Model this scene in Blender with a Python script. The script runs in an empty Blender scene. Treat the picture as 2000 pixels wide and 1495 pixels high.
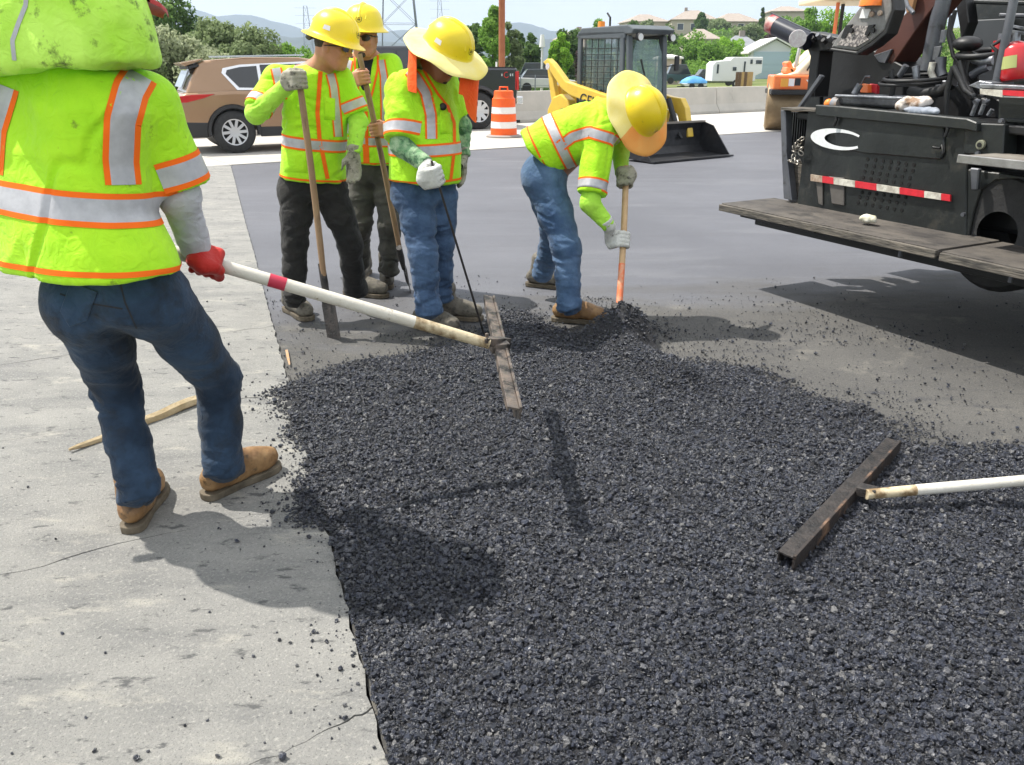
import bpy, math, random
import numpy as np
from mathutils import Vector, Matrix, Euler
from mathutils.bvhtree import BVHTree

random.seed(7)
RNG = np.random.default_rng(7)
SC = bpy.context.scene
COL = SC.collection
R = math.radians

# ---------------------------------------------------------------- camera
CAM_H, PITCH, FPX = 1.5, R(21.1), 1600.0
cd = bpy.data.cameras.new("camera")
cam = bpy.data.objects.new("camera", cd)
COL.objects.link(cam)
cam.location = (0, 0, CAM_H)
cam.rotation_euler = (R(90) - PITCH, 0, 0)
cd.sensor_width = 36.0
cd.lens = 36.0 * FPX / 2000.0
cd.clip_start, cd.clip_end = 0.05, 20000
SC.camera = cam

# ---------------------------------------------------------------- sky, sun, exposure
SUN_V = Vector((-0.557, 0.20, 1.0)).normalized()        # towards the sun
SUN_EL = math.asin(SUN_V.z)
SUN_AZ = math.atan2(SUN_V.x, SUN_V.y)                    # clockwise from +Y
W = bpy.data.worlds.new("World")
SC.world = W
W.use_nodes = True
nt = W.node_tree
nt.nodes.clear()
wo = nt.nodes.new("ShaderNodeOutputWorld")
bg = nt.nodes.new("ShaderNodeBackground")
sky = nt.nodes.new("ShaderNodeTexSky")
sky.sky_type = 'NISHITA'
sky.sun_disc = False
sky.sun_elevation = SUN_EL
sky.sun_rotation = SUN_AZ
sky.altitude = 1600
sky.air_density = 1.0
sky.dust_density = 1.6
tc = nt.nodes.new("ShaderNodeTexCoord")
mp = nt.nodes.new("ShaderNodeMapping")
mp.inputs['Scale'].default_value = (1.0, 1.0, 3.5)
nz = nt.nodes.new("ShaderNodeTexNoise")
nz.inputs['Scale'].default_value = 2.6
nz.inputs['Detail'].default_value = 7
nz.inputs['Roughness'].default_value = 0.6
rp = nt.nodes.new("ShaderNodeValToRGB")
rp.color_ramp.elements[0].color = (.62, .62, .62, 1)
rp.color_ramp.elements[0].position = 0.22
rp.color_ramp.elements[1].position = 0.50
mx = nt.nodes.new("ShaderNodeMix")
mx.data_type = 'RGBA'
mx.inputs[7].default_value = (13.6, 13.9, 14.3, 1)
nt.links.new(tc.outputs['Generated'], mp.inputs['Vector'])
nt.links.new(mp.outputs[0], nz.inputs['Vector'])
nt.links.new(nz.outputs['Fac'], rp.inputs[0])
nt.links.new(rp.outputs[0], mx.inputs[0])
nt.links.new(sky.outputs[0], mx.inputs[6])
nt.links.new(mx.outputs[2], bg.inputs[0])
bg.inputs[1].default_value = 0.068
nt.links.new(bg.outputs[0], wo.inputs[0])

sd = bpy.data.lights.new("sun", 'SUN')
sd.energy = 5.0
sd.angle = R(0.6)
sd.color = (1.0, 0.955, 0.88)
sun = bpy.data.objects.new("sun", sd)
COL.objects.link(sun)
sun.rotation_euler = SUN_V.to_track_quat('Z', 'Y').to_euler()
sun.location = (0, 0, 50)

SC.view_settings.view_transform = 'Standard'
SC.view_settings.look = 'None'
SC.view_settings.gamma = 1.0
SC.view_settings.use_curve_mapping = False
SC.view_settings.exposure = 0.56
SC.cycles.volume_bounces = 0
SC.cycles.max_bounces = 8

# ---------------------------------------------------------------- where things are: photograph pixel -> place
CP, SP = math.cos(PITCH), math.sin(PITCH)
def ray(u, v):
    x = (u - 1000) / FPX
    up = -(v - 747.5) / FPX
    return Vector((x, CP + SP * up, -SP + CP * up))
def at(u, v, Y):
    d = ray(u, v)
    return Vector((0, 0, CAM_H)) + d * (Y / d.y)
def gnd(u, v, z=0.0):
    d = ray(u, v)
    return Vector((0, 0, CAM_H)) + d * ((z - CAM_H) / d.z)
def V(*a):
    return Vector(a)

# ---------------------------------------------------------------- objects
def tag(o, label=None, cat=None, group=None, kind=None):
    if label: o['label'] = label
    if cat: o['category'] = cat
    if group: o['group'] = group
    if kind: o['kind'] = kind
    return o
def empty(name, loc=(0, 0, 0), rz=0.0, label=None, cat=None, group=None):
    o = bpy.data.objects.new(name, None)
    COL.objects.link(o)
    o.location = loc
    o.rotation_euler = (0, 0, rz)
    o.empty_display_size = 0.2
    return tag(o, label, cat, group)
def copy_tree(o, parent=None):
    c = o.copy()
    COL.objects.link(c)
    if parent is not None:
        c.parent = parent
    for ch in list(o.children):
        copy_tree(ch, c)
    return c
def unparent_inv(root):
    return (Matrix.Translation(root.location) @ root.rotation_euler.to_matrix().to_4x4()).inverted()
def link_mesh(name, verts, faces, mats, parent=None, midx=None, smooth=None, world=False, bevel=0, bseg=2):
    me = bpy.data.meshes.new(name)
    if isinstance(verts, np.ndarray):
        n = len(verts)
        me.vertices.add(n)
        me.vertices.foreach_set('co', verts.astype(np.float32).ravel())
        if isinstance(faces, np.ndarray):
            k = faces.shape[1]; m = len(faces)
            me.loops.add(m * k)
            me.loops.foreach_set('vertex_index', faces.astype(np.int32).ravel())
            me.polygons.add(m)
            me.polygons.foreach_set('loop_start', np.arange(0, m * k, k, dtype=np.int32))
            me.update(calc_edges=True)
        else:
            me.clear_geometry(); me.from_pydata(verts.tolist(), [], faces)
    else:
        me.from_pydata(verts, [], faces)
    me.validate()
    for m in (mats if isinstance(mats, (list, tuple)) else [mats]):
        me.materials.append(m)
    if midx is not None and len(me.polygons) == len(midx):
        me.polygons.foreach_set('material_index', np.asarray(midx, dtype=np.int32))
    if smooth is not None:
        me.polygons.foreach_set('use_smooth', np.ones(len(me.polygons), dtype=bool))
        if smooth < 180:
            me.set_sharp_from_angle(angle=R(smooth))
    me.update()
    o = bpy.data.objects.new(name, me)
    COL.objects.link(o)
    if parent is not None:
        o.parent = parent
        if world:
            if parent.parent is None:
                o.matrix_parent_inverse = unparent_inv(parent)
    if bevel:
        b = o.modifiers.new("bevel", 'BEVEL')
        b.width = bevel; b.segments = bseg; b.limit_method = 'ANGLE'; b.angle_limit = R(40)
        b.harden_normals = False
    return o

class MB:
    """collects shapes into one mesh"""
    def __init__(s, T=None):
        s.v, s.f, s.m = [], [], []
        s.T = T
        s.mi = 0
    def add(s, vs, fs, mi=None):
        o = len(s.v)
        if s.T is not None:
            vs = [s.T @ Vector(p) for p in vs]
        s.v += [tuple(p) for p in vs]
        s.f += [tuple(i + o for i in f) for f in fs]
        s.m += [s.mi if mi is None else mi] * len(fs)
        return s
    def box(s, c, size, rot=None, mi=None, taper=1.0):
        hx, hy, hz = size[0] / 2, size[1] / 2, size[2] / 2
        vs = []
        for z in (-1, 1):
            k = taper if z > 0 else 1.0
            for x, y in ((-1, -1), (1, -1), (1, 1), (-1, 1)):
                p = Vector((x * hx * k, y * hy * k, z * hz))
                if rot is not None:
                    p = rot @ p
                vs.append(p + Vector(c))
        return s.add(vs, [(3, 2, 1, 0), (4, 5, 6, 7), (0, 1, 5, 4), (1, 2, 6, 5), (2, 3, 7, 6), (3, 0, 4, 7)], mi)
    def bar(s, a, b, w, h, up=(0, 0, 1), mi=None):
        a, b = Vector(a), Vector(b)
        d = b - a
        L = d.length
        x = d.normalized()
        u = Vector(up)
        y = u.cross(x)
        if y.length < 1e-4: y = Vector((0, 1, 0)).cross(x)
        y.normalize()
        z = x.cross(y)
        rot = Matrix((x, y, z)).transposed()
        return s.box((a + b) / 2, (L, w, h), rot, mi)
    def tube(s, pts, r, n=10, mi=None, caps=True, sx=1.0):
        pts = [Vector(p) for p in pts]
        rs = r if isinstance(r, (list, tuple)) else [r] * len(pts)
        vs, fs = [], []
        t0 = (pts[1] - pts[0]).normalized()
        ref = Vector((0, 0, 1)) if abs(t0.z) < 0.9 else Vector((1, 0, 0))
        x = (ref - t0 * ref.dot(t0)).normalized()
        for i, p in enumerate(pts):
            if i == 0: t = (pts[1] - pts[0])
            elif i == len(pts) - 1: t = pts[-1] - pts[-2]
            else: t = (pts[i + 1] - pts[i]).normalized() + (pts[i] - pts[i - 1]).normalized()
            t.normalize()
            x = (x - t * x.dot(t)).normalized()
            y = t.cross(x)
            for k in range(n):
                a = 2 * math.pi * k / n
                vs.append(p + (x * math.cos(a) * sx + y * math.sin(a)) * rs[i])
        for i in range(len(pts) - 1):
            for k in range(n):
                k2 = (k + 1) % n
                fs.append((i * n + k, i * n + k2, (i + 1) * n + k2, (i + 1) * n + k))
        if caps:
            fs.append(tuple(reversed(range(n))))
            fs.append(tuple(range((len(pts) - 1) * n, len(pts) * n)))
        return s.add(vs, fs, mi)
    def cyl(s, a, b, r, r2=None, n=16, mi=None):
        return s.tube([a, b], [r, r if r2 is None else r2], n, mi)
    def lathe(s, prof, n=24, c=(0, 0, 0), rot=None, mi=None, a0=0.0, a1=None, caps=False):
        full = a1 is None
        a1 = 2 * math.pi if full else a1
        cols = n if full else n + 1
        vs, fs = [], []
        for k in range(cols):
            a = a0 + (a1 - a0) * k / n
            for r_, z_ in prof:
                p = Vector((r_ * math.cos(a), r_ * math.sin(a), z_))
                if rot is not None: p = rot @ p
                vs.append(p + Vector(c))
        m = len(prof)
        for k in range(n):
            k2 = (k + 1) % cols
            for i in range(m - 1):
                fs.append((k * m + i, k2 * m + i, k2 * m + i + 1, k * m + i + 1))
        return s.add(vs, fs, mi)
    def prism(s, poly, w0, w1, fn=None, mi=None):
        """poly in (a,b); fn(a,b,w)->point; default fn = (a, w, b)"""
        fn = fn or (lambda a, b, w: (a, w, b))
        n = len(poly)
        vs = [fn(a, b, w0) for a, b in poly] + [fn(a, b, w1) for a, b in poly]
        fs = [tuple(range(n)), tuple(reversed(range(n, 2 * n)))]
        for i in range(n):
            j = (i + 1) % n
            fs.append((j, i, i + n, j + n))
        return s.add(vs, fs, mi)
    def ball(s, c, r, n=12, m=8, rot=None, mi=None):
        rr = r if isinstance(r, (list, tuple)) else (r, r, r)
        vs, fs = [], []
        for i in range(m + 1):
            th = math.pi * i / m
            for k in range(n):
                a = 2 * math.pi * k / n
                p = Vector((rr[0] * math.sin(th) * math.cos(a), rr[1] * math.sin(th) * math.sin(a), rr[2] * math.cos(th)))
                if rot is not None: p = rot @ p
                vs.append(p + Vector(c))
        for i in range(m):
            for k in range(n):
                k2 = (k + 1) % n
                fs.append((i * n + k, (i + 1) * n + k, (i + 1) * n + k2, i * n + k2))
        return s.add(vs, fs, mi)
    def build(s, name, mats, parent=None, smooth=None, bevel=0, world=False, bseg=2):
        o = link_mesh(name, s.v, s.f, mats, parent, s.m, smooth, world, bevel, bseg)
        return o
def fixn(o):
    """make normals point outwards"""
    import bmesh
    bm = bmesh.new(); bm.from_mesh(o.data)
    bmesh.ops.remove_doubles(bm, verts=bm.verts, dist=1e-5)
    bmesh.ops.recalc_face_normals(bm, faces=bm.faces)
    bm.to_mesh(o.data); bm.free()
    return o

# ---------------------------------------------------------------- numpy noise
def _hash(ix, iy, iz):
    h = (ix.astype(np.int64) * 374761393 + iy.astype(np.int64) * 668265263 + iz.astype(np.int64) * 2147483647) & 0xffffffff
    h = ((h ^ (h >> 13)) * 1274126177) & 0xffffffff
    return ((h ^ (h >> 16)) & 0xffff).astype(np.float32) / 32767.5 - 1.0
def vnoise(P):
    P = np.asarray(P, dtype=np.float64)
    i = np.floor(P).astype(np.int64)
    f = (P - i).astype(np.float32)
    f = f * f * f * (f * (f * 6 - 15) + 10)
    out = 0
    for dx in (0, 1):
        wx = f[:, 0] if dx else 1 - f[:, 0]
        for dy in (0, 1):
            wy = f[:, 1] if dy else 1 - f[:, 1]
            for dz in (0, 1):
                wz = f[:, 2] if dz else 1 - f[:, 2]
                out = out + _hash(i[:, 0] + dx, i[:, 1] + dy, i[:, 2] + dz) * wx * wy * wz
    return out
def fbm(P, o=4):
    P = np.asarray(P, dtype=np.float64)
    s, a, t = 0, 1.0, 0
    for k in range(o):
        s = s + vnoise(P * (2 ** k) + 17.3 * k) * a
        t += a; a *= 0.5
    return s / t
def smooth01(x, a, b):
    t = np.clip((x - a) / (b - a), 0, 1)
    return t * t * (3 - 2 * t)

# ---------------------------------------------------------------- materials
def mat(name, col, rough=0.6, metal=0.0, var=None, vscale=5.0, vdetail=5, bump=0.0, bscale=30.0, bdist=0.01,
        var2=None, v2scale=30.0, v2pos=(0.55, 0.7), spec=0.5, coat=0.0, sheen=0.0, stretch=None, trans=0.0, alpha=1.0, emis=0.0, ramp=(0.35, 0.65)):
    m = bpy.data.materials.new(name)
    m.use_nodes = True
    t = m.node_tree
    b = t.nodes['Principled BSDF']
    c4 = tuple(col) + (1,)
    b.inputs['Base Color'].default_value = c4
    b.inputs['Roughness'].default_value = rough
    b.inputs['Metallic'].default_value = metal
    b.inputs['Specular IOR Level'].default_value = spec
    b.inputs['Coat Weight'].default_value = coat
    b.inputs['Sheen Weight'].default_value = sheen
    b.inputs['Transmission Weight'].default_value = trans
    b.inputs['Alpha'].default_value = alpha
    L = t.links.new
    co = t.nodes.new('ShaderNodeTexCoord')
    vec = co.outputs['Object']
    if stretch:
        mpn = t.nodes.new('ShaderNodeMapping')
        mpn.inputs['Scale'].default_value = stretch
        L(vec, mpn.inputs[0]); vec = mpn.outputs[0]
    out = None
    if var is not None:
        n = t.nodes.new('ShaderNodeTexNoise')
        n.inputs['Scale'].default_value = vscale; n.inputs['Detail'].default_value = vdetail
        n.inputs['Roughness'].default_value = 0.62
        L(vec, n.inputs['Vector'])
        r_ = t.nodes.new('ShaderNodeValToRGB')
        r_.color_ramp.elements[0].position, r_.color_ramp.elements[1].position = ramp
        r_.color_ramp.elements[0].color = c4
        r_.color_ramp.elements[1].color = tuple(var) + (1,)
        L(n.outputs['Fac'], r_.inputs[0]); out = r_.outputs[0]
    if var2 is not None:
        n = t.nodes.new('ShaderNodeTexNoise')
        n.inputs['Scale'].default_value = v2scale; n.inputs['Detail'].default_value = 6
        n.inputs['Roughness'].default_value = 0.7
        L(vec, n.inputs['Vector'])
        r_ = t.nodes.new('ShaderNodeValToRGB')
        r_.color_ramp.elements[0].position, r_.color_ramp.elements[1].position = v2pos
        L(n.outputs['Fac'], r_.inputs[0])
        mm = t.nodes.new('ShaderNodeMix'); mm.data_type = 'RGBA'
        L(r_.outputs[0], mm.inputs[0])
        if out is not None: L(out, mm.inputs[6])
        else: mm.inputs[6].default_value = c4
        mm.inputs[7].default_value = tuple(var2) + (1,)
        out = mm.outputs[2]
    if out is not None:
        L(out, b.inputs['Base Color'])
    if bump:
        n = t.nodes.new('ShaderNodeTexNoise')
        n.inputs['Scale'].default_value = bscale; n.inputs['Detail'].default_value = 5
        L(vec, n.inputs['Vector'])
        bn = t.nodes.new('ShaderNodeBump')
        bn.inputs['Strength'].default_value = bump; bn.inputs['Distance'].default_value = bdist
        L(n.outputs['Fac'], bn.inputs['Height']); L(bn.outputs[0], b.inputs['Normal'])
    if emis:
        b.inputs['Emission Color'].default_value = c4
        b.inputs['Emission Strength'].default_value = emis
    return m
# ================================================================ GROUND
SEAM0 = gnd(760, 1495).xy
FAR0 = gnd(450, 322).xy                                 # corner where seam meets the far lane
SEAM_D = (FAR0 - SEAM0).normalized()
ROAD_D = Vector((0.83, 0.557)).normalized()           # direction of the old lanes
JOINT_D = Vector((0.88, 0.475)).normalized()
def seam(Y):
    return SEAM0 + SEAM_D * ((Y - SEAM0.y) / SEAM_D.y)
BZ = -0.012                                             # top of the base course and of the new mat

def ground_mat(name, cols, scales, bump, rough, bscale=120, spec=0.35):
    """three layered noises of colour, crumbs of dark specks"""
    m = bpy.data.materials.new(name); m.use_nodes = True
    t = m.node_tree; b = t.nodes['Principled BSDF']; L = t.links.new
    co = t.nodes.new('ShaderNodeTexCoord')
    cur = None
    for i, ((c0, c1, lo, hi), (sc, st)) in enumerate(zip(cols, scales)):
        mpn = t.nodes.new('ShaderNodeMapping')
        mpn.inputs['Scale'].default_value = st; mpn.inputs['Rotation'].default_value = (0, 0, R(-28))
        mpn.inputs['Location'].default_value = (i * 3.1, i * 1.7, 0)
        L(co.outputs['Object'], mpn.inputs[0])
        n = t.nodes.new('ShaderNodeTexNoise'); n.inputs['Scale'].default_value = sc
        n.inputs['Detail'].default_value = 7; n.inputs['Roughness'].default_value = 0.66
        L(mpn.outputs[0], n.inputs['Vector'])
        r_ = t.nodes.new('ShaderNodeValToRGB')
        r_.color_ramp.elements[0].position = lo; r_.color_ramp.elements[1].position = hi
        if cur is None:
            r_.color_ramp.elements[0].color = tuple(c0) + (1,); r_.color_ramp.elements[1].color = tuple(c1) + (1,)
            L(n.outputs['Fac'], r_.inputs[0]); cur = r_.outputs[0]
        else:
            L(n.outputs['Fac'], r_.inputs[0])
            mm = t.nodes.new('ShaderNodeMix'); mm.data_type = 'RGBA'
            L(r_.outputs[0], mm.inputs[0]); L(cur, mm.inputs[6]); mm.inputs[7].default_value = tuple(c1) + (1,)
            cur = mm.outputs[2]
    m['out'] = cur.node.name
    L(cur, b.inputs['Base Color'])
    b.inputs['Roughness'].default_value = rough
    b.inputs['Specular IOR Level'].default_value = spec
    n = t.nodes.new('ShaderNodeTexNoise'); n.inputs['Scale'].default_value = bscale; n.inputs['Detail'].default_value = 6
    n.inputs['Roughness'].default_value = 0.7
    L(co.outputs['Object'], n.inputs['Vector'])
    bn = t.nodes.new('ShaderNodeBump'); bn.inputs['Strength'].default_value = bump; bn.inputs['Distance'].default_value = 0.008
    L(n.outputs['Fac'], bn.inputs['Height']); L(bn.outputs[0], b.inputs['Normal'])
    return m

M_conc = ground_mat("weathered_concrete",
    [((0.215, 0.212, 0.20), (0.285, 0.278, 0.258), 0.35, 0.68),
     (None, (0.150, 0.150, 0.148), 0.48, 0.74),
     (None, (0.38, 0.362, 0.315), 0.57, 0.70),
     (None, (0.06, 0.06, 0.06), 0.62, 0.68),
     (None, (0.10, 0.10, 0.10), 0.545, 0.68),
     (None, (0.35, 0.34, 0.31), 0.53, 0.68),
     (None, (0.10, 0.10, 0.098), 0.585, 0.65)],
    [(2.3, (1, 1, 1)), (3.2, (0.5, 1.5, 1)), (5.5, (0.6, 1.5, 1)), (34.0, (1, 1.4, 1)), (190.0, (1, 1, 1)), (90.0, (1, 1, 1)), (13.0, (0.7, 1.6, 1))], 0.9, 0.88, 130)
M_lane = ground_mat("old_lane_concrete",
    [((0.44, 0.415, 0.375), (0.52, 0.495, 0.45), 0.35, 0.68),
     (None, (0.30, 0.285, 0.26), 0.52, 0.76)],
    [(0.25, (1, 1, 1)), (0.5, (0.12, 2.4, 1))], 0.2, 0.85, 30)
M_base = ground_mat("dusty_base_course",
    [((0.078, 0.076, 0.073), (0.118, 0.113, 0.104), 0.35, 0.68),
     (None, (0.22, 0.205, 0.175), 0.57, 0.76),
     (None, (0.055, 0.055, 0.06), 0.57, 0.70),
     (None, (0.04, 0.04, 0.045), 0.58, 0.64),
     (None, (0.16, 0.153, 0.14), 0.56, 0.66),
     (None, (0.05, 0.05, 0.055), 0.56, 0.66)],
    [(1.3, (1, 1, 1)), (2.6, (1, 1, 1)), (5.0, (0.5, 1.6, 1)), (60.0, (1, 1, 1)), (110.0, (1, 1, 1)), (170.0, (1, 1, 1))], 0.8, 0.9, 110)

# the new mat: smooth bluish asphalt, blends to the dusty course near its end
def new_mat():
    m = ground_mat("rolled_new_asphalt",
        [((0.098, 0.101, 0.116), (0.132, 0.135, 0.152), 0.35, 0.68),
         (None, (0.165, 0.168, 0.182), 0.54, 0.80),
         (None, (0.055, 0.056, 0.064), 0.56, 0.70),
         (None, (0.20, 0.20, 0.215), 0.58, 0.72),
         (None, (0.09, 0.091, 0.103), 0.52, 0.80)],
        [(0.5, (1, 1, 1)), (1.1, (0.5, 1.6, 1)), (70.0, (1, 1, 1)), (120.0, (1, 1, 1)), (2.0, (0.15, 2.6, 1))], 0.7, 0.62, 150, 0.5)
    return m
M_new = new_mat()
M_dark = mat("black_joint_tar", (0.02, 0.02, 0.022), 0.9)

def sheet(name, pts, z, m, thick=0.0, parent=None, kind='structure'):
    vs = [(p[0], p[1], z) for p in pts]
    n = len(pts)
    fs = [tuple(range(n))]
    if thick:
        vs += [(p[0], p[1], z - thick) for p in pts]
        fs += [(j, i, i + n, j + n) for i in range(n) for j in [(i + 1) % n]]
    o = link_mesh(name, vs, fs, m, parent)
    if kind: tag(o, kind=kind)
    return o

# terrain: one sheet to the horizon, rising to a low hill at the right
def terrain_z(x, y):
    x = np.asarray(x, float); y = np.asarray(y, float)
    d = np.hypot(x, y)
    ang = x / np.maximum(np.abs(y), 1) + (y < 0) * 9
    hill = smooth01(ang, 0.02, 0.24) * (1 - smooth01(ang, 1.2, 2.4))
    z = -0.12 - 0.75 * smooth01(d, 38, 90)
    z = z + 13.0 * hill * smooth01(d, 130, 330) + 2.5 * smooth01(d, 110, 260) * (1 - hill) + 0.9 * hill * smooth01(d, 60, 120)
    z = z - 6.0 * smooth01(d, 380, 900)
    return z
rr = np.concatenate([np.linspace(0, 40, 9), np.linspace(46, 160, 24), np.linspace(170, 420, 32), np.geomspace(450, 5600, 18)])
th = np.linspace(0, 2 * np.pi, 161)[:-1]
gx = np.outer(rr, np.cos(th)); gy = np.outer(rr, np.sin(th))
gz = terrain_z(gx, gy) + (rr[:, None] > 45) * 0.25 * fbm(np.stack([gx.ravel() / 25, gy.ravel() / 25, gx.ravel() * 0], 1), 3).reshape(gx.shape)
gv = np.stack([gx.ravel(), gy.ravel(), gz.ravel()], 1)
nr, nth = gx.shape
I, J = np.meshgrid(np.arange(nr - 1), np.arange(nth), indexing='ij')
J2 = (J + 1) % nth
gf = np.stack([I * nth + J, (I + 1) * nth + J, (I + 1) * nth + J2, I * nth + J2], -1).reshape(-1, 4)
M_grass = ground_mat("dry_and_green_grass",
    [((0.085, 0.115, 0.03), (0.17, 0.20, 0.055), 0.38, 0.66),
     (None, (0.26, 0.23, 0.13), 0.55, 0.75)],
    [(0.06, (1, 1, 1)), (0.2, (1, 1, 1))], 0.6, 0.95, 8)
ter = link_mesh("ground", gv, gf, M_grass, smooth=180)
tag(ter, kind='structure')

# far edge of the asphalt
def far_edge(t):
    return FAR0 + ROAD_D * t
def seam_t(t):
    return SEAM0 + SEAM_D * t
seam_len = (FAR0 - SEAM0).length
NEARY = -1.5
s0 = seam(NEARY)
# new asphalt (from the transition line outwards) and the base course (near)
trans = 5.35
q0 = seam(trans - 0.55)
q1 = q0 + Vector((9.5, 2.4))
base_poly = [s0, Vector((9, NEARY)), Vector((q1.x + 0.2, q1.y)), q1, q0]
sheet("asphalt_road", [(p.x, p.y) for p in [s0, Vector((14, NEARY)), Vector((22, far_edge(20).y + 4)), far_edge(30), FAR0]], BZ - 0.004, M_base)
# one surface: the rolled mat thins out into the dusty base course along an uneven line
def merge_mats(mA, mB):
    t = mB.node_tree; L = t.links.new
    b = t.nodes['Principled BSDF']
    colB = b.inputs['Base Color'].links[0].from_socket
    mp_ = {}
    for n in mA.node_tree.nodes:
        if n.type in ('OUTPUT_MATERIAL', 'BSDF_PRINCIPLED', 'BUMP'): continue
        c = t.nodes.new(n.bl_idname); mp_[n.name] = c
        if n.type == 'VALTORGB':
            for i in (0, 1):
                c.color_ramp.elements[i].position = n.color_ramp.elements[i].position; c.color_ramp.elements[i].color = n.color_ramp.elements[i].color
        if n.type == 'MIX': c.data_type = 'RGBA'
        for i, s_ in enumerate(n.inputs):
            if hasattr(s_, 'default_value') and not s_.is_linked:
                try: c.inputs[i].default_value = s_.default_value
                except Exception: pass
    for l in mA.node_tree.links:
        if l.from_node.name in mp_ and l.to_node.name in mp_:
            fi = list(l.from_node.outputs).index(l.from_socket); ti = list(l.to_node.inputs).index(l.to_socket)
            L(mp_[l.from_node.name].outputs[fi], mp_[l.to_node.name].inputs[ti])
    srcA = mA.node_tree.nodes['Principled BSDF'].inputs['Base Color'].links[0].from_socket
    colA = mp_[srcA.node.name].outputs[list(srcA.node.outputs).index(srcA)]
    co = t.nodes.new('ShaderNodeTexCoord')
    dt = t.nodes.new('ShaderNodeVectorMath'); dt.operation = 'DOT_PRODUCT'; dt.inputs[1].default_value = (-0.23, 1.0, 0)
    L(co.outputs['Object'], dt.inputs[0])
    n = t.nodes.new('ShaderNodeTexNoise'); n.inputs['Scale'].default_value = 1.5; n.inputs['Detail'].default_value = 8; n.inputs['Roughness'].default_value = 0.65
    mpn = t.nodes.new('ShaderNodeMapping'); mpn.inputs['Scale'].default_value = (0.5, 1.4, 1); L(co.outputs['Object'], mpn.inputs[0]); L(mpn.outputs[0], n.inputs['Vector'])
    ml = t.nodes.new('ShaderNodeMath'); ml.operation = 'MULTIPLY_ADD'; ml.inputs[1].default_value = 2.6; ml.inputs[2].default_value = -1.3; L(n.outputs['Fac'], ml.inputs[0])
    ad = t.nodes.new('ShaderNodeMath'); ad.operation = 'ADD'; L(dt.outputs['Value'], ad.inputs[0]); L(ml.outputs[0], ad.inputs[1])
    mr = t.nodes.new('ShaderNodeMapRange'); mr.inputs['From Min'].default_value = 4.85; mr.inputs['From Max'].default_value = 5.75; L(ad.outputs[0], mr.inputs['Value'])
    mm = t.nodes.new('ShaderNodeMix'); mm.data_type = 'RGBA'; L(mr.outputs[0], mm.inputs[0]); L(colB, mm.inputs[6]); L(colA, mm.inputs[7])
    L(mm.outputs[2], b.inputs['Base Color'])
    rr0 = t.nodes.new('ShaderNodeMapRange'); rr0.inputs['From Min'].default_value = 0; rr0.inputs['From Max'].default_value = 1; rr0.inputs['To Min'].default_value = .9; rr0.inputs['To Max'].default_value = .62
    L(mr.outputs[0], rr0.inputs['Value']); L(rr0.outputs[0], b.inputs['Roughness'])
merge_mats(M_new, M_base)
# rolled mat: irregular near edge
edge = []
N = 70
for i in range(N + 1):
    p = q0.lerp(q1, i / N)
    e = 0.16 * math.sin(i * 0.9) + 0.10 * math.sin(i * 2.3 + 1) + 0.06 * math.sin(i * 5.1)
    p = p + Vector((0, e if 0 < i < N else 0))
    edge.append(p)

# concrete pavement left of the seam : slabs with open joints
pave = empty("concrete_pavement")
tag(pave, kind='structure')
J_ys = [0.52, 1.60, 2.69, 3.77, 4.85, 5.93, 7.0, 8.1, 9.25, 10.4, 11.6, 12.7]
def wob(a, k):
    return 0.010 * math.sin(a * 7.3 + k * 1.7) + 0.006 * math.sin(a * 17.1 + k) + 0.0035 * math.sin(a * 41 + 2 * k) + 0.003 * math.sin(a * 83 + 3 * k) + 0.0025 * math.sin(a * 151 + k)
def joint_pt(j, t, off):
    base = seam(J_ys[j])
    p = base - JOINT_D * t
    nrm = Vector((-JOINT_D.y, JOINT_D.x))
    return p + nrm * (wob(t, j) * 1.2 + off)
W_SLAB = 7.0
for j in range(-1, len(J_ys)):
    pts = []
    ns = 90
    if j >= 0:
        for i in range(ns + 1):
            t = W_SLAB * (i / ns) ** 1.6
            g_ = -0.0004 + 0.0045 * max(0, math.sin(t * 5 + j * 2) + .3 * math.sin(t * 23 + j)) 
            pts.append(joint_pt(j, t, g_))
    else:
        pts = [seam(NEARY), seam(NEARY) - JOINT_D * W_SLAB]
    if j + 1 < len(J_ys):
        back = []
        for i in range(ns + 1):
            t = W_SLAB * (i / ns) ** 1.6
            back.append(joint_pt(j + 1, t, -0.0022))
        top = back[::-1]
    else:
        top = [FAR0 - ROAD_D * W_SLAB, FAR0]
    # seam side between joints: slightly chipped
    a_, b_ = (top[-1], pts[0])
    side = []
    for i in range(1, 24):
        p = a_.lerp(b_, i / 24)
        side.append(p + Vector((1, 0.36)) * (0.004 * math.sin(i * 2.1 + j) + 0.003 * math.sin(i * 5.3 + j * 3)) * (1 if j < 4 else .5))
    poly = pts + top + side
    sheet("slab", [(p.x, p.y) for p in poly], 0.0, M_conc, 0.045, pave, kind=None)
far_l = FAR0 - ROAD_D * W_SLAB
sheet("old_road", [(-60, -20), (-60, 60), (far_l.x - 40, far_l.y - 20), tuple(far_l), tuple(seam(NEARY) - JOINT_D * W_SLAB), (s0.x - 6.2, -20)], -0.006, M_conc)
M_spray = mat("orange_spray_paint", (0.55, 0.25, 0.09), 0.8, var=(0.30, 0.25, 0.18), vscale=40)
mk0 = [gnd(u, v, 0.003) for u, v in ((557, 684), (562, 683), (565, 698), (567, 712), (564, 713), (560, 699))]
link_mesh("paint_mark", [tuple(p) for p in mk0], [tuple(range(6))], M_spray, pave)
sub = [seam(NEARY) + Vector((0.02, 0)), FAR0 + Vector((0.02, 0)), far_l, seam(NEARY) - JOINT_D * W_SLAB]
sheet("subgrade", [(p.x, p.y) for p in sub], -0.046, M_dark)

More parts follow.
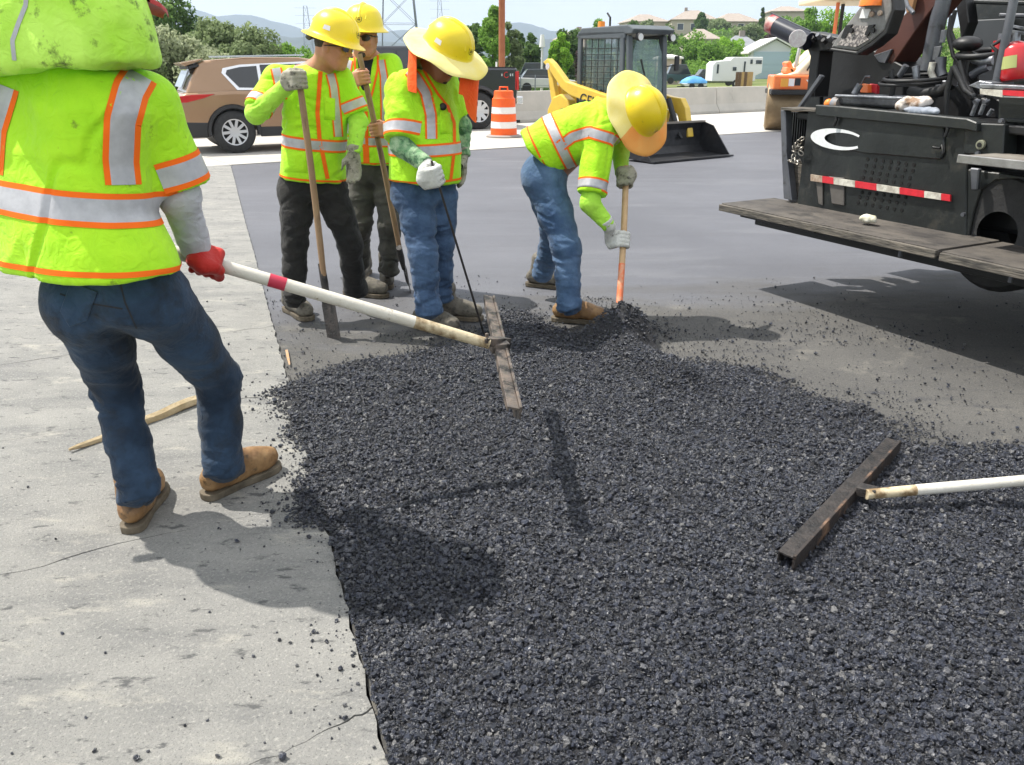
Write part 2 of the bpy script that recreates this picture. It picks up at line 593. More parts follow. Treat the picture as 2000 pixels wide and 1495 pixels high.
# old lane beyond the mat up to and past the barrier
nrmR = Vector((-ROAD_D.y, ROAD_D.x))
lane = empty("old_concrete_lane"); tag(lane, kind='structure')
off = [0.0, 3.6, 7.3, 11.4, 15.6]
for k in range(4):
    for seg in range(-3, 9):
        a0 = far_edge(seg * 6.0 + 0.006) + nrmR * (off[k] + 0.008 + (0.0 if k else 0))
        a1 = far_edge(seg * 6.0 + 5.994) + nrmR * (off[k] + 0.008)
        b1 = far_edge(seg * 6.0 + 5.994) + nrmR * (off[k + 1] - 0.008)
        b0 = far_edge(seg * 6.0 + 0.006) + nrmR * (off[k + 1] - 0.008)
        sheet("slab", [tuple(a0), tuple(a1), tuple(b1), tuple(b0)], 0.0, M_lane, 0.05, lane, kind=None)
e_ = [far_edge(-18) , far_edge(54), far_edge(54) + nrmR * 15.6, far_edge(-18) + nrmR * 15.6]
sheet("lane_joint_filler", [tuple(p) for p in e_], -0.02, M_dark)
# side street strip and path beyond the barrier
M_path = mat("pale_path_concrete", (0.55, 0.50, 0.46), 0.9, var=(0.48, 0.44, 0.40), vscale=0.6)
f_ = lambda t, o: tuple(far_edge(t) + nrmR * o)
M_street = mat("grey_side_street", (0.33, 0.325, 0.32), 0.9, var=(0.28, 0.28, 0.28), vscale=0.3)
def drape(name, pts4, nseg, nw, dz, m):
    a, b, c, d = [Vector(p) for p in pts4]
    vs = []
    for i in range(nseg + 1):
        for j in range(nw + 1):
            p = a.lerp(b, i / nseg).lerp(d.lerp(c, i / nseg), j / nw)
            vs.append((p.x, p.y, float(terrain_z(p.x, p.y)) + dz))
    fs = [(i * (nw + 1) + j, (i + 1) * (nw + 1) + j, (i + 1) * (nw + 1) + j + 1, i * (nw + 1) + j + 1) for i in range(nseg) for j in range(nw)]
    o = link_mesh(name, vs, fs, m, smooth=180); tag(o, kind='structure'); return o
drape("side_street", [(12, 62), (75, 84), (72, 92), (11, 69)], 30, 4, 0.30, M_street)
drape("footpath", [(0.6, 27.5), (3.2, 29.0), (-1.0, 44.5), (-3.0, 44)], 12, 3, 0.13, M_path)

# ---------------------------------------------------------------- loose hot asphalt
PX = [(738, 1500), (726, 1420), (716, 1370), (704, 1300), (690, 1220), (672, 1150), (656, 1080), (640, 1030), (596, 1012), (586, 960), (598, 900), (578, 850),
      (560, 800), (545, 772), (575, 745), (640, 725), (700, 705), (790, 690), (870, 672), (930, 655), (950, 625), (985, 600), (1040, 608),
      (1080, 640), (1140, 660), (1180, 640), (1230, 612), (1290, 640), (1330, 690), (1420, 700), (1500, 715), (1540, 742), (1630, 766),
      (1700, 770), (1760, 800), (1800, 850), (1880, 858), (2010, 850), (2300, 860), (2900, 900)]
PILE = [gnd(u, v).xy for u, v in PX] + [Vector((3.6, 0.2)), Vector((3.2, -0.8)), seam(-0.8)]
PA = np.array([(p.x, p.y) for p in PILE])
def sdist(P):
    """signed distance to the pile outline, positive inside"""
    d = np.full(len(P), 1e9); ins = np.zeros(len(P), bool)
    n = len(PA)
    for i in range(n):
        a, b = PA[i], PA[(i + 1) % n]
        ab = b - a
        t = np.clip(((P - a) @ ab) / (ab @ ab), 0, 1)
        d = np.minimum(d, np.hypot(*(P - a - t[:, None] * ab).T))
        c = ((a[1] > P[:, 1]) != (b[1] > P[:, 1])) & (P[:, 0] < (b[0] - a[0]) * (P[:, 1] - a[1]) / (b[1] - a[1] + 1e-12) + a[0])
        ins ^= c
    return np.where(ins, d, -d)
MOUND = gnd(1226, 662).xy
RIDGE = [gnd(1165, 665).xy, gnd(1330, 755).xy]
def seg_d(P, a, b):
    a = np.array(a); b = np.array(b); ab = b - a
    t = np.clip(((P - a) @ ab) / (ab @ ab), 0, 1)
    return np.hypot(*(P - a - t[:, None] * ab).T)
def right_of_seam(P):
    n_ = np.array([SEAM_D.y, -SEAM_D.x])
    return (P - np.array(SEAM0)) @ n_
def pile_h(P, sdv=None):
    sdv = sdist(P) if sdv is None else sdv
    P3 = np.stack([P[:, 0], P[:, 1], P[:, 0] * 0], 1)
    base = np.where(right_of_seam(P) > 0.01, BZ, 0.0)
    e = sdv + 0.05 * fbm(P3 * 5, 3)
    k = smooth01(e, -0.02, 0.50)
    h = base + k * (0.024 + 0.014 * fbm(P3 * 2.2, 3)) + smooth01(e, -0.02, 0.05) * 0.010 * (1 + fbm(P3 * 14, 2))
    h = h + 0.0045 * np.sin((P @ np.array([0.55, 0.83])) * 38 + 3 * fbm(P3 * 1.7, 2)) * smooth01(fbm(P3 * 1.1 + 9, 2), -0.1, 0.3)
    h = h + 0.20 * (1 + 0.28 * fbm(P3 * 16, 2)) * np.exp(-(np.hypot(*(P - np.array(MOUND)).T) / 0.155) ** 2)
    h = h + 0.095 * np.exp(-(seg_d(P, RIDGE[0], RIDGE[1]) / 0.11) ** 2)
    h = h + 0.028 * np.exp(-(seg_d(P, gnd(1520, 1070).xy, gnd(1735, 858).xy) / 0.045) ** 2)
    h = h - 0.020 * np.exp(-(seg_d(P, gnd(1190, 680).xy, gnd(1290, 730).xy) / 0.05) ** 2)
    return h
stp = 0.016
xs = np.arange(PA[:, 0].min() - 0.1, 3.5, stp); ys = np.arange(0.6, PA[:, 1].max() + 0.15, stp)
GX, GY = np.meshgrid(xs, ys, indexing='ij')
GP = np.stack([GX.ravel(), GY.ravel()], 1)
SDV = sdist(GP)
H = pile_h(GP, SDV)
H = np.where(SDV - 0.16 * smooth01(GP[:, 0] + 0.35 * GP[:, 1], 1.55, 2.3) * (1 + fbm(np.stack([GP[:, 0] * 3, GP[:, 1] * 3, GP[:, 0] * 0], 1), 3)) > np.where((GP[:, 1] < 2.52) & (right_of_seam(GP) > 0.0), -0.5, -0.01), H, -0.1) + 0.003 * RNG.standard_normal(len(H))
keep = ((H > -0.09) & ~((GP[:, 1] < 2.52) & (right_of_seam(GP) < 0.004))).reshape(GX.shape)
n1 = GX.shape[1]
Iq, Jq = np.meshgrid(np.arange(GX.shape[0] - 1), np.arange(n1 - 1), indexing='ij')
kq = keep[:-1, :-1] & keep[1:, :-1] & keep[:-1, 1:] & keep[1:, 1:]
Iq, Jq = Iq[kq], Jq[kq]
fq = np.stack([Iq * n1 + Jq, (Iq + 1) * n1 + Jq, (Iq + 1) * n1 + Jq + 1, Iq * n1 + Jq + 1], 1)
used = np.unique(fq); remap = np.full(len(GP), -1); remap[used] = np.arange(len(used))
pv = np.concatenate([GP, H[:, None]], 1)[used]; pf = remap[fq]
M_fines = mat("asphalt_fines", (0.009, 0.009, 0.011), 0.75, var=(0.022, 0.022, 0.027), vscale=60, bump=1.0, bscale=220, bdist=0.01)
pile = link_mesh("asphalt_bed", pv, pf, M_fines, smooth=180)
tag(pile, kind='stuff', label="dark bed of fines under the loose hot asphalt in the foreground", cat="asphalt")

def stone_mat(name, c0, c1, rough):
    m = bpy.data.materials.new(name); m.use_nodes = True
    t = m.node_tree; b = t.nodes['Principled BSDF']; L = t.links.new
    oi = t.nodes.new('ShaderNodeObjectInfo')
    r_ = t.nodes.new('ShaderNodeValToRGB')
    r_.color_ramp.elements[0].position = 0.0; r_.color_ramp.elements[0].color = tuple(c0) + (1,)
    r_.color_ramp.elements[1].position = 0.86; r_.color_ramp.elements[1].color = tuple(c1) + (1,)
    e = r_.color_ramp.elements.new(0.97); e.color = (0.105, 0.105, 0.112, 1)
    e = r_.color_ramp.elements.new(1.0); e.color = (0.17, 0.165, 0.16, 1)
    L(oi.outputs['Random'], r_.inputs[0]); L(r_.outputs[0], b.inputs['Base Color'])
    b.inputs['Roughness'].default_value = rough
    b.inputs['Specular IOR Level'].default_value = 0.9
    co = t.nodes.new('ShaderNodeTexCoord')
    n = t.nodes.new('ShaderNodeTexNoise'); n.inputs['Scale'].default_value = 2.2; n.inputs['Detail'].default_value = 4
    L(co.outputs['Object'], n.inputs['Vector'])
    bn = t.nodes.new('ShaderNodeBump'); bn.inputs['Strength'].default_value = 0.5; bn.inputs['Distance'].default_value = 0.3
    L(n.outputs['Fac'], bn.inputs['Height']); L(bn.outputs[0], b.inputs['Normal'])
    return m
M_stone = stone_mat("tarred_stone", (0.007, 0.008, 0.012), (0.032, 0.037, 0.057), 0.32)

def stone_field(name, pts, sizes, m, label, cat, flat=0.6):
    """points become stones through geometry nodes: one jittered icosphere, turned and scaled per point"""
    me = bpy.data.meshes.new(name)
    me.vertices.add(len(pts)); me.vertices.foreach_set('co', pts.astype(np.float32).ravel())
    a = me.attributes.new('scl', 'FLOAT_VECTOR', 'POINT')
    k = len(pts)
    sc = np.stack([sizes * RNG.uniform(0.75, 1.3, k), sizes * RNG.uniform(0.7, 1.1, k), sizes * RNG.uniform(0.45, 0.95, k)], 1)
    a.data.foreach_set('vector', sc.astype(np.float32).ravel())
    a = me.attributes.new('rot', 'FLOAT_VECTOR', 'POINT')
    rt = np.stack([RNG.uniform(-flat, flat, k) * 1.6, RNG.uniform(-flat, flat, k) * 1.6, RNG.uniform(0, 6.28, k)], 1)
    a.data.foreach_set('vector', rt.astype(np.float32).ravel())
    o = bpy.data.objects.new(name, me); COL.objects.link(o)
    me.materials.append(m)
    ng = bpy.data.node_groups.new(name, 'GeometryNodeTree')
    ng.interface.new_socket('Geometry', in_out='INPUT', socket_type='NodeSocketGeometry')
    ng.interface.new_socket('Geometry', in_out='OUTPUT', socket_type='NodeSocketGeometry')
    N_ = ng.nodes.new; L = ng.links.new
    gi = N_('NodeGroupInput'); go = N_('NodeGroupOutput')
    ico = N_('GeometryNodeMeshIcoSphere'); ico.inputs['Radius'].default_value = 0.5; ico.inputs['Subdivisions'].default_value = 2
    sp = N_('GeometryNodeSetPosition')
    pos = N_('GeometryNodeInputPosition')
    ns = N_('ShaderNodeTexNoise'); ns.inputs['Scale'].default_value = 2.1; ns.inputs['Detail'].default_value = 1
    vs = N_('ShaderNodeVectorMath'); vs.operation = 'SUBTRACT'; vs.inputs[1].default_value = (0.5, 0.5, 0.5)
    v2 = N_('ShaderNodeVectorMath'); v2.operation = 'SCALE'; v2.inputs['Scale'].default_value = 0.75
    L(pos.outputs[0], ns.inputs['Vector']); L(ns.outputs['Color'], vs.inputs[0]); L(vs.outputs[0], v2.inputs[0])
    L(ico.outputs['Mesh'], sp.inputs['Geometry']); L(v2.outputs[0], sp.inputs['Offset'])
    sm = N_('GeometryNodeSetMaterial'); sm.inputs['Material'].default_value = m
    L(sp.outputs[0], sm.inputs['Geometry'])
    ip = N_('GeometryNodeInstanceOnPoints')
    na = N_('GeometryNodeInputNamedAttribute'); na.data_type = 'FLOAT_VECTOR'; na.inputs['Name'].default_value = 'scl'
    nb = N_('GeometryNodeInputNamedAttribute'); nb.data_type = 'FLOAT_VECTOR'; nb.inputs['Name'].default_value = 'rot'
    L(gi.outputs[0], ip.inputs['Points']); L(sm.outputs[0], ip.inputs['Instance'])
    L(na.outputs['Attribute'], ip.inputs['Scale']); L(nb.outputs['Attribute'], ip.inputs['Rotation'])
    L(ip.outputs[0], go.inputs[0])
    md = o.modifiers.new('stones', 'NODES'); md.node_group = ng
    tag(o, label, cat, kind='stuff')
    return o
def in_view(P, m=0.25):
    """keeps points within the camera's view plus a margin, so that a step aside still shows stones"""
    dep = P[:, 1] * CP + CAM_H * SP
    return (P[:, 0] < 0.625 * dep + m + 0.65) & (P[:, 0] > -0.625 * dep - m - 0.25) & (P[:, 1] > 1.22)
def sample(n, x0, x1, y0, y1):
    return np.stack([RNG.uniform(x0, x1, n), RNG.uniform(y0, y1, n)], 1)
# bulk stones
area = (-1.4, 3.4, 1.2, 5.6)
P = sample(820000, *area)
P = P[in_view(P)]
sd_ = sdist(P)
P3 = np.stack([P[:, 0], P[:, 1], P[:, 0] * 0], 1)
near = np.clip(1.15 - 0.16 * (P[:, 1] - 1.3), 0.45, 1)
pr = smooth01(sd_ + 0.10 * fbm(P3 * 4, 3), -0.05, 0.10) * near
rs_ = right_of_seam(P)
lowL = (P[:, 1] < gnd(640, 1035).y)                      # below the worker's shadow the mix is cut off square at the joint
pr = np.where(lowL & (rs_ < 0.004 + 0.004 * np.sin(P[:, 1] * 60)), 0, np.where(lowL & (rs_ < 0.12), near, pr))
fade = smooth01(P[:, 0] + 0.35 * P[:, 1], 1.55, 2.3)    # towards the paver the spread thins out
pr = pr * np.clip(smooth01(sd_ + 0.30 * fbm(P3 * 3.0, 4), 0.0, 0.42) + (1 - fade), 0, 1)
ok = RNG.random(len(P)) < pr
P = P[ok]
Hs = pile_h(P)
sz = np.clip(0.0058 * np.exp(0.50 * RNG.standard_normal(len(P))), 0.0026, 0.019)
print("stones", len(P))
pts = np.stack([P[:, 0], P[:, 1], Hs + sz * RNG.uniform(-0.1, 0.75, len(P))], 1)
stone_field("loose_asphalt", pts, sz * 1.25, M_stone, "loose black hot-mix asphalt spread over the foreground and raked out to the concrete edge", "asphalt")
# crumbs thrown over the concrete and the base course
P = sample(260000, -2.6, 3.8, 1.2, 6.2)
P = P[in_view(P)]
sd_ = -sdist(P)
P3 = np.stack([P[:, 0], P[:, 1], P[:, 0] * 0], 1)
rs2 = right_of_seam(P)
pr = np.where((rs2 < 0) & (P[:, 1] < 2.5), 0.10, 0.7) * np.exp(-np.clip(sd_, 0, 9) / 0.05) + np.where(rs2 < 0, 0.028, 0.20) * np.exp(-np.clip(sd_, 0, 9) / 0.22) + np.where(rs2 < 0, 0.006, 0.03) * np.exp(-np.clip(sd_, 0, 9) / 0.8) + 0.0009
cl = smooth01(fbm(P3 * 2.2, 3), -0.05, 0.45)
pr = pr * (0.25 + 1.8 * cl) + (right_of_seam(P) > 0) * (P[:, 1] > 3.2) * (P[:, 1] < 5.6) * (0.012 + 0.16 * smooth01(fbm(P3 * 1.7 + 4, 4), 0.0, 0.42))
ok = (RNG.random(len(P)) < pr) & ((sd_ > 0.0) | (rs2 > 0) & (sd_ > -0.3) & (P[:, 0] + 0.35 * P[:, 1] > 1.7))
P = P[ok]
b_ = np.where(right_of_seam(P) > 0.0, BZ, 0.0)
sz = np.clip(0.0050 * np.exp(0.55 * RNG.standard_normal(len(P))), 0.0018, 0.020)
pts = np.stack([P[:, 0], P[:, 1], b_ + sz * 0.35], 1)
print("crumbs", len(P))
stone_field("asphalt_crumbs", pts, sz, M_stone, "scattered black asphalt crumbs on the concrete and the dusty base course", "asphalt crumbs")

# strips of wood and scraps lying on the concrete
M_wood = mat("weathered_wood", (0.42, 0.31, 0.17), 0.8, var=(0.62, 0.50, 0.32), vscale=9, stretch=(1, 1, 1), bump=0.5, bscale=60)
st = empty("wooden_stick", gnd(258, 830), 0, "long broken wooden stake lying on the concrete behind the boots of the nearest worker", "stick")
a, b = gnd(385, 782, 0.02), gnd(135, 880, 0.012)
mb = MB()
n_ = 14
mid = [a.lerp(b, i / n_) + V(0, 0, 0.004 * math.sin(i)) for i in range(n_ + 1)]
mb.tube(mid, [0.017, 0.018, 0.018, 0.019, 0.018, 0.017, 0.016, 0.015, 0.013, 0.013, 0.012, 0.011, 0.010, 0.008, 0.004], 6, sx=1.5)
mb.build("stake", M_wood, st, smooth=30, world=True)
# ================================================================ signed-distance modelling for people
def npv(p): return np.array(tuple(p), dtype=np.float64)
class Field:
    def __init__(s, lo, hi, h):
        s.lo = np.array(tuple(lo)); s.h = h
        s.n = np.maximum(np.ceil((np.array(tuple(hi)) - s.lo) / h).astype(int) + 1, 4)
        s.D = np.full(tuple(s.n), 1.0, dtype=np.float32)
    def _sub(s, lo, hi):
        i0 = np.clip(np.floor((lo - s.lo) / s.h).astype(int), 0, s.n)
        i1 = np.clip(np.ceil((hi - s.lo) / s.h).astype(int) + 1, 0, s.n)
        if np.any(i1 <= i0): return None
        ax = [s.lo[k] + s.h * np.arange(i0[k], i1[k]) for k in range(3)]
        X, Y, Z = np.meshgrid(*ax, indexing='ij')
        return (slice(i0[0], i1[0]), slice(i0[1], i1[1]), slice(i0[2], i1[2])), np.stack([X, Y, Z], -1).astype(np.float32)
    def put(s, fn, lo, hi, k=0.03, mode='u'):
        m = k * 1.3 + 0.02
        r = s._sub(np.array(lo) - m, np.array(hi) + m)
        if r is None: return
        sl, P = r
        d = fn(P)
        A = s.D[sl]
        if mode == 'u':
            if k > 0:
                h = np.clip(0.5 + 0.5 * (A - d) / k, 0, 1)
                s.D[sl] = A + (d - A) * h - k * h * (1 - h)
            else:
                s.D[sl] = np.minimum(A, d)
        elif mode == 's':
            k = max(k, 1e-4)
            h = np.clip(0.5 - 0.5 * (A + d) / k, 0, 1)
            s.D[sl] = A + (-d - A) * h + k * h * (1 - h)
    def cone(s, a, b, ra, rb, k=0.03, cut0=False, cut1=False, mode='u', flat=None):
        a, b = npv(a), npv(b)
        ba = b - a; L = np.linalg.norm(ba) + 1e-9; u = ba / L
        def fn(P):
            pa = P - a
            if flat is not None:                       # flat=(direction, factor): squeeze along the direction
                fd = npv(flat[0]); fd = fd / np.linalg.norm(fd)
                w = pa @ fd; pa = pa + (w * (1 / flat[1] - 1))[..., None] * fd
            t = np.clip(pa @ u / L, 0, 1)
            d = np.sqrt(((pa - t[..., None] * ba) ** 2).sum(-1)) - (ra + (rb - ra) * t)
            if flat is not None: d = d * max(flat[1], 0.6)
            if cut1: d = np.maximum(d, pa @ u - L)
            if cut0: d = np.maximum(d, -(pa @ u))
            return d
        R_ = max(ra, rb)
        s.put(fn, np.minimum(a, b) - R_, np.maximum(a, b) + R_, k, mode)
    def ell(s, c, r, k=0.03, rot=None, mode='u'):
        c = npv(c); r = np.array(r, float)
        M_ = np.array(rot.to_3x3() if rot is not None else Matrix.Identity(3))   # columns = axes
        def fn(P):
            q = (P - c) @ M_
            kk = np.sqrt(((q / r) ** 2).sum(-1))
            return (kk - 1) * min(r) * 0.9 if max(r) / min(r) < 1.6 else (kk - 1) * kk / (np.sqrt(((q / r ** 2) ** 2).sum(-1)) + 1e-6)
        R_ = max(r)
        s.put(fn, c - R_, c + R_, k, mode)
    def box(s, c, half, rot=None, rnd=0.01, k=0.01, mode='u'):
        c = npv(c); hf = np.array(half, float) - rnd
        M_ = np.array(rot.to_3x3() if rot is not None else Matrix.Identity(3))
        def fn(P):
            q = np.abs((P - c) @ M_) - hf
            return np.sqrt((np.maximum(q, 0) ** 2).sum(-1)) + np.minimum(q.max(-1), 0) - rnd
        R_ = float(np.linalg.norm(half))
        s.put(fn, c - R_, c + R_, k, mode)
    def trunk(s, a, b, lat, keys, k=0.04, cut0=False, cut1=False, rnd=0.03, power=2.3):
        """elliptical body section running a->b; keys: (t, half width, half depth, lateral shift, depth shift)"""
        a, b = npv(a), npv(b); ba = b - a; L = np.linalg.norm(ba); u = ba / L
        x = npv(lat); x = x - u * (x @ u); x /= np.linalg.norm(x)
        y = np.cross(u, x)
        ts = [q[0] for q in keys]
        def fn(P):
            pa = P - a
            t = pa @ u / L
            rx = np.interp(t, ts, [q[1] for q in keys]); ry = np.interp(t, ts, [q[2] for q in keys])
            cx = np.interp(t, ts, [q[3] for q in keys]); cy = np.interp(t, ts, [q[4] for q in keys])
            qx = np.abs(pa @ x - cx) / rx; qy = np.abs(pa @ y - cy) / ry
            d = ((qx ** power + qy ** power) ** (1 / power) - 1) * np.minimum(rx, ry)
            e0 = -(t * L); e1 = t * L - L
            sm = lambda p, q, r: np.maximum(p, q) if r <= 0 else np.maximum(p, q) + np.maximum(r - np.abs(p - q), 0) ** 2 / (4 * r)
            d = sm(d, e0, 0 if cut0 else rnd)
            d = sm(d, e1, 0 if cut1 else rnd)
            return d
        R_ = max(max(q[1] + abs(q[3]), q[2] + abs(q[4])) for q in keys)
        s.put(fn, np.minimum(a, b) - R_, np.maximum(a, b) + R_, k)
    def halfspace(s, p, n):
        """keeps the side n points away from"""
        p, n = npv(p), npv(n); n = n / np.linalg.norm(n)
        ax = [s.lo[k] + s.h * np.arange(s.n[k]) for k in range(3)]
        d = (ax[0][:, None, None] - p[0]) * n[0] + (ax[1][None, :, None] - p[1]) * n[1] + (ax[2][None, None, :] - p[2]) * n[2]
        s.D = np.maximum(s.D, d.astype(np.float32))
    def mesh(s):
        D = s.D
        S = D < 0
        c = [(dx, dy, dz) for dx in (0, 1) for dy in (0, 1) for dz in (0, 1)]
        cnt = sum(S[dx:S.shape[0] - 1 + dx, dy:S.shape[1] - 1 + dy, dz:S.shape[2] - 1 + dz].astype(np.int8) for dx, dy, dz in c)
        act = (cnt > 0) & (cnt < 8)
        A = np.argwhere(act)
        idx = np.full(act.shape, -1, np.int64); idx[act] = np.arange(len(A))
        val = {q: D[A[:, 0] + q[0], A[:, 1] + q[1], A[:, 2] + q[2]].astype(np.float64) for q in c}
        acc = np.zeros((len(A), 3)); w = np.zeros(len(A))
        for q in c:
            for ax in range(3):
                if q[ax] == 0:
                    q2 = list(q); q2[ax] = 1; q2 = tuple(q2)
                    d0, d1 = val[q], val[q2]
                    m = (d0 < 0) != (d1 < 0)
                    t = np.where(m, d0 / np.where(m, d0 - d1, 1), 0)
                    p = np.tile(np.array(q, float), (len(A), 1)); p[:, ax] += t
                    acc += np.where(m[:, None], p, 0); w += m
        Vv = s.lo + s.h * (A + acc / w[:, None])
        F = []
        for ax in range(3):
            o1, o2 = (ax + 1) % 3, (ax + 2) % 3
            sl0 = [slice(1, -1)] * 3; sl1 = [slice(1, -1)] * 3
            sl0[ax] = slice(0, -1); sl1[ax] = slice(1, None)
            s0, s1 = S[tuple(sl0)], S[tuple(sl1)]
            for flip in (False, True):
                e = np.argwhere((s0 & ~s1) if not flip else (~s0 & s1))
                if not len(e): continue
                base = e.copy(); base[:, o1] += 1; base[:, o2] += 1
                def cid(a_, b_):
                    q = base.copy(); q[:, o1] -= a_; q[:, o2] -= b_
                    return idx[q[:, 0], q[:, 1], q[:, 2]]
                quad = np.stack([cid(1, 1), cid(0, 1), cid(0, 0), cid(1, 0)], 1)
                if flip: quad = quad[:, ::-1]
                F.append(quad)
        F = np.concatenate(F)
        F = F[(F >= 0).all(1)]
        return Vv, F
def vnormals(Vv, F):
    n = np.cross(Vv[F[:, 2]] - Vv[F[:, 0]], Vv[F[:, 3]] - Vv[F[:, 1]])
    N_ = np.zeros_like(Vv)
    for k in range(4):
        np.add.at(N_, F[:, k], n)
    return N_ / (np.linalg.norm(N_, axis=1, keepdims=True) + 1e-12)
def relax(Vv, F, it=2, lam=0.5):
    E = np.concatenate([F[:, [0, 1]], F[:, [1, 2]], F[:, [2, 3]], F[:, [3, 0]]])
    E = np.concatenate([E, E[:, ::-1]])
    deg = np.bincount(E[:, 0], minlength=len(Vv))[:, None]
    for _ in range(it):
        a = np.zeros_like(Vv)
        for k in range(3): a[:, k] = np.bincount(E[:, 0], weights=Vv[E[:, 1], k], minlength=len(Vv))
        Vv = Vv + lam * (a / np.maximum(deg, 1) - Vv)
    return Vv
def folds(Vv, N_, amp, scale, seed=0, sharp=1.0):
    """cloth folds: ridged, stretched noise. scale = (x,y,z) frequency"""
    P = Vv * np.array(scale) + seed * 7.7
    wv = np.stack([fbm(P * 0.6 + 3, 2), fbm(P * 0.6 + 31, 2), fbm(P * 0.6 + 57, 2)], 1) * 0.7
    n1 = fbm(P + wv, 3)
    r = (1 - np.abs(n1) * 2.2)
    r = np.sign(r) * np.abs(r) ** sharp
    return Vv + N_ * (amp * r)[:, None] if np.isscalar(amp) else Vv + N_ * (amp * r)[:, None]
def creases(Vv, N_, amp, scale, seed=0, w=0.10):
    """narrow valleys pinched into cloth along warped, stretched lines"""
    P = Vv * np.array(scale) + seed * 5.3
    wv = np.stack([fbm(P * 0.5 + 11, 2), fbm(P * 0.5 + 43, 2), fbm(P * 0.5 + 71, 2)], 1) * 0.9
    n1 = fbm(P + wv, 2); msk = smooth01(fbm(P * 0.45 + 90, 2), -0.15, 0.35)
    d = np.exp(-(n1 / w) ** 2) * msk - 0.35 * np.exp(-((n1 - 1.6 * w) / w) ** 2) * msk
    return Vv - N_ * (amp * d)[:, None] if not np.isscalar(amp) else Vv - N_ * (amp * d)[:, None]
def sdf_obj(name, F_, m, root, fold=None, it=2, smooth=180, extra=None):
    Vv, F = F_.mesh()
    Vv = relax(Vv, F, it)
    if fold:
        N_ = vnormals(Vv, F)
        for f in (fold if isinstance(fold, list) else [fold]):
            amp = f[0](Vv) if callable(f[0]) else f[0]
            Vv = (creases if len(f) > 3 and f[3] == 'c' else folds)(Vv, N_, amp, *f[1:3])
    if extra: Vv = extra(Vv, F)
    o = link_mesh(name, Vv, F, m, root, smooth=smooth, world=True)
    return o, Vv, F

# ---------------------------------------------------------------- cloth and skin materials
def cloth(name, c, c2, rough=0.85, vs=6, fine=900, fb=0.25, sheen=0.1, dirt=None, dscale=9, dpos=(0.66, 0.72)):
    m = mat(name, c, rough, var=c2, vscale=vs, var2=dirt, v2scale=dscale, v2pos=dpos, sheen=sheen, spec=0.25)
    t = m.node_tree; L = t.links.new; b = t.nodes['Principled BSDF']
    co = t.nodes.new('ShaderNodeTexCoord')
    w1 = t.nodes.new('ShaderNodeTexNoise'); w1.inputs['Scale'].default_value = fine; w1.inputs['Detail'].default_value = 2
    w2 = t.nodes.new('ShaderNodeTexNoise'); w2.inputs['Scale'].default_value = 24; w2.inputs['Detail'].default_value = 6; w2.inputs['Distortion'].default_value = 1.2
    L(co.outputs['Object'], w1.inputs['Vector']); L(co.outputs['Object'], w2.inputs['Vector'])
    b1 = t.nodes.new('ShaderNodeBump'); b1.inputs['Strength'].default_value = fb; b1.inputs['Distance'].default_value = 0.002
    b2 = t.nodes.new('ShaderNodeBump'); b2.inputs['Strength'].default_value = 0.45; b2.inputs['Distance'].default_value = 0.016
    L(w1.outputs['Fac'], b1.inputs['Height']); L(w2.outputs['Fac'], b2.inputs['Height'])
    L(b1.outputs[0], b2.inputs['Normal']); L(b2.outputs[0], b.inputs['Normal'])
    return m
M_lime = cloth("lime_mesh_fabric", (0.36, 0.74, 0.012), (0.46, 0.84, 0.02), 0.7, dirt=(0.16, 0.26, 0.02), dscale=8, dpos=(0.66, 0.74))
M_lime2 = cloth("lime_drape_fabric", (0.40, 0.76, 0.04), (0.54, 0.88, 0.12), 0.7, dirt=(0.09, 0.13, 0.03), dscale=13, dpos=(0.57, 0.68))
M_silver = mat("silver_reflective_tape", (0.38, 0.38, 0.40), 0.45, 0.15, var=(0.50, 0.50, 0.52), vscale=14, bump=0.3, bscale=60, bdist=0.003)
M_orange = mat("orange_tape", (0.95, 0.16, 0.01), 0.7, spec=0.2)
M_denim = cloth("blue_denim", (0.028, 0.055, 0.110), (0.075, 0.13, 0.23), 0.85, vs=7, fine=1200, fb=0.35, dirt=(0.02, 0.035, 0.07), dscale=5, dpos=(0.52, 0.75))
M_denim_dark = cloth("dark_blue_denim", (0.010, 0.021, 0.040), (0.032, 0.062, 0.110), 0.85, vs=5, fine=1200, fb=0.35, dirt=(0.018, 0.022, 0.028), dscale=6, dpos=(0.50, 0.68))
M_denim_lt = cloth("light_blue_denim", (0.038, 0.080, 0.155), (0.105, 0.175, 0.29), 0.85, vs=6, fine=1200, fb=0.35, dirt=(0.045, 0.09, 0.19), dscale=5, dpos=(0.50, 0.75))
M_black_cl = cloth("black_work_trousers", (0.012, 0.012, 0.012), (0.028, 0.026, 0.024), 0.85)
M_olive = cloth("olive_grey_trousers", (0.045, 0.045, 0.038), (0.085, 0.08, 0.068), 0.85)
M_grey_cl = cloth("grey_knit_sleeve", (0.44, 0.44, 0.47), (0.55, 0.55, 0.58), 0.9)
M_green_cl = cloth("green_plaid_shirt", (0.10, 0.26, 0.11), (0.36, 0.48, 0.30), 0.9, vs=22, dirt=(0.06, 0.14, 0.07), dscale=17, dpos=(0.5, 0.6))
M_navy = cloth("navy_cotton", (0.010, 0.013, 0.022), (0.018, 0.02, 0.032), 0.9)
M_limeshirt = cloth("lime_long_sleeve", (0.36, 0.70, 0.05), (0.46, 0.80, 0.09), 0.8, dirt=(0.14, 0.25, 0.05), dscale=16, dpos=(0.60, 0.70))
M_glove = cloth("dusty_work_glove", (0.26, 0.245, 0.19), (0.38, 0.36, 0.29), 0.9, vs=20, dirt=(0.07, 0.065, 0.05), dscale=24, dpos=(0.52, 0.66))
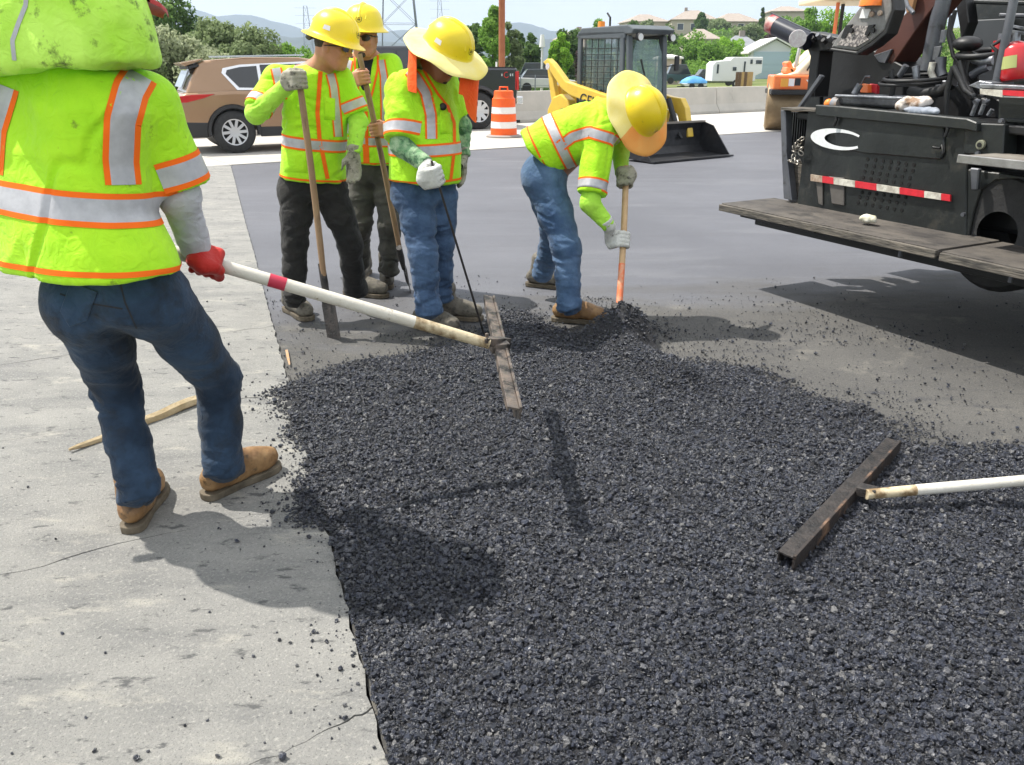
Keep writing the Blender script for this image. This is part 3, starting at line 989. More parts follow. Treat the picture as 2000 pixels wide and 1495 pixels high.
M_glove_w = cloth("pale_work_glove", (0.52, 0.52, 0.48), (0.66, 0.66, 0.62), 0.9, vs=20, dirt=(0.14, 0.13, 0.11), dscale=20, dpos=(0.55, 0.68))
M_glove_r = cloth("red_rubber_glove", (0.42, 0.015, 0.012), (0.52, 0.03, 0.02), 0.55)
M_tanboot = mat("tan_leather_boot", (0.17, 0.085, 0.032), 0.55, var=(0.34, 0.20, 0.085), vscale=12, var2=(0.05, 0.035, 0.02), v2scale=18, v2pos=(0.55, 0.68), bump=0.4, bscale=60, bdist=0.006)
M_greyboot = mat("dusty_grey_boot", (0.10, 0.088, 0.068), 0.7, var=(0.19, 0.17, 0.135), vscale=14, var2=(0.035, 0.03, 0.026), v2scale=20, v2pos=(0.52, 0.66), bump=0.4, bscale=60, bdist=0.006)
M_sole = mat("worn_rubber_sole", (0.075, 0.06, 0.04), 0.85, var=(0.16, 0.13, 0.09), vscale=16, bump=0.4, bscale=90, bdist=0.005)
def skin_mat(name, c, c2):
    m = mat(name, c, 0.5, var=c2, vscale=14, bump=0.15, bscale=160, bdist=0.003, spec=0.4)
    b = m.node_tree.nodes['Principled BSDF']
    b.inputs['Subsurface Weight'].default_value = 0.12
    b.inputs['Subsurface Radius'].default_value = (0.02, 0.008, 0.004)
    return m
M_skin = skin_mat("sunburnt_skin", (0.52, 0.25, 0.15), (0.44, 0.19, 0.11))
M_skin2 = skin_mat("tanned_skin", (0.34, 0.15, 0.085), (0.27, 0.11, 0.06))
M_hair = mat("cropped_dark_hair", (0.03, 0.022, 0.018), 0.8, var=(0.06, 0.045, 0.035), vscale=60, bump=0.6, bscale=300, bdist=0.004)
M_hat = mat("yellow_hard_hat_shell", (0.86, 0.66, 0.012), 0.38, var=(0.80, 0.58, 0.01), vscale=4, var2=(0.42, 0.30, 0.03), v2scale=26, v2pos=(0.66, 0.74), coat=0.12)
M_brim = mat("clip_on_brim_fabric", (0.86, 0.70, 0.17), 0.6, var=(0.88, 0.76, 0.32), vscale=6)
M_brim_o = mat("clip_on_brim_orange", (0.90, 0.33, 0.06), 0.6, var=(0.88, 0.42, 0.10), vscale=6)
M_orange_cl = cloth("orange_neck_cloth", (0.95, 0.085, 0.008), (0.95, 0.15, 0.02), 0.75)
M_red_cap = mat("red_hard_hat_peak", (0.45, 0.02, 0.015), 0.5)
M_lens = mat("dark_sunglass_lens", (0.008, 0.008, 0.009), 0.12, coat=0.5)
M_blk = mat("black_plastic", (0.015, 0.015, 0.016), 0.5)
M_ink = mat("dark_emblem_print", (0.03, 0.02, 0.015), 0.6)
M_sticker = mat("white_sticker", (0.75, 0.72, 0.75), 0.5)

# ---------------------------------------------------------------- tapes sewn on the vest: strips cast onto the cloth
def tape(name, bvh, rays, root, mats=(None, None), w=0.05, edge=0.012, lift=0.003, rmax=None):
    """rays: list of (origin, direction, side vector) along the tape; a strip orange|silver|orange"""
    o0 = -w / 2 - edge
    offs = [-w / 2 - edge, -w / 2, -w / 4, 0, w / 4, w / 2, w / 2 + edge] if edge and w else ([-w / 2, 0, w / 2] if not edge else [-edge, 0, edge])
    midx = [1, 0, 0, 0, 0, 1] if edge and w else ([0, 0] if not edge else [1, 1])
    vs, fs, ms = [], [], []
    rows = 0
    last = None
    segs = []
    for o, d, s in rays:
        d = Vector(d).normalized(); s = Vector(s).normalized()
        row = []
        for k in offs:
            hit = bvh.ray_cast(Vector(o) + s * k, d)
            row.append(None if hit[0] is None or (rmax and hit[3] > rmax) else hit[0] + d * (lift if rmax else -lift))
        if any(p is None for p in row):
            last = None; continue
        st = len(vs); vs += [tuple(p) for p in row]
        if last is not None and (Vector(vs[st]) - Vector(vs[last])).length < 0.12:
            for k in range(len(offs) - 1):
                fs.append((last + k, last + k + 1, st + k + 1, st + k)); ms.append(midx[k])
        last = st
    if not fs: return None
    return link_mesh(name, vs, fs, [M_silver, M_orange], root, ms, smooth=180, world=True)
def loop_rays(c, axis, ref, n=64, rad=0.6, a0=0, a1=360, tilt=0.0):
    c, axis, ref = Vector(c), Vector(axis).normalized(), Vector(ref)
    x = (ref - axis * ref.dot(axis)).normalized(); y = axis.cross(x)
    out = []
    for i in range(n + 1):
        a = R(a0 + (a1 - a0) * i / n)
        d = x * math.cos(a) + y * math.sin(a)
        out.append((c + axis * tilt * math.cos(a), d, axis))
    return out
def line_rays(pts, d, n=30, back=0.7):
    pts = [Vector(p) for p in pts]
    L = [0]
    for i in range(1, len(pts)): L.append(L[-1] + (pts[i] - pts[i - 1]).length)
    out = []
    d = Vector(d).normalized()
    for i in range(n + 1):
        t = L[-1] * i / n
        k = max(j for j in range(len(L)) if L[j] <= t + 1e-9); k = min(k, len(pts) - 2)
        f = (t - L[k]) / max(L[k + 1] - L[k], 1e-9)
        p = pts[k].lerp(pts[k + 1], f)
        tan = (pts[k + 1] - pts[k]).normalized()
        out.append((p - d * back, d, tan.cross(d).normalized()))
    return out

# ---------------------------------------------------------------- hands
def hand_field(F, wrist, fwd, palm_n, side, scale=1.0, curl=(0.35, 0.45, 0.35), glove=0.0, spread=0.0, thumb=0.6):
    """open or relaxed hand; fwd = wrist to knuckles, palm_n = out of the palm, side = towards the thumb"""
    f, n_, s_ = [Vector(q).normalized() for q in (fwd, palm_n, side)]
    w = Vector(wrist); sc = scale; g = glove
    F.cone(w - f * 0.03, w + f * 0.015 * sc, 0.026 * sc + g, 0.027 * sc + g, 0.015)
    for q in (-0.026, -0.009, 0.009, 0.026):
        F.cone(w + f * 0.015 * sc + s_ * q * 0.8 * sc, w + f * 0.085 * sc + s_ * q * sc, 0.016 * sc + g, 0.0125 * sc + g, 0.012)
    L = {0.030: 0.072, 0.010: 0.082, -0.010: 0.076, -0.030: 0.060}
    for q, ln in L.items():
        p = w + f * 0.085 * sc + s_ * q * sc
        a = 0.0
        r = 0.0100 * sc + g * 0.8
        for i, (part, c) in enumerate(zip((0.45, 0.32, 0.23), curl)):
            a += c
            d = f * math.cos(a) + n_ * math.sin(a) + s_ * q * 2.2 * (0.3 + spread)
            e = p + d.normalized() * ln * part * sc
            F.cone(p, e, r, r * 0.92, 0.004); r *= 0.92; p = e
    p = w + f * 0.02 * sc + s_ * 0.028 * sc + n_ * 0.006
    d = (f * 0.75 + s_ * 0.75 + n_ * thumb).normalized()
    e = p + d * 0.045 * sc; F.cone(p, e, 0.015 * sc + g, 0.012 * sc + g, 0.012)
    d2 = (f * 0.95 + s_ * 0.25 + n_ * thumb).normalized()
    e2 = e + d2 * 0.032 * sc; F.cone(e, e2, 0.012 * sc + g * .8, 0.0105 * sc + g * .8, 0.004)
    e3 = e2 + d2 * 0.022 * sc; F.cone(e2, e3, 0.0105 * sc + g * .8, 0.009 * sc + g * .8, 0.004)
def grip_field(F, p, axis, pr, palm, wrist, glove=0.0, sc=1.0, index_up=1, turn=1):
    """fist closed round a pole. p on the pole axis, palm = unit vector from the axis to the palm, wrist = wrist point"""
    ax = Vector(axis).normalized()
    pm = Vector(palm); pm = (pm - ax * pm.dot(ax)).normalized()
    t = ax.cross(pm) * turn
    g = glove
    rr_ = pr + 0.011 * sc + g
    kn = {}
    for i, q in enumerate((0.031, 0.010, -0.011, -0.031)):
        q = q * index_up * sc * 1.05
        r = (0.0110 if i < 3 else 0.0098) * sc + g
        pts = [p + ax * q + pm * (rr_ + 0.012) - t * 0.050 * sc,
               p + ax * q + pm * (rr_ + 0.009) + t * 0.010 * sc]
        for a in (62, 112, 165, 215, 250):
            aa = R(a * (0.96 if i == 3 else 1))
            pts.append(p + ax * q + (pm * math.cos(aa) + t * math.sin(aa)) * (rr_ + 0.002))
        F.cone(pts[0], pts[1], 0.015 * sc + g, 0.014 * sc + g, 0.012)
        F.cone(pts[1], pts[2], r * 1.12, r * 1.08, 0.004)
        for j in range(2, 6):
            F.cone(pts[j], pts[j + 1], r * (1.08 - 0.05 * j), r * (1.03 - 0.05 * j), 0.003)
    base = p + pm * (rr_ + 0.014) - t * 0.055 * sc
    F.cone(wrist, base, 0.027 * sc + g, 0.026 * sc + g, 0.02)
    b0 = base + ax * index_up * 0.020 * sc
    pts = [b0, p + ax * index_up * 0.046 * sc + pm * (rr_ * 0.75) - t * (rr_ + 0.006), p + ax * index_up * 0.050 * sc - pm * rr_ * 0.35 - t * (rr_ * 0.95), p + ax * index_up * 0.047 * sc - pm * (rr_ * 0.95) - t * (rr_ * 0.15)]
    for j, r in enumerate((0.0155, 0.013, 0.0115)):
        F.cone(pts[j], pts[j + 1], r * sc + g * .8, (r - 0.0015) * sc + g * .8, 0.008)

# ---------------------------------------------------------------- boots
def boot(root, ankle, toe_dir, m, up_tilt=0.0, size=1.0, z0=0.0, roll=0.0, shaft=None):
    a = Vector(ankle)
    d = Vector((toe_dir[0], toe_dir[1], 0)).normalized()
    s = Vector((0, 0, 1)).cross(d)
    B = lambda x, y, z: Vector((a.x, a.y, z0)) + d * x * size + s * y * size + Vector((0, 0, z * size))
    lo = Vector((a.x - .36, a.y - .36, z0 - .02)); hi = Vector((a.x + .36, a.y + .36, z0 + .34))
    F = Field(lo, hi, 0.006 if size else .006)
    F.cone(B(-0.065, 0, 0.062), B(0.02, 0, 0.062), 0.040, 0.044, 0.03)
    F.cone(B(0.02, 0, 0.060), B(0.135, 0.004, 0.055), 0.044, 0.046, 0.03)
    F.cone(B(0.135, 0.003, 0.058), B(0.175, 0.003, 0.056), 0.046, 0.041, 0.03)
    F.cone(B(0.00, 0, 0.11), B(0.09, 0, 0.085), 0.040, 0.036, 0.04)
    top = Vector(shaft) if shaft is not None else B(-0.02, 0, 0.22)
    F.cone(B(-0.025, 0, 0.09), top, 0.050, 0.058, 0.04)
    F.halfspace(B(0, 0, 0.026), (0, 0, -1))
    o, _, _ = sdf_obj("boot", F, m, root, fold=(0.0022, (22, 22, 30), 3), it=1)
    mb = MB()
    out = []
    prof = [(-0.106, 0.010), (-0.098, 0.030), (-0.075, 0.040), (-0.03, 0.040), (0.03, 0.038), (0.09, 0.046), (0.14, 0.052), (0.18, 0.048), (0.208, 0.032), (0.220, 0.010)]
    ring = [(x, y) for x, y in prof] + [(x, -y) for x, y in prof[::-1]]
    for x, y in ring: out.append((x, y))
    n = len(out)
    vs = [B(x * 1.0, y, 0.0) for x, y in out] + [B(x * 1.0, y * 1.0, 0.026) for x, y in out]
    fs = [tuple(reversed(range(n))), tuple(range(n, 2 * n))] + [(i, (i + 1) % n, (i + 1) % n + n, i + n) for i in range(n)]
    mb.add(vs, fs)
    so = mb.build("sole", M_sole, root, bevel=0.004, world=True)
    so.parent = o; so.matrix_parent_inverse = Matrix.Identity(4)
    return o
def laces(root, ankle, toe_dir, z0, m):
    d = Vector((toe_dir[0], toe_dir[1], 0)).normalized(); s = Vector((0, 0, 1)).cross(d)
    mb = MB()
    for k in range(4):
        x = 0.045 + 0.022 * k; z = 0.128 - 0.012 * k
        c = Vector((ankle[0], ankle[1], z0 + z)) + d * x
        mb.tube([c - s * 0.03 - V(0, 0, .012), c + V(0, 0, .004), c + s * 0.03 - V(0, 0, .012)], 0.0032, 5)
    mb.build("boot_lace", m, root, smooth=60, world=True)
# ================================================================ PEOPLE
def frame(fwd, up):
    f = Vector(fwd).normalized()
    s = f.cross(Vector(up)).normalized()      # person's right
    u = s.cross(f).normalized()
    return s, f, u
def rotm(s, f, u):
    return Matrix((s, f, u)).transposed()
def person_root(label, loc):
    return empty("person", (loc[0], loc[1], 0), 0, label, "person")

def head_field(F, c, s, f, u, neck):
    c = Vector(c); Rm = rotm(s, f, u)
    P = lambda x, y, z: c + s * x + f * y + u * z
    F.ell(P(0, -0.012, 0.025), (0.077, 0.097, 0.095), 0.02, Rm)
    F.ell(P(0, 0.022, -0.035), (0.063, 0.072, 0.078), 0.035, Rm)
    F.cone(P(-0.03, 0.045, -0.085), P(0.03, 0.045, -0.085), 0.024, 0.024, 0.035)
    F.cone(P(0, 0.062, -0.090), P(0, 0.066, -0.094), 0.022, 0.020, 0.02)
    for q in (-1, 1):
        F.cone(P(0.052 * q, -0.01, -0.045), P(0.028 * q, 0.05, -0.088), 0.018, 0.016, 0.03)
        F.ell(P(0.040 * q, 0.070, -0.022), (0.022, 0.014, 0.018), 0.02, Rm)
        F.cone(P(0.012 * q, 0.084, 0.030), P(0.045 * q, 0.070, 0.030), 0.011, 0.009, 0.02)
        F.ell(P(0.032 * q, 0.094, 0.008), (0.016, 0.012, 0.010), 0.012, Rm, 's')
        F.ell(P(0.032 * q, 0.074, 0.007), (0.0125, 0.012, 0.0115), 0.003, Rm)
        F.ell(P(0.079 * q, -0.008, -0.005), (0.010, 0.019, 0.032), 0.008, Rm)
        F.ell(P(0.089 * q, -0.006, -0.004), (0.006, 0.009, 0.018), 0.006, Rm, 's')
        F.ell(P(0.012 * q, 0.098, -0.030), (0.009, 0.010, 0.008), 0.006, Rm)
    F.cone(P(0, 0.086, 0.022), P(0, 0.110, -0.022), 0.009, 0.0125, 0.012)
    F.ell(P(0, 0.088, -0.053), (0.024, 0.012, 0.0065), 0.006, Rm)
    F.ell(P(0, 0.086, -0.065), (0.021, 0.012, 0.0070), 0.006, Rm)
    F.box(P(0, 0.101, -0.0590), (0.022, 0.007, 0.0012), Rm, 0.001, 0.003, 's')
    F.cone(P(0, -0.035, -0.05), neck, 0.058, 0.062, 0.04)

def make_body(root, J, m_skin, h=0.0075, hands=None, m=None):
    pts = [Vector(p) for k, p in J.items() if k not in ('hs', 'hf', 'hu')]
    lo = Vector([min(p[i] for p in pts) - 0.22 for i in range(3)]); hi = Vector([max(p[i] for p in pts) + 0.22 for i in range(3)])
    lo.z = max(lo.z, 0.0)
    F = Field(lo, hi, h)
    r_ = J['right']
    # slim figure under the clothes, one surface with the head
    F.trunk(J['pelvis'] , J['neckb'], r_, [(-0.2, .13, .085, 0, 0), (0, .145, .10, 0, 0), (.35, .125, .085, 0, .0), (.75, .155, .10, 0, 0), (.93, .12, .07, 0, 0), (1.0, .06, .05, 0, 0)], rnd=0.05)
    for q in 'LR':
        F.cone(J['neckb'], J['sh' + q], 0.050, 0.050, 0.05)
        F.cone(J['sh' + q], J['el' + q], 0.048, 0.040, 0.03)
        F.cone(J['el' + q], J['wr' + q], 0.040, 0.026, 0.02)
        F.cone(J['pelvis'], J['hi' + q], 0.09, 0.08, 0.05)
        F.cone(J['hi' + q], J['kn' + q], 0.070, 0.048, 0.04)
        F.cone(J['kn' + q], J['an' + q], 0.048, 0.034, 0.03)
    head_field(F, J['head'], J['hs'], J['hf'], J['hu'], J['neckb'])
    if hands: hands(F)
    o, vv, ff = sdf_obj("body", F, m_skin, root, it=1)
    return o

def trousers(root, J, m, h=0.008, r=(.105, .082, .070, .066), fold_amp=0.007, waist=None, seed=1, hemz=(0.05, 0.05), bunch=0.02, name="trousers"):
    pts = [Vector(J[k]) for k in ('hiL', 'hiR', 'knL', 'knR', 'anL', 'anR', 'pelvis')]
    lo = Vector([min(p[i] for p in pts) - 0.2 for i in range(3)]); hi = Vector([max(p[i] for p in pts) + 0.22 for i in range(3)])
    F = Field(lo, hi, h)
    top = Vector(J['waist'])
    F.trunk(Vector(J['hiL']).lerp(Vector(J['hiR']), .5) - (top - Vector(J['pelvis'])).normalized() * 0.02, top, J['right'],
            [(0, .165, .125, 0, -.01), (.45, .168, .128, 0, -.012), (1, .155, .112, 0, 0)], 0.04, rnd=0.03)
    f_ = Vector((0, 0, 1)).cross(Vector(J['right'])).normalized()
    for q in 'LR':
        hp, kn, an = [Vector(J[k + q]) for k in ('hi', 'kn', 'an')]
        F.cone(hp, hp.lerp(kn, .45), r[0], (r[0] + r[1]) / 2 * 1.03, 0.05)
        F.cone(hp.lerp(kn, .45), kn, (r[0] + r[1]) / 2 * 1.03, r[1], 0.03)
        F.cone(kn, kn.lerp(an, .5), r[1], (r[1] + r[2]) / 2 * 0.97, 0.03)
        F.cone(kn.lerp(an, .5), an, (r[1] + r[2]) / 2 * 0.97, r[2], 0.03)
        F.cone(an, an.lerp(kn, -0.12), r[2], r[3], 0.015, cut1=True)
        # seat
        F.ell(hp - Vector(J.get('seat', (0, 0, 0))) * 0.04 + Vector((0, 0, 0.02)), (0.10, 0.10, 0.12), 0.05)
    kz = [Vector(J['kn' + q]) for q in 'LR']; az = [Vector(J['an' + q]) for q in 'LR']
    def amp(Vv):
        a = np.full(len(Vv), fold_amp * 0.45)
        for p, s_, g in [(kz[0], .14, .9), (kz[1], .14, .9), (az[0], .13, 1.3), (az[1], .13, 1.3), (Vector(J['hiL']).lerp(Vector(J['hiR']), .5), .16, .7)]:
            d = np.linalg.norm(Vv - npv(p), axis=1)
            a = a + fold_amp * g * np.exp(-(d / s_) ** 2)
        return a
    o, vv, ff = sdf_obj(name, F, m, root, fold=[(amp, (6, 6, 13), seed), (lambda Vv: amp(Vv) * 1.1, (4.5, 4.5, 11), seed + 3, 'c'), (fold_amp * 0.8, (4, 4, 3), seed + 9, 'c')], it=2)
    return o, vv, ff

def bvh_of(vv, ff):
    return BVHTree.FromPolygons([tuple(p) for p in vv], [tuple(int(i) for i in f) for f in ff])

def decal(name, bvh, c, d, up, polys, m, root, lift=0.0015):
    """flat print cast on a curved shell; polys in metres round the centre"""
    d = Vector(d).normalized(); x = d.cross(Vector(up)).normalized(); y = x.cross(d)
    vs, fs = [], []
    for poly in polys:
        st = len(vs); ok = True
        for a, b in poly:
            hit = bvh.ray_cast(Vector(c) - d * 0.25 + x * a + y * b, d)
            if hit[0] is None: ok = False; break
            vs.append(tuple(hit[0] - d * lift))
        if ok: fs.append(tuple(range(st, st + len(poly))))
        else: vs = vs[:st]
    if fs:
        return link_mesh(name, vs, fs, m, root, world=True)
def ring_polys(r0, r1, n=14, a0=0, a1=360):
    out = []
    for i in range(n):
        a, b = R(a0 + (a1 - a0) * i / n), R(a0 + (a1 - a0) * (i + 1) / n)
        out.append([(r0 * math.cos(a), r0 * math.sin(a)), (r1 * math.cos(a), r1 * math.sin(a)), (r1 * math.cos(b), r1 * math.sin(b)), (r0 * math.cos(b), r0 * math.sin(b))])
    return out
EMBLEM = ring_polys(0.017, 0.020) + [[(-.010, -.006), (-.004, .004), (0, -.004), (-.004, -.010)], [(0, -.004), (.004, .005), (.011, -.004), (.004, -.010)], [(-.006, .004), (.006, .006), (.004, .011), (-.004, .010)]]

def hard_hat(root, c, s, f, u, brim=0.168, wide=None, m_wide=None, emblem=True, sticker=None, label=None, wide_f=1.06, two=False):
    """c = centre of the shell's rim plane"""
    Rm = rotm(s, f, u)
    mb = MB()
    n = 40
    prof = [(0.0, 0.150), (0.03, 0.1485), (0.06, 0.140), (0.088, 0.122), (0.108, 0.096), (0.120, 0.062), (0.126, 0.026), (0.129, 0.012), (0.140, 0.005), (brim - 0.01, -0.004), (brim, -0.010),
            (brim - 0.002, -0.013), (brim - 0.012, -0.009), (0.138, 0.0), (0.124, 0.006), (0.118, 0.03), (0.10, 0.09), (0.06, 0.13), (0.0, 0.142)]
    vs, fs = [], []
    for k in range(n):
        a = 2 * math.pi * k / n
        for r, z in prof:
            ey = 1.13 if r < 0.135 else 1.08
            rg = 0.0
            if 0.03 < r < 0.124 and z > 0.02: pass
            vs.append(Vector(c) + Rm @ Vector((r * math.cos(a), r * math.sin(a) * ey, z)))
    m_ = len(prof)
    for k in range(n):
        k2 = (k + 1) % n
        for i in range(m_ - 1):
            fs.append((k * m_ + i, k * m_ + i + 1, k2 * m_ + i + 1, k2 * m_ + i))
    mb.add(vs, fs)
    # crown ridge front to back and the two side ribs
    for off, rad, hgt in ((0.0, 0.016, 1.012), (-0.042, 0.007, 1.0), (0.042, 0.007, 1.0)):
        pts = []
        for i in range(13):
            a = R(25 + 130 * i / 12)
            rx = 0.122 * math.cos(a) * 1.13; z = 0.149 * math.sin(a) ** 0.9 * hgt
            zz = z * math.sqrt(max(0.0, 1 - (off / 0.125) ** 2))
            pts.append(Vector(c) + Rm @ Vector((off, rx * 1.0, zz - 0.004)))
        mb.tube(pts, rad, 8)
    hat = mb.build("hard_hat", M_hat, root, smooth=50, world=True)
    if label: hat['label'] = label
    bv = BVHTree.FromPolygons([tuple(p) for p in vs], fs)
    if emblem:
        decal("hat_emblem", bv, Vector(c) + u * 0.062, -f, u, EMBLEM, M_ink, hat)
    if sticker:
        sx = s * sticker
        decal("hat_sticker", bv, Vector(c) + u * 0.055, -sx, u, [[(-.022, -.012), (-.018, .012), (.018, .012), (.022, -.012)]], M_sticker, hat, 0.002)
    if wide:
        mb = MB()
        prof2 = [(0.134, 0.010), (0.16, 0.0), (0.20, -0.010), (wide - 0.012, -0.020), (wide, -0.026), (wide + 0.002, -0.031), (wide - 0.004, -0.032), (0.20, -0.016), (0.16, -0.007), (0.136, 0.0)]
        vs, fs, ms = [], [], []
        n = 56
        for k in range(n):
            a = 2 * math.pi * k / n
            for r, z in prof2:
                dz = 0.008 * math.sin(3 * a + 1) * (r - .13) / .1 + 0.006 * math.sin(7 * a) * (r - .13) / .1
                vs.append(Vector(c) + Rm @ Vector((r * math.cos(a), r * math.sin(a) * wide_f, z + dz)))
        m_ = len(prof2)
        for k in range(n):
            k2 = (k + 1) % n
            a = 2 * math.pi * (k + .5) / n
            for i in range(m_):
                i2 = (i + 1) % m_
                mb.m.append(1 if two and math.sin(a) > 0.35 else 0)
                mb.f.append((k * m_ + i, k * m_ + i2, k2 * m_ + i2, k2 * m_ + i))
        mb.v = [tuple(p) for p in vs]
        mb.build("sun_brim", [M_brim, M_brim_o] if two else (m_wide or M_brim), hat, smooth=60, world=True)
    return hat

def sunglasses(root, c, s, f, u, wrap=0.078):
    mb = MB()
    P = lambda x, y, z: Vector(c) + s * x + f * y + u * z
    for q in (-1, 1):
        ring = []
        for i in range(14):
            a = 2 * math.pi * i / 14
            ex = 0.029 * math.copysign(abs(math.cos(a)) ** .8, math.cos(a)); ez = 0.0185 * math.copysign(abs(math.sin(a)) ** .8, math.sin(a))
            x = 0.036 + ex
            ring.append((x, ez))
        y = lambda x: 0.102 - 3.2 * max(x - 0.02, 0) ** 2 * 1.6
        vs = [P(q * x, y(x), 0.008 + z) for x, z in ring] + [P(q * x, y(x) - 0.004, 0.008 + z) for x, z in ring]
        n = 14
        fs = [tuple(range(n)), tuple(reversed(range(n, 2 * n)))] + [((i + 1) % n, i, i + n, (i + 1) % n + n) for i in range(n)]
        mb.add(vs, fs)
    lens = mb.build("sunglasses", M_lens, root, smooth=40, world=True)
    mb = MB()
    half = [(0.010, 0.106, 0.018), (0.036, 0.103, 0.028), (0.062, 0.092, 0.024), (0.080, 0.070, 0.016), (0.084, 0.02, 0.010), (0.084, -0.02, 0.004)]
    mb.tube([P(-x, y, z) for x, y, z in half[::-1]] + [P(x, y, z) for x, y, z in half], 0.0032, 6)
    mb.build("glasses_frame", M_blk, lens, smooth=60, world=True)

def field_for(pts, h, pad=0.2):
    pts = [Vector(p) for p in pts]
    return Field([min(p[i] for p in pts) - pad for i in range(3)], [max(p[i] for p in pts) + pad for i in range(3)], h)

# ---------------------------------------------------------------- A: nearest worker, seen from behind
LUTE_A = at(965, 675, 2.93)                       # where the handle meets the lute head
HAND_A = at(405, 512, 2.72)
POLE_D = (HAND_A - LUTE_A).normalized()
A_fwd = Vector((0.42, 0.91, 0)).normalized()
A_right = A_fwd.cross(Vector((0, 0, 1)))
rootA = person_root("nearest worker, back turned, in dark jeans and lime neck drape, holding a white-handled lute", (gnd(330, 1000).x, gnd(330, 1000).y))
JA = dict(
    pelvis=at(232, 560, 2.46), waist=at(228, 505, 2.46), neckb=at(150, 150, 2.52), head=at(140, -10, 2.56),
    hiL=at(172, 598, 2.45), hiR=at(312, 590, 2.50), knL=at(228, 762, 2.60), knR=at(425, 742, 2.74), anL=at(270, 950, 2.48), anR=at(436, 905, 2.70),
    shL=at(5, 205, 2.50), shR=at(285, 208, 2.56), elL=at(-90, 420, 2.60), elR=at(348, 378, 2.60), wrL=at(-20, 440, 2.68), wrR=at(384, 488, 2.69))
JA['right'] = A_right
JA['hs'], JA['hf'], JA['hu'] = frame((0.75, 0.6, -0.28), (0, 0, 1))
JA['seat'] = A_fwd
make_body(rootA, JA, M_skin2, 0.009)
_, vv, ff = trousers(rootA, JA, M_denim_dark, 0.0068, r=(.102, .074, .062, .067), fold_amp=0.008, seed=2)
# back pockets stitched on the jeans
bj = bvh_of(vv, ff)
vd = (ray(230, 580)).normalized()
def pocket(cu, cv, wpx, hpx, tilt):
    pts = []
    for a, b in ((-1, 1), (1, 1), (1, -.45), (0, -1), (-1, -.45)):
        x, y = a * wpx / 2, -b * hpx / 2
        pts.append((cu + x * math.cos(tilt) - y * math.sin(tilt), cv + x * math.sin(tilt) + y * math.cos(tilt)))
    mb = MB(); rows = []
    n = len(pts); per = []
    for i in range(n):
        for k in range(6):
            per.append((pts[i][0] + (pts[(i + 1) % n][0] - pts[i][0]) * k / 6, pts[i][1] + (pts[(i + 1) % n][1] - pts[i][1]) * k / 6))
    O = Vector((0, 0, CAM_H)); vs = []
    for sc in (1.0, 0.97, 0.0):
        ring = []
        for (x, y) in per:
            d = ray(cu + (x - cu) * max(sc, .01), cv + (y - cv) * max(sc, .01)).normalized()
            h = bj.ray_cast(O, d)
            if h[0] is None: return
            ring.append(h[0] - d * (0.001 if sc == 1.0 else 0.0065))
        vs += ring
    m_ = len(per)
    fs = [(i, (i + 1) % m_, (i + 1) % m_ + m_, i + m_) for i in range(m_)] + [(i + m_, (i + 1) % m_ + m_, (i + 1) % m_ + 2 * m_, i + 2 * m_) for i in range(m_)]
    link_mesh("back_pocket", [tuple(p) for p in vs], fs, M_denim_dark, rootA, world=True, smooth=60)
pocket(298, 632, 120, 92, -0.16)
pocket(150, 600, 56, 84, 0.35)
M_thread = mat("ochre_thread_seam", (0.030, 0.028, 0.026), 0.9, var=(0.012, 0.018, 0.028), vscale=40)
for sp in ([(232, 540), (244, 590), (266, 640)], [(120, 575), (170, 592), (236, 603)]):
    tape("seam", bj, line_rays([at(u, v, 2.45) for u, v in sp], ray(sum(p[0] for p in sp) / len(sp), sum(p[1] for p in sp) / len(sp)), 60), rootA, w=0.0, edge=0.0026, lift=0.0012).data.materials[1] = M_thread
# shirt
F = field_for([at(-60, 120, 2.3), at(400, 560, 2.8), at(-60, 560, 2.3), at(200, 90, 2.8)], 0.0065, 0.16)
hem = at(190, 545, 2.45); top = at(150, 118, 2.50)
F.trunk(hem, top, A_right, [(-.1, .300, .20, 0, 0), (0, .292, .20, .0, -.01), (.15, .275, .19, -.02, -.01), (.33, .245, .18, -.05, -.01), (.55, .235, .165, -.045, 0), (.78, .230, .15, -.01, 0), (.92, .19, .12, 0, 0), (1.0, .09, .09, 0, 0)], 0.05, cut0=True, rnd=0.05)
seA = JA['shR'].lerp(JA['elR'], 0.92)
F.cone(JA['neckb'] + V(0, 0, -.02), JA['shR'], 0.075, 0.085, 0.06)
F.cone(JA['neckb'] + V(0, 0, -.02), JA['shL'], 0.075, 0.085, 0.06)
F.cone(JA['shR'], seA, 0.084, 0.100, 0.045, cut1=True)
F.cone(JA['shL'], JA['shL'].lerp(JA['elL'], 0.9), 0.095, 0.105, 0.04, cut1=True)
F.halfspace(at(190, 518, 2.45), Vector((-0.02, 0.0, -1)))
shirt, vv, ff = sdf_obj("shirt", F, M_lime, rootA, fold=[(0.009, (4.0, 4.0, 1.7), 4), (0.010, (3.6, 3.6, 2.0), 8, 'c'), (0.006, (5, 5, 7), 17, 'c')], it=2)
bs = bvh_of(vv, ff)
cA = hem.lerp(top, 0.30)
AX = (top - hem).normalized()
tape("reflective_tape", bs, loop_rays(hem.lerp(top, 0.375), AX, A_right, 120, tilt=-0.012), rootA, w=0.062, edge=0.016, rmax=0.36)
tape("hem_binding", bs, loop_rays(hem.lerp(top, 0.085), AX, A_right, 120), rootA, w=0.0, edge=0.008, rmax=0.36)
vdir = ray(240, 300).normalized()
tape("reflective_tape", bs, line_rays([at(242, 359, 2.45), at(237, 315, 2.45), at(240, 240, 2.45), at(256, 180, 2.47), at(284, 130, 2.55)], vdir, 50), rootA, w=0.062, edge=0.016)
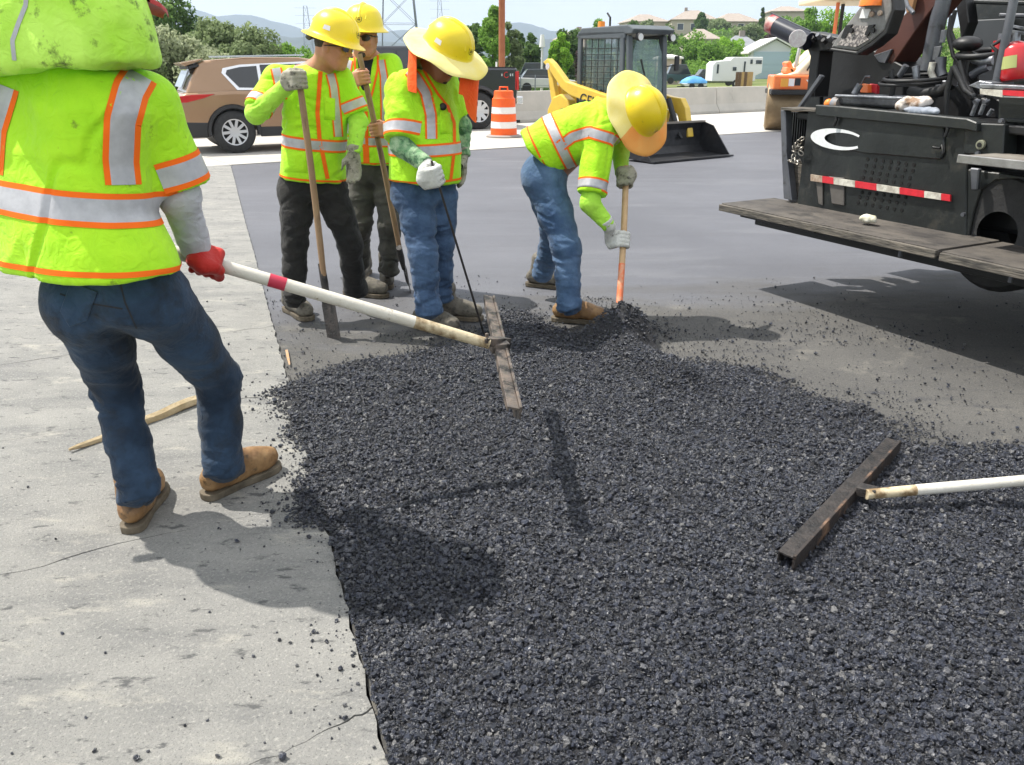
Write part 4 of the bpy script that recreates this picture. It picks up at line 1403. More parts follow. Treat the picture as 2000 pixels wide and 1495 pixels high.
tape("reflective_tape", bs, line_rays([at(-20, 335, 2.45), at(-15, 250, 2.45), at(10, 170, 2.47)], vdir, 30), rootA, w=0.062, edge=0.014)
sa = (seA - JA['shR']).normalized()
tape("sleeve_tape", bs, loop_rays(seA - sa * 0.052, sa, A_right, 60), rootA, w=0.058, edge=0.016, rmax=0.135)
# grey undershirt sleeve
F = field_for([JA['elR'], JA['wrR'], seA], 0.005, 0.12)
F.cone(JA['shR'].lerp(JA['elR'], 0.6), JA['elR'], 0.060, 0.060, 0.02)
F.cone(JA['elR'], JA['wrR'], 0.060, 0.043, 0.03)
F.cone(JA['elR'].lerp(JA['wrR'], .7), JA['wrR'], 0.050, 0.047, 0.01, cut1=True)
sdf_obj("undershirt_sleeve", F, M_grey_cl, rootA, fold=[(0.004, (12, 12, 20), 3)], it=2)
F = field_for([JA['elL'], JA['wrL'], JA['shL']], 0.008, 0.12)
F.cone(JA['shL'].lerp(JA['elL'], .6), JA['elL'], 0.056, 0.056, 0.02); F.cone(JA['elL'], JA['wrL'], 0.056, 0.042, 0.03)
sdf_obj("undershirt_sleeve", F, M_grey_cl, rootA, it=2)
# red gloves
def glove(root, p, ax, pr, palm, wr, m, g=0.003, h=0.0035, iu=1, turn=1, sc=1.0, cuff=None):
    F = field_for([p, wr], h, 0.11)
    grip_field(F, Vector(p), ax, pr, palm, Vector(wr), g, sc, iu, turn)
    if cuff is not None:
        F.cone(Vector(wr), Vector(cuff), 0.036, 0.042, 0.015, cut1=True)
    return sdf_obj("work_glove", F, m, root, it=1)[0]
pAr = at(402, 511, 2.72)
glove(rootA, pAr, -POLE_D, 0.023, V(-0.1, -0.55, 0.8), JA['wrR'], M_glove_r, 0.004, 0.003, 1, -1, 1.08)
pAl = pAr + POLE_D * 0.62
glove(rootA, pAl, -POLE_D, 0.023, V(0.1, -0.4, 0.7), pAl + V(0.0, -0.07, 0.07), M_glove_r, 0.004, 0.005, 1, -1, 1.0)
M_hem = mat('dark_grimy_hem', (0.10, 0.15, 0.03), .9, var=(.3, .5, .05), vscale=30)
# lime head drape over a red hard hat
hc = at(136, -22, 2.50)
F = Field(hc - V(.32, .34, .30), hc + V(.34, .34, .30), 0.006)
s_, f_, u_ = frame((0.80, 0.55, -0.05), (0, 0, 1))
F.ell(hc + V(0, 0, 0.06), (0.20, 0.20, 0.17), 0.04, rotm(s_, f_, u_))
F.cone(hc + V(0, 0, 0.04), hc + V(0.00, -0.05, -0.17), 0.200, 0.205, 0.03, flat=((0.35, 0.9, 0), 0.80))
F.cone(hc + V(-0.12, -0.07, -0.10), hc + V(-0.125, -0.07, -0.19), 0.115, 0.12, 0.06)
F.cone(hc + V(0.10, -0.06, -0.10), hc + V(0.105, -0.06, -0.17), 0.105, 0.105, 0.06)
F.halfspace(hc + V(0, -0.1, -0.198), (0.05, -0.02, -1))
dr, vv, ff = sdf_obj("neck_drape", F, M_lime2, rootA, fold=[(lambda Vv: 0.006 + 0.012 * np.clip((hc.z - Vv[:, 2]) / .2, 0, 1), (5, 5, 1.2), 6), (0.007, (5, 5, 2.2), 19, 'c'), (0.003, (11, 11, 7), 9)], it=3)
bd = bvh_of(vv, ff)
tape("drape_piping", bd, line_rays([at(52, -40, 2.3), at(50, 10, 2.3), at(36, 45, 2.3), at(24, 80, 2.3), at(28, 118, 2.3)], ray(60, 40).normalized(), 30), rootA, w=0.0, edge=0.005, lift=0.002).data.materials[1] = M_silver
mb = MB()
pk = at(268, -8, 2.55); pe = at(322, 20, 2.60)
dd = (pe - pk); sd_v = Vector((-dd.y, dd.x, 0)).normalized()
vs = []
for t, wd, zz in ((0, 0.085, 0.0), (0.45, 0.075, 0.004), (0.8, 0.05, 0.003), (1.0, 0.02, 0.0)):
    c_ = pk.lerp(pe, t)
    for k in range(7):
        q = -1 + 2 * k / 6
        vs.append(c_ + sd_v * wd * q + V(0, 0, zz - 0.014 * q * q + 0.004)); 
    for k in range(7):
        q = 1 - 2 * k / 6
        vs.append(c_ + sd_v * wd * q + V(0, 0, zz - 0.014 * q * q - 0.008))
fs = [(i * 14 + k, i * 14 + (k + 1) % 14, (i + 1) * 14 + (k + 1) % 14, (i + 1) * 14 + k) for i in range(3) for k in range(14)] + [tuple(range(42, 56))]
mb.add(vs, fs); fixn(mb.build("cap_peak", M_red_cap, rootA, smooth=60, world=True))
# boots
zA = 0.0
tl = gnd(318, 955) - gnd(268, 1040); tr_ = gnd(545, 905) - gnd(415, 965)
boot(rootA, gnd(275, 1012), (tl.x, tl.y), M_tanboot, size=1.08, z0=0.0, shaft=gnd(272, 1008) + V(0, 0, .20))
boot(rootA, gnd(448, 955), (tr_.x, tr_.y), M_tanboot, size=1.08, z0=0.0, shaft=gnd(444, 955) + V(0, 0, .20))

# ---------------------------------------------------------------- lutes (asphalt rakes)
M_pole = mat("white_coated_pole", (0.66, 0.63, 0.56), 0.45, var=(0.56, 0.52, 0.44), vscale=8, var2=(0.20, 0.14, 0.07), v2scale=22, v2pos=(0.60, 0.72), bump=0.15, bscale=80)
M_pole_t = mat("tar_stained_pole_end", (0.60, 0.50, 0.33), 0.55, var=(0.20, 0.13, 0.06), vscale=13, ramp=(0.45, 0.62), bump=0.3, bscale=70)
M_band = mat("crimson_band", (0.46, 0.02, 0.055), 0.5)
M_alu = mat("tarred_aluminium", (0.10, 0.088, 0.080), 0.5, 0.4, var=(0.20, 0.155, 0.125), vscale=16, var2=(0.020, 0.018, 0.018), v2scale=14, v2pos=(0.47, 0.60), bump=0.5, bscale=70, bdist=0.006)
M_rust = mat("tar_and_rust_blade", (0.035, 0.028, 0.025), 0.6, 0.2, var=(0.22, 0.13, 0.08), vscale=11, ramp=(0.5, 0.68), bump=0.6, bscale=80, bdist=0.008)
M_tarred = mat("tar_black_steel", (0.015, 0.014, 0.014), 0.5, 0.2, var=(0.05, 0.042, 0.038), vscale=20, bump=0.7, bscale=90, bdist=0.008)
lu = empty("asphalt_lute", LUTE_A, 0, "lute with crimson-banded white handle, its head held above the loose asphalt", "lute")
mb = MB(); mb.tube([pAr + POLE_D * 0.95, pAr - POLE_D * 0.02, LUTE_A.lerp(pAr, 0.80)], 0.0225, 16)
mb.tube([LUTE_A.lerp(pAr, 0.80), LUTE_A.lerp(pAr, 0.745)], 0.0235, 16, mi=1)
mb.tube([LUTE_A.lerp(pAr, 0.745), LUTE_A.lerp(pAr, 0.30)], 0.0225, 16)
mb.tube([LUTE_A.lerp(pAr, 0.30), LUTE_A.lerp(pAr, 0.02)], [0.0225, 0.020], 16, mi=2)
mb.build("handle", [M_pole, M_band, M_pole_t], lu, smooth=50, world=True)
# head: an angle section with stiffening lip
hA, hB = at(966, 582, 3.56), at(1020, 802, 2.47)
def lute_head(root, a, b, blade_h, up, back, mats, wide=.048, lip=.020):
    """L-section from a to b: blade hangs along -up, flange along back"""
    ax = (b - a).normalized(); up = (up - ax * up.dot(ax)).normalized(); bk = (back - ax * back.dot(ax) - up * back.dot(up)).normalized()
    mb = MB()
    n = 24
    sec = [(0, 0.012), (0.010, 0.012), (0.010, -blade_h), (0, -blade_h)]
    def bar(sec, mi):
        vs, fs = [], []
        for i in range(n + 1):
            t = i / n
            e = 1.0 if 0.05 < t < 0.95 else (0.75 if 0.02 < t < .98 else 0.45)
            for x, z in sec:
                zz = z if z > 0 else z * e
                vs.append(a.lerp(b, t) + bk * x + up * zz)
        m_ = len(sec)
        for i in range(n):
            for k in range(m_):
                fs.append((i * m_ + k, i * m_ + (k + 1) % m_, (i + 1) * m_ + (k + 1) % m_, (i + 1) * m_ + k))
        fs += [tuple(range(m_)), tuple(reversed(range(n * m_, (n + 1) * m_)))]
        mb.add(vs, fs, mi)
    bar(sec, 0)
    o = fixn(mb.build("blade", mats[0], root, bevel=0.002, world=True))
    mb = MB(); bar([(0.010, 0.006), (wide, 0.010), (wide, 0.002), (0.010, -0.004)], 0)
    bar([(wide - .004, 0.010), (wide + .002, 0.010), (wide + .002, -lip), (wide - .004, -lip)], 0)
    fixn(mb.build("stiffener", mats[1], root, bevel=0.002, world=True))
upA = Vector((-0.22, -0.30, 0.9))
lute_head(lu, hA, hB, 0.072, Vector((0.10, 0.30, 0.95)), -Vector((0.9, 0.2, -0.1)), (M_alu, M_alu))
mb = MB(); c_ = hA.lerp(hB, 0.46)
mb.box(LUTE_A.lerp(c_, .5) + V(-.005, 0, -0.01), (0.07, 0.08, 0.035), Matrix.Rotation(0.3, 3, 'Z'))
mb.bar(LUTE_A + POLE_D * 0.05, c_, 0.055, 0.03)
for q in (-.03, .03): mb.cyl(LUTE_A + POLE_D * 0.03 + V(0, q, 0.01), LUTE_A + POLE_D * 0.03 + V(0, q, 0.03), 0.008, n=8)
mb.build("bracket", M_alu, lu, bevel=0.004, world=True)

# second lute lying with its blade in the asphalt, its holder out of frame
b0, b1 = gnd(1554, 1094, 0.072), gnd(1760, 866, 0.072)
j2 = gnd(1692, 966, 0.085)
e2 = at(2010, 938, 2.62)
l2 = empty("asphalt_lute", gnd(1680, 980), 0, "tar-blackened lute resting in the asphalt, white handle running to the right edge", "lute")
lute_head(l2, b0, b1, 0.080, Vector((0, 0, 1)), Vector((-0.6, 0.6, 0)), (M_rust, M_tarred), .056, .060)
mb = MB(); d2 = (e2 - j2).normalized()
mb.tube([j2, j2 + d2 * 0.18], [0.0185, 0.0195], 16, mi=1)
mb.tube([j2 + d2 * 0.18, j2 + d2 * 1.7], 0.020, 16)
mb.build("handle", [M_pole, M_pole_t], l2, smooth=50, world=True)
mb = MB(); mb.bar(j2 + d2 * 0.04, b0.lerp(b1, .52) + V(0, 0, 0.01), 0.05, 0.035); mb.build("bracket", M_tarred, l2, bevel=0.004, world=True)
def vest(root, hem, top, right, keys, J, seL, seR, h=0.0085, slr=.085, name="safety_vest", m=None, seed=1, hem_n=None, rsh=0.060, amp=0.008, cutV=None, name_m=None):
    F = field_for([hem, top, J['shL'], J['shR'], seL, seR], h, 0.22)
    F.trunk(hem - (top - hem).normalized() * 0.04, top, right, keys, 0.05, cut0=True, rnd=0.045)
    for q, se in (('L', seL), ('R', seR)):
        F.cone(J['neckb'] - (top - hem).normalized() * 0.03, J['sh' + q], rsh * 0.85, rsh, 0.06)
        if se is not None:
            F.cone(J['sh' + q], se, rsh * 1.06, slr, 0.045, cut1=True)
    if cutV: cutV(F)
    F.halfspace(hem, hem_n if hem_n is not None else -(top - hem))
    return sdf_obj(name, F, m or M_lime, root, fold=[(amp, (6.0, 6.0, 2.4), seed), (amp * 1.5, (5, 5, 3.0), seed + 5, 'c'), (amp * 1.1, (6, 6, 9), seed + 8, 'c')], it=2)

def sleeve(root, a, b, c, r, m, name="sleeve", seed=1, amp=0.004, t0=0.3, hh=0.006):
    F = field_for([a, b, c], hh, 0.11)
    a2 = Vector(a).lerp(Vector(b), t0)
    F.cone(a2, b, r[0], r[1], 0.02); F.cone(b, c, r[1], r[2], 0.025, cut1=True)
    F.cone(Vector(b).lerp(Vector(c), .85), c, r[2], r[2] * 1.04, 0.006, cut1=True)
    return sdf_obj(name, F, m, root, fold=[(amp, (12, 12, 18), seed), (amp * 1.6, (8, 8, 16), seed + 2, 'c')], it=2)[0]

def relaxed_glove(root, wr, fwd, pn, side, m, g=0.003, curl=(0.35, 0.5, 0.4), sc=1.0, name="work_glove", cuff=0.05):
    wr = Vector(wr); f = Vector(fwd).normalized()
    F = field_for([wr, wr + f * 0.17], 0.0038, 0.07)
    hand_field(F, wr, fwd, pn, side, sc, curl, g)
    if cuff: F.cone(wr - f * cuff, wr, 0.040, 0.031, 0.012, cut0=True)
    return sdf_obj(name, F, m, root, it=1)[0]

M_shaft = mat("worn_ash_shovel_handle", (0.30, 0.19, 0.10), 0.65, var=(0.22, 0.13, 0.07), vscale=12, var2=(0.10, 0.06, 0.035), v2scale=16, v2pos=(0.55, 0.7), bump=0.2, bscale=60, stretch=(1, 1, .25))
M_shaft_l = mat("pale_wood_shovel_handle", (0.62, 0.42, 0.22), 0.6, var=(0.52, 0.33, 0.17), vscale=14, bump=0.2, bscale=60)
M_shaft_o = mat("orange_painted_handle", (0.80, 0.20, 0.08), 0.6, var=(0.72, 0.34, 0.20), vscale=24, ramp=(.45, .6))
def shovel(label, top, neck, tip, width=0.10, r=0.017, m_shaft=None, square=True, upn=None, orange=None, dgrip=False, group=None):
    """top..neck = wooden shaft, neck..tip = socket and blade"""
    top, neck, tip = Vector(top), Vector(neck), Vector(tip)
    root = empty("shovel", tip, 0, label, "shovel", group)
    mb = MB()
    n = 12
    d = (neck - top)
    side = d.cross(Vector((0, 1, 0))).normalized()
    pts = [top.lerp(neck, i / n) + side * 0.006 * math.sin(i / n * 3.1) for i in range(n + 1)]
    if orange:
        k = int(n * orange)
        mb.tube(pts[:k + 1], r, 12); mb.tube(pts[k:], r * 1.04, 12, mi=1)
    else:
        mb.tube(pts, [r * 0.95] * 2 + [r * 1.03] * (n - 3) + [r * 0.96] * 2, 12)
    mb.build("handle", [m_shaft or M_shaft, M_shaft_o], root, smooth=60, world=True)
    bd = (tip - neck); L = bd.length; ax = bd.normalized()
    un = Vector(upn or (0, -1, 0.3)); up = (un - ax * un.dot(ax)).normalized(); sd = ax.cross(up)
    mb = MB()
    nb = neck + ax * L * 0.30
    mb.tube([neck - ax * 0.10, neck + ax * 0.02, nb + ax * 0.03], [r * 1.12, r * 1.22, r * 0.75], 12)
    mb.build("socket", M_tarred, root, smooth=60, world=True)
    mb = MB(); vs, fs = [], []
    nu, nv = 10, 8
    for lay in (0, 1):
        for i in range(nu + 1):
            t = i / nu
            w = width * (min(1, 0.75 + t * 1.6) if square else (min(1, .8 + t) * math.sqrt(max(0.02, 1 - max(0, (t - .55) / .45) ** 2))))
            for j in range(nv + 1):
                q = -1 + 2 * j / nv
                dish = 0.018 * (1 - q * q) * (1 - 0.5 * t)
                p = nb + ax * (L * 0.70 * t) + sd * w * q - up * (dish + 0.003 * lay) + up * 0.010 * (t < .01)
                vs.append(p)
    s = (nu + 1) * (nv + 1)
    for i in range(nu):
        for j in range(nv):
            a = i * (nv + 1) + j
            fs.append((a, a + 1, a + nv + 2, a + nv + 1)); fs.append((s + a, s + a + nv + 1, s + a + nv + 2, s + a + 1))
    per = [j for j in range(nv + 1)] + [i * (nv + 1) + nv for i in range(1, nu + 1)] + [nu * (nv + 1) + j for j in range(nv - 1, -1, -1)] + [i * (nv + 1) for i in range(nu - 1, 0, -1)]
    for k in range(len(per)):
        a, b = per[k], per[(k + 1) % len(per)]
        fs.append((b, a, a + s, b + s))
    mb.add(vs, fs)
    mb.build("blade", M_tarred, root, smooth=40, world=True)
    return root

# ---------------------------------------------------------------- B: young worker leaning on a shovel, looking right
gB = gnd(640, 610, BZ)
rootB = person_root("worker in black trousers leaning a gloved hand on an upright shovel, looking right", (gB.x, gB.y))
B_f = Vector((0.52, -0.85, 0)).normalized(); B_r = B_f.cross(V(0, 0, 1))
JB = dict(pelvis=at(612, 365, 5.12), waist=at(612, 335, 5.12), neckb=at(622, 138, 5.12), head=at(651, 92, 5.05),
    hiR=at(580, 380, 5.08), hiL=at(648, 380, 5.16), knR=at(576, 480, 5.00), knL=at(682, 472, 5.14), anR=at(574, 578, 4.98), anL=at(694, 560, 5.32),
    shR=at(540, 152, 5.08), shL=at(665, 155, 5.16), elR=at(500, 222, 4.92), elL=at(700, 238, 5.16), wrR=at(563, 166, 4.84), wrL=at(690, 302, 5.02))
JB['right'] = B_r; JB['hs'], JB['hf'], JB['hu'] = frame((0.96, -0.24, -0.20), (0.0, 0, 1)); JB['seat'] = B_f
make_body(rootB, JB, M_skin, 0.0055)
trousers(rootB, JB, M_black_cl, 0.0085, r=(.098, .074, .066, .072), fold_amp=0.010, seed=5)
hB_, tB = at(612, 350, 5.12), at(620, 134, 5.12)
seBL, seBR = JB['shL'].lerp(JB['elL'], 0.80), JB['shR'].lerp(JB['elR'], 0.92)
keys = [(-.1, .198, .145, 0, 0), (0, .198, .145, 0, 0), (.3, .188, .135, 0, 0), (.6, .186, .13, 0, 0), (.85, .18, .115, 0, 0), (.95, .14, .10, 0, 0), (1, .075, .07, 0, 0)]
_, vv, ff = vest(rootB, hB_, tB, B_r, keys, JB, seBL, seBR, slr=.080, seed=11)
bB = bvh_of(vv, ff); AXB = (tB - hB_).normalized()
tape("reflective_tape", bB, loop_rays(hB_.lerp(tB, 0.34), AXB, B_r, 90), rootB, w=0.050, edge=0.012, rmax=0.30)
tape("hem_binding", bB, loop_rays(hB_.lerp(tB, 0.02), AXB, B_r, 90), rootB, w=0.0, edge=0.006, rmax=0.30)
vd = ray(610, 240).normalized()
tape("reflective_tape", bB, line_rays([at(560, 268, 5.0), at(552, 220, 5.0), at(548, 170, 5.05), at(540, 135, 5.1)], vd, 30), rootB, w=0.045, edge=0.011)
tape("reflective_tape", bB, line_rays([at(662, 268, 5.0), at(658, 220, 5.0), at(652, 170, 5.05), at(645, 145, 5.1)], vd, 30), rootB, w=0.040, edge=0.010)
tape("zip_binding", bB, line_rays([at(640, 350, 5.0), at(624, 270, 5.0), at(620, 220, 5.0), at(626, 140, 5.05)], vd, 40), rootB, w=0.0, edge=0.012)
for q, se in (('L', seBL), ('R', seBR)):
    a_ = (se - JB['sh' + q]).normalized()
    tape("sleeve_tape", bB, loop_rays(se - a_ * 0.045, a_, B_r, 40), rootB, w=0.045, edge=0.010, rmax=0.125)
def pocket_patch(name, b, uv, d, root, m, lift=0.004):
    O = V(0, 0, CAM_H); n = len(uv); per = []
    for i in range(n):
        for k in range(5): per.append((uv[i][0] + (uv[(i + 1) % n][0] - uv[i][0]) * k / 5, uv[i][1] + (uv[(i + 1) % n][1] - uv[i][1]) * k / 5))
    cu = sum(p[0] for p in uv) / n; cv = sum(p[1] for p in uv) / n
    vs = []
    for s_, l_ in ((1.0, 0.0), (0.96, lift), (0.55, lift * 1.6), (0.02, lift * 1.6)):
        for x, y in per:
            dd = ray(cu + (x - cu) * s_, cv + (y - cv) * s_).normalized(); h = b.ray_cast(O, dd)
            if h[0] is None: return
            vs.append(tuple(h[0] - dd * (l_ + .0005)))
    m_ = len(per)
    fs = [(i + r * m_, (i + 1) % m_ + r * m_, (i + 1) % m_ + (r + 1) * m_, i + (r + 1) * m_) for r in range(3) for i in range(m_)]
    return link_mesh(name, vs, fs, m, root, smooth=180, world=True)
pocket_patch("chest_pocket", bB, [(632, 190), (655, 192), (655, 236), (634, 234)], vd, rootB, M_lime)
pocket_patch("hip_pocket", bB, [(553, 296), (600, 296), (600, 338), (555, 336)], vd, rootB, M_lime)
sleeve(rootB, JB['shR'], JB['elR'], JB['wrR'], (.062, .055, .040), M_limeshirt, seed=3, t0=0.6)
sleeve(rootB, JB['shL'], JB['elL'], JB['wrL'], (.058, .052, .038), M_limeshirt, seed=7, t0=0.5)
ax_ = V(0.03, -0.05, 1).normalized()
sB_top = at(582, 140, 4.80); sB_neck = at(633, 548, 4.70); 
axB = (sB_top - sB_neck).normalized()
pg = sB_top - axB * 0.045
glove(rootB, pg, axB, 0.017, V(-0.55, -0.75, 0), JB['wrR'], M_glove, 0.004, 0.0038, 1, 1, 1.05, cuff=JB['wrR'].lerp(JB['elR'], 0.14))
relaxed_glove(rootB, JB['wrL'], V(0.05, -0.1, -1), V(-0.4, -0.9, 0), V(-0.9, 0.3, 0), M_glove, 0.004, (0.25, 0.35, 0.3), 1.05)
for an, toe, ln in ((gnd(574, 612, BZ), (0.45, -0.55), 0), (gnd(700, 576, BZ), (0.85, -0.30), 0)):
    boot(rootB, an, toe, M_greyboot, size=1.1, z0=BZ, shaft=Vector((an.x, an.y, 0.20)) - Vector((toe[0], toe[1], 0)) * 0.03)
    laces(rootB, an, toe, BZ + 0.01, M_shaft)
s_, f_, u_ = frame((0.93, -0.34, 0.10), (0.0, 0, 1)); 
s2, f2, u2 = frame((0.93, -0.22, -0.30), (0.0, 0, 1))
hard_hat(rootB, JB['head'] + u2 * 0.045 - f2 * 0.005, s2, f2, u2, brim=0.172, sticker=1, emblem=True)
sunglasses(rootB, JB['head'], JB['hs'], JB['hf'], JB['hu'])
F = field_for([JB['head']], 0.005, 0.17)
Rm = rotm(JB['hs'], JB['hf'], JB['hu'])
F.ell(JB['head'] + JB['hu'] * 0.026 - JB['hf'] * 0.022, (0.0795, 0.092, 0.095), 0.01, Rm)
F.halfspace(JB['head'] - JB['hu'] * 0.018, -JB['hu'] * -1 * -1)
F.halfspace(JB['head'] + JB['hf'] * 0.035, JB['hf'])
sdf_obj("hair", F, M_hair, rootB, it=1)
mb = MB(); hc_ = JB['head'] + u2 * 0.03 - f2 * 0.11
mb.tube([hc_ + s2 * 0.075 + u2 * .01, hc_ - f2 * 0.035 + s2 * .04 - u2 * .02, hc_ - f2 * 0.04 - s2 * .04 - u2 * .02, hc_ - s2 * 0.075 + u2 * .01], 0.012, 8); mb.ball(hc_ - f2 * 0.045 - u2 * .02, 0.020)
mb.build("hat_ratchet", M_blk, rootB, smooth=60, world=True)
shovel("worn brown shovel standing upright under the gloved hand of the worker in black trousers", sB_top, sB_neck, gnd(652, 662, BZ + .005), width=0.075, r=0.0185, upn=(-0.7, -0.6, 0.2))

# ---------------------------------------------------------------- C: worker behind, hands stacked on a shovel
gC = gnd(740, 560, BZ)
rootC = person_root("worker in sunglasses and navy shirt with bare hands on his shovel at the chin", (gC.x, gC.y))
C_f = Vector((-0.12, -1, 0)).normalized(); C_r = C_f.cross(V(0, 0, 1))
JC = dict(pelvis=at(730, 330, 5.85), waist=at(728, 305, 5.85), neckb=at(715, 112, 5.85), head=at(711, 74, 5.76),
    hiR=at(706, 345, 5.85), hiL=at(755, 345, 5.85), knR=at(705, 440, 5.78), knL=at(762, 438, 5.72), anR=at(702, 512, 5.95), anL=at(760, 522, 5.78),
    shR=at(672, 128, 5.86), shL=at(762, 128, 5.84), elR=at(662, 195, 5.70), elL=at(782, 208, 5.74), wrR=at(684, 160, 5.50), wrL=at(762, 250, 5.56))
JC['right'] = C_r; JC['hs'], JC['hf'], JC['hu'] = frame((-0.10, -1, -0.12), (0.03, 0, 1)); JC['seat'] = C_f
sCt, sCn = at(702, 106, 5.50), at(783, 500, 5.45)
axC = (sCt - sCn).normalized()
pC1, pC2 = sCt - axC * 0.14, sCt - axC * 0.46
def handsC(F):
    grip_field(F, pC1, axC, 0.018, V(-0.75, -0.6, 0), JC['wrR'], 0.0, 0.98, 1, 1)
    grip_field(F, pC2, axC, 0.018, V(0.8, -0.6, 0.1), JC['wrL'], 0.0, 0.98, 1, -1)
make_body(rootC, JC, M_skin, 0.0050, hands=handsC)
trousers(rootC, JC, M_olive, 0.0095, r=(.094, .072, .062, .068), fold_amp=0.010, seed=15)
hC, tC = at(722, 318, 5.85), at(715, 112, 5.86)
keys = [(-.1, .205, .15, 0, 0), (0, .205, .15, 0, 0), (.4, .195, .14, 0, 0), (.85, .185, .120, 0, 0), (.95, .13, .09, 0, 0), (1, .06, .06, 0, 0)]
# navy shirt first, then the vest with its open V
seCL, seCR = JC['shL'].lerp(JC['elL'], .55), JC['shR'].lerp(JC['elR'], .6)
F = field_for([hC, tC, JC['shL'], JC['shR']], 0.009, 0.2)
F.trunk(hC, tC + V(0, 0, .01), C_r, [(k[0], k[1] - .022, k[2] - .020, 0, 0) for k in keys], 0.05, rnd=.04)
for q in 'LR': F.cone(JC['neckb'] - V(0, 0, .03), JC['sh' + q], .06, .06, .05)
sdf_obj("navy_shirt", F, M_navy, rootC, fold=[(0.003, (8, 8, 4), 2)])
def cutC(F):
    a, b = at(706, 215, 5.70), at(712, 90, 5.74)
    F.cone(a, b, 0.022, 0.085, 0.004, mode='s')
_, vv, ff = vest(rootC, hC, tC, C_r, keys, JC, seCL, seCR, slr=.078, seed=21, cutV=cutC)
bC = bvh_of(vv, ff); AXC = (tC - hC).normalized(); vd = ray(715, 220).normalized()
tape("reflective_tape", bC, loop_rays(hC.lerp(tC, 0.22), AXC, C_r, 90), rootC, w=0.048, edge=0.011, rmax=0.28)
tape("hem_binding", bC, loop_rays(hC.lerp(tC, 0.01), AXC, C_r, 90), rootC, w=0.0, edge=0.006, rmax=0.28)
tape("zip_binding", bC, line_rays([at(716, 325, 5.6), at(712, 218, 5.6)], vd, 30), rootC, w=0.0, edge=0.020)
tape("reflective_tape", bC, line_rays([at(680, 262, 5.6), at(676, 200, 5.6), at(676, 150, 5.7), at(682, 118, 5.8)], vd, 30), rootC, w=0.036, edge=0.010)
tape("reflective_tape", bC, line_rays([at(752, 262, 5.6), at(752, 200, 5.6), at(750, 150, 5.7), at(744, 118, 5.8)], vd, 30), rootC, w=0.036, edge=0.010)
tape("neck_binding", bC, line_rays([at(706, 216, 5.6), at(700, 180, 5.6), at(694, 140, 5.7), at(692, 112, 5.8)], vd, 30), rootC, w=0.0, edge=0.007)
tape("neck_binding", bC, line_rays([at(718, 212, 5.6), at(729, 175, 5.6), at(738, 135, 5.7), at(738, 108, 5.8)], vd, 30), rootC, w=0.0, edge=0.007)
for an, toe in ((gnd(712, 538, BZ), (-0.1, -1)), (gnd(757, 552, BZ), (0.10, -1))):
    boot(rootC, an, toe, M_greyboot, size=1.05, z0=BZ, shaft=Vector((an.x, an.y, 0.19)))
s2, f2, u2 = frame((-0.06, -1, -0.06), (0.05, 0, 1))
hard_hat(rootC, JC['head'] + u2 * 0.050, s2, f2, u2, brim=0.160)
sunglasses(rootC, JC['head'], JC['hs'], JC['hf'], JC['hu'])
F = field_for([JC['head']], 0.005, 0.17); Rm = rotm(JC['hs'], JC['hf'], JC['hu'])
F.ell(JC['head'] + JC['hu'] * 0.026 - JC['hf'] * 0.022, (0.0795, 0.088, 0.095), 0.01, Rm)
F.halfspace(JC['head'] - JC['hu'] * 0.01, -JC['hu']); F.halfspace(JC['head'] + JC['hf'] * 0.028, JC['hf'])
sdf_obj("hair", F, M_hair, rootC, it=1)
F = field_for([JC['head']], 0.004, 0.15)
F.ell(JC['head'] + JC['hf'] * 0.082 - JC['hu'] * 0.094, (0.026, 0.018, 0.020), 0.01, Rm)
sdf_obj("goatee", F, M_hair, rootC, it=1)
shovel("brown shovel held at a slant with bare hands by the worker at the back", sCt, sCn, gnd(798, 566, BZ + .005), width=0.07, r=0.018, upn=(-0.8, -0.6, 0.2))

# ---------------------------------------------------------------- D: worker with wide brim looking down, thin rod in his glove
gD = gnd(850, 640, BZ)
rootD = person_root("worker in blue jeans looking down under a wide pale brim with an orange neck cloth", (gD.x, gD.y))
D_f = Vector((0.70, -0.70, 0)).normalized(); D_r = D_f.cross(V(0, 0, 1))
JD = dict(pelvis=at(832, 372, 4.86), waist=at(832, 345, 4.86), neckb=at(825, 148, 4.86), head=at(866, 112, 4.80),
    hiR=at(808, 385, 4.80), hiL=at(858, 385, 4.92), knR=at(826, 495, 4.70), knL=at(858, 480, 4.92), anR=at(838, 600, 4.66), anL=at(860, 572, 4.92),
    shR=at(786, 172, 4.78), shL=at(868, 165, 5.00), elR=at(783, 285, 4.66), elL=at(900, 250, 5.02), wrR=at(832, 322, 4.55), wrL=at(903, 305, 4.96))
JD['right'] = D_r; JD['hs'], JD['hf'], JD['hu'] = frame((0.75, -0.50, -0.62), (0.25, -.1, 1)); JD['seat'] = D_f
make_body(rootD, JD, M_skin2, 0.0055)
trousers(rootD, JD, M_denim, 0.0085, r=(.104, .082, .070, .076), fold_amp=0.010, seed=25)
hD, tD = at(828, 352, 4.86), at(818, 140, 4.86)
keys = [(-.1, .205, .185, 0, .01), (0, .205, .185, 0, .01), (.3, .200, .19, 0, .02), (.6, .20, .165, 0, .01), (.85, .20, .13, 0, 0), (.95, .14, .10, 0, 0), (1, .07, .07, 0, 0)]
seDL, seDR = JD['shL'].lerp(JD['elL'], .75), JD['shR'].lerp(JD['elR'], .88)
def cutD(F):
    a, b = at(878, 215, 4.66), at(858, 110, 4.66)
    F.cone(a, b, 0.018, 0.062, 0.004, mode='s')
F = field_for([hD, tD, JD['shL'], JD['shR']], 0.009, 0.22)
F.trunk(hD, tD + V(0, 0, .015), D_r, [(k[0], k[1] - .024, k[2] - .024, 0, k[4]) for k in keys], 0.05, rnd=.04)
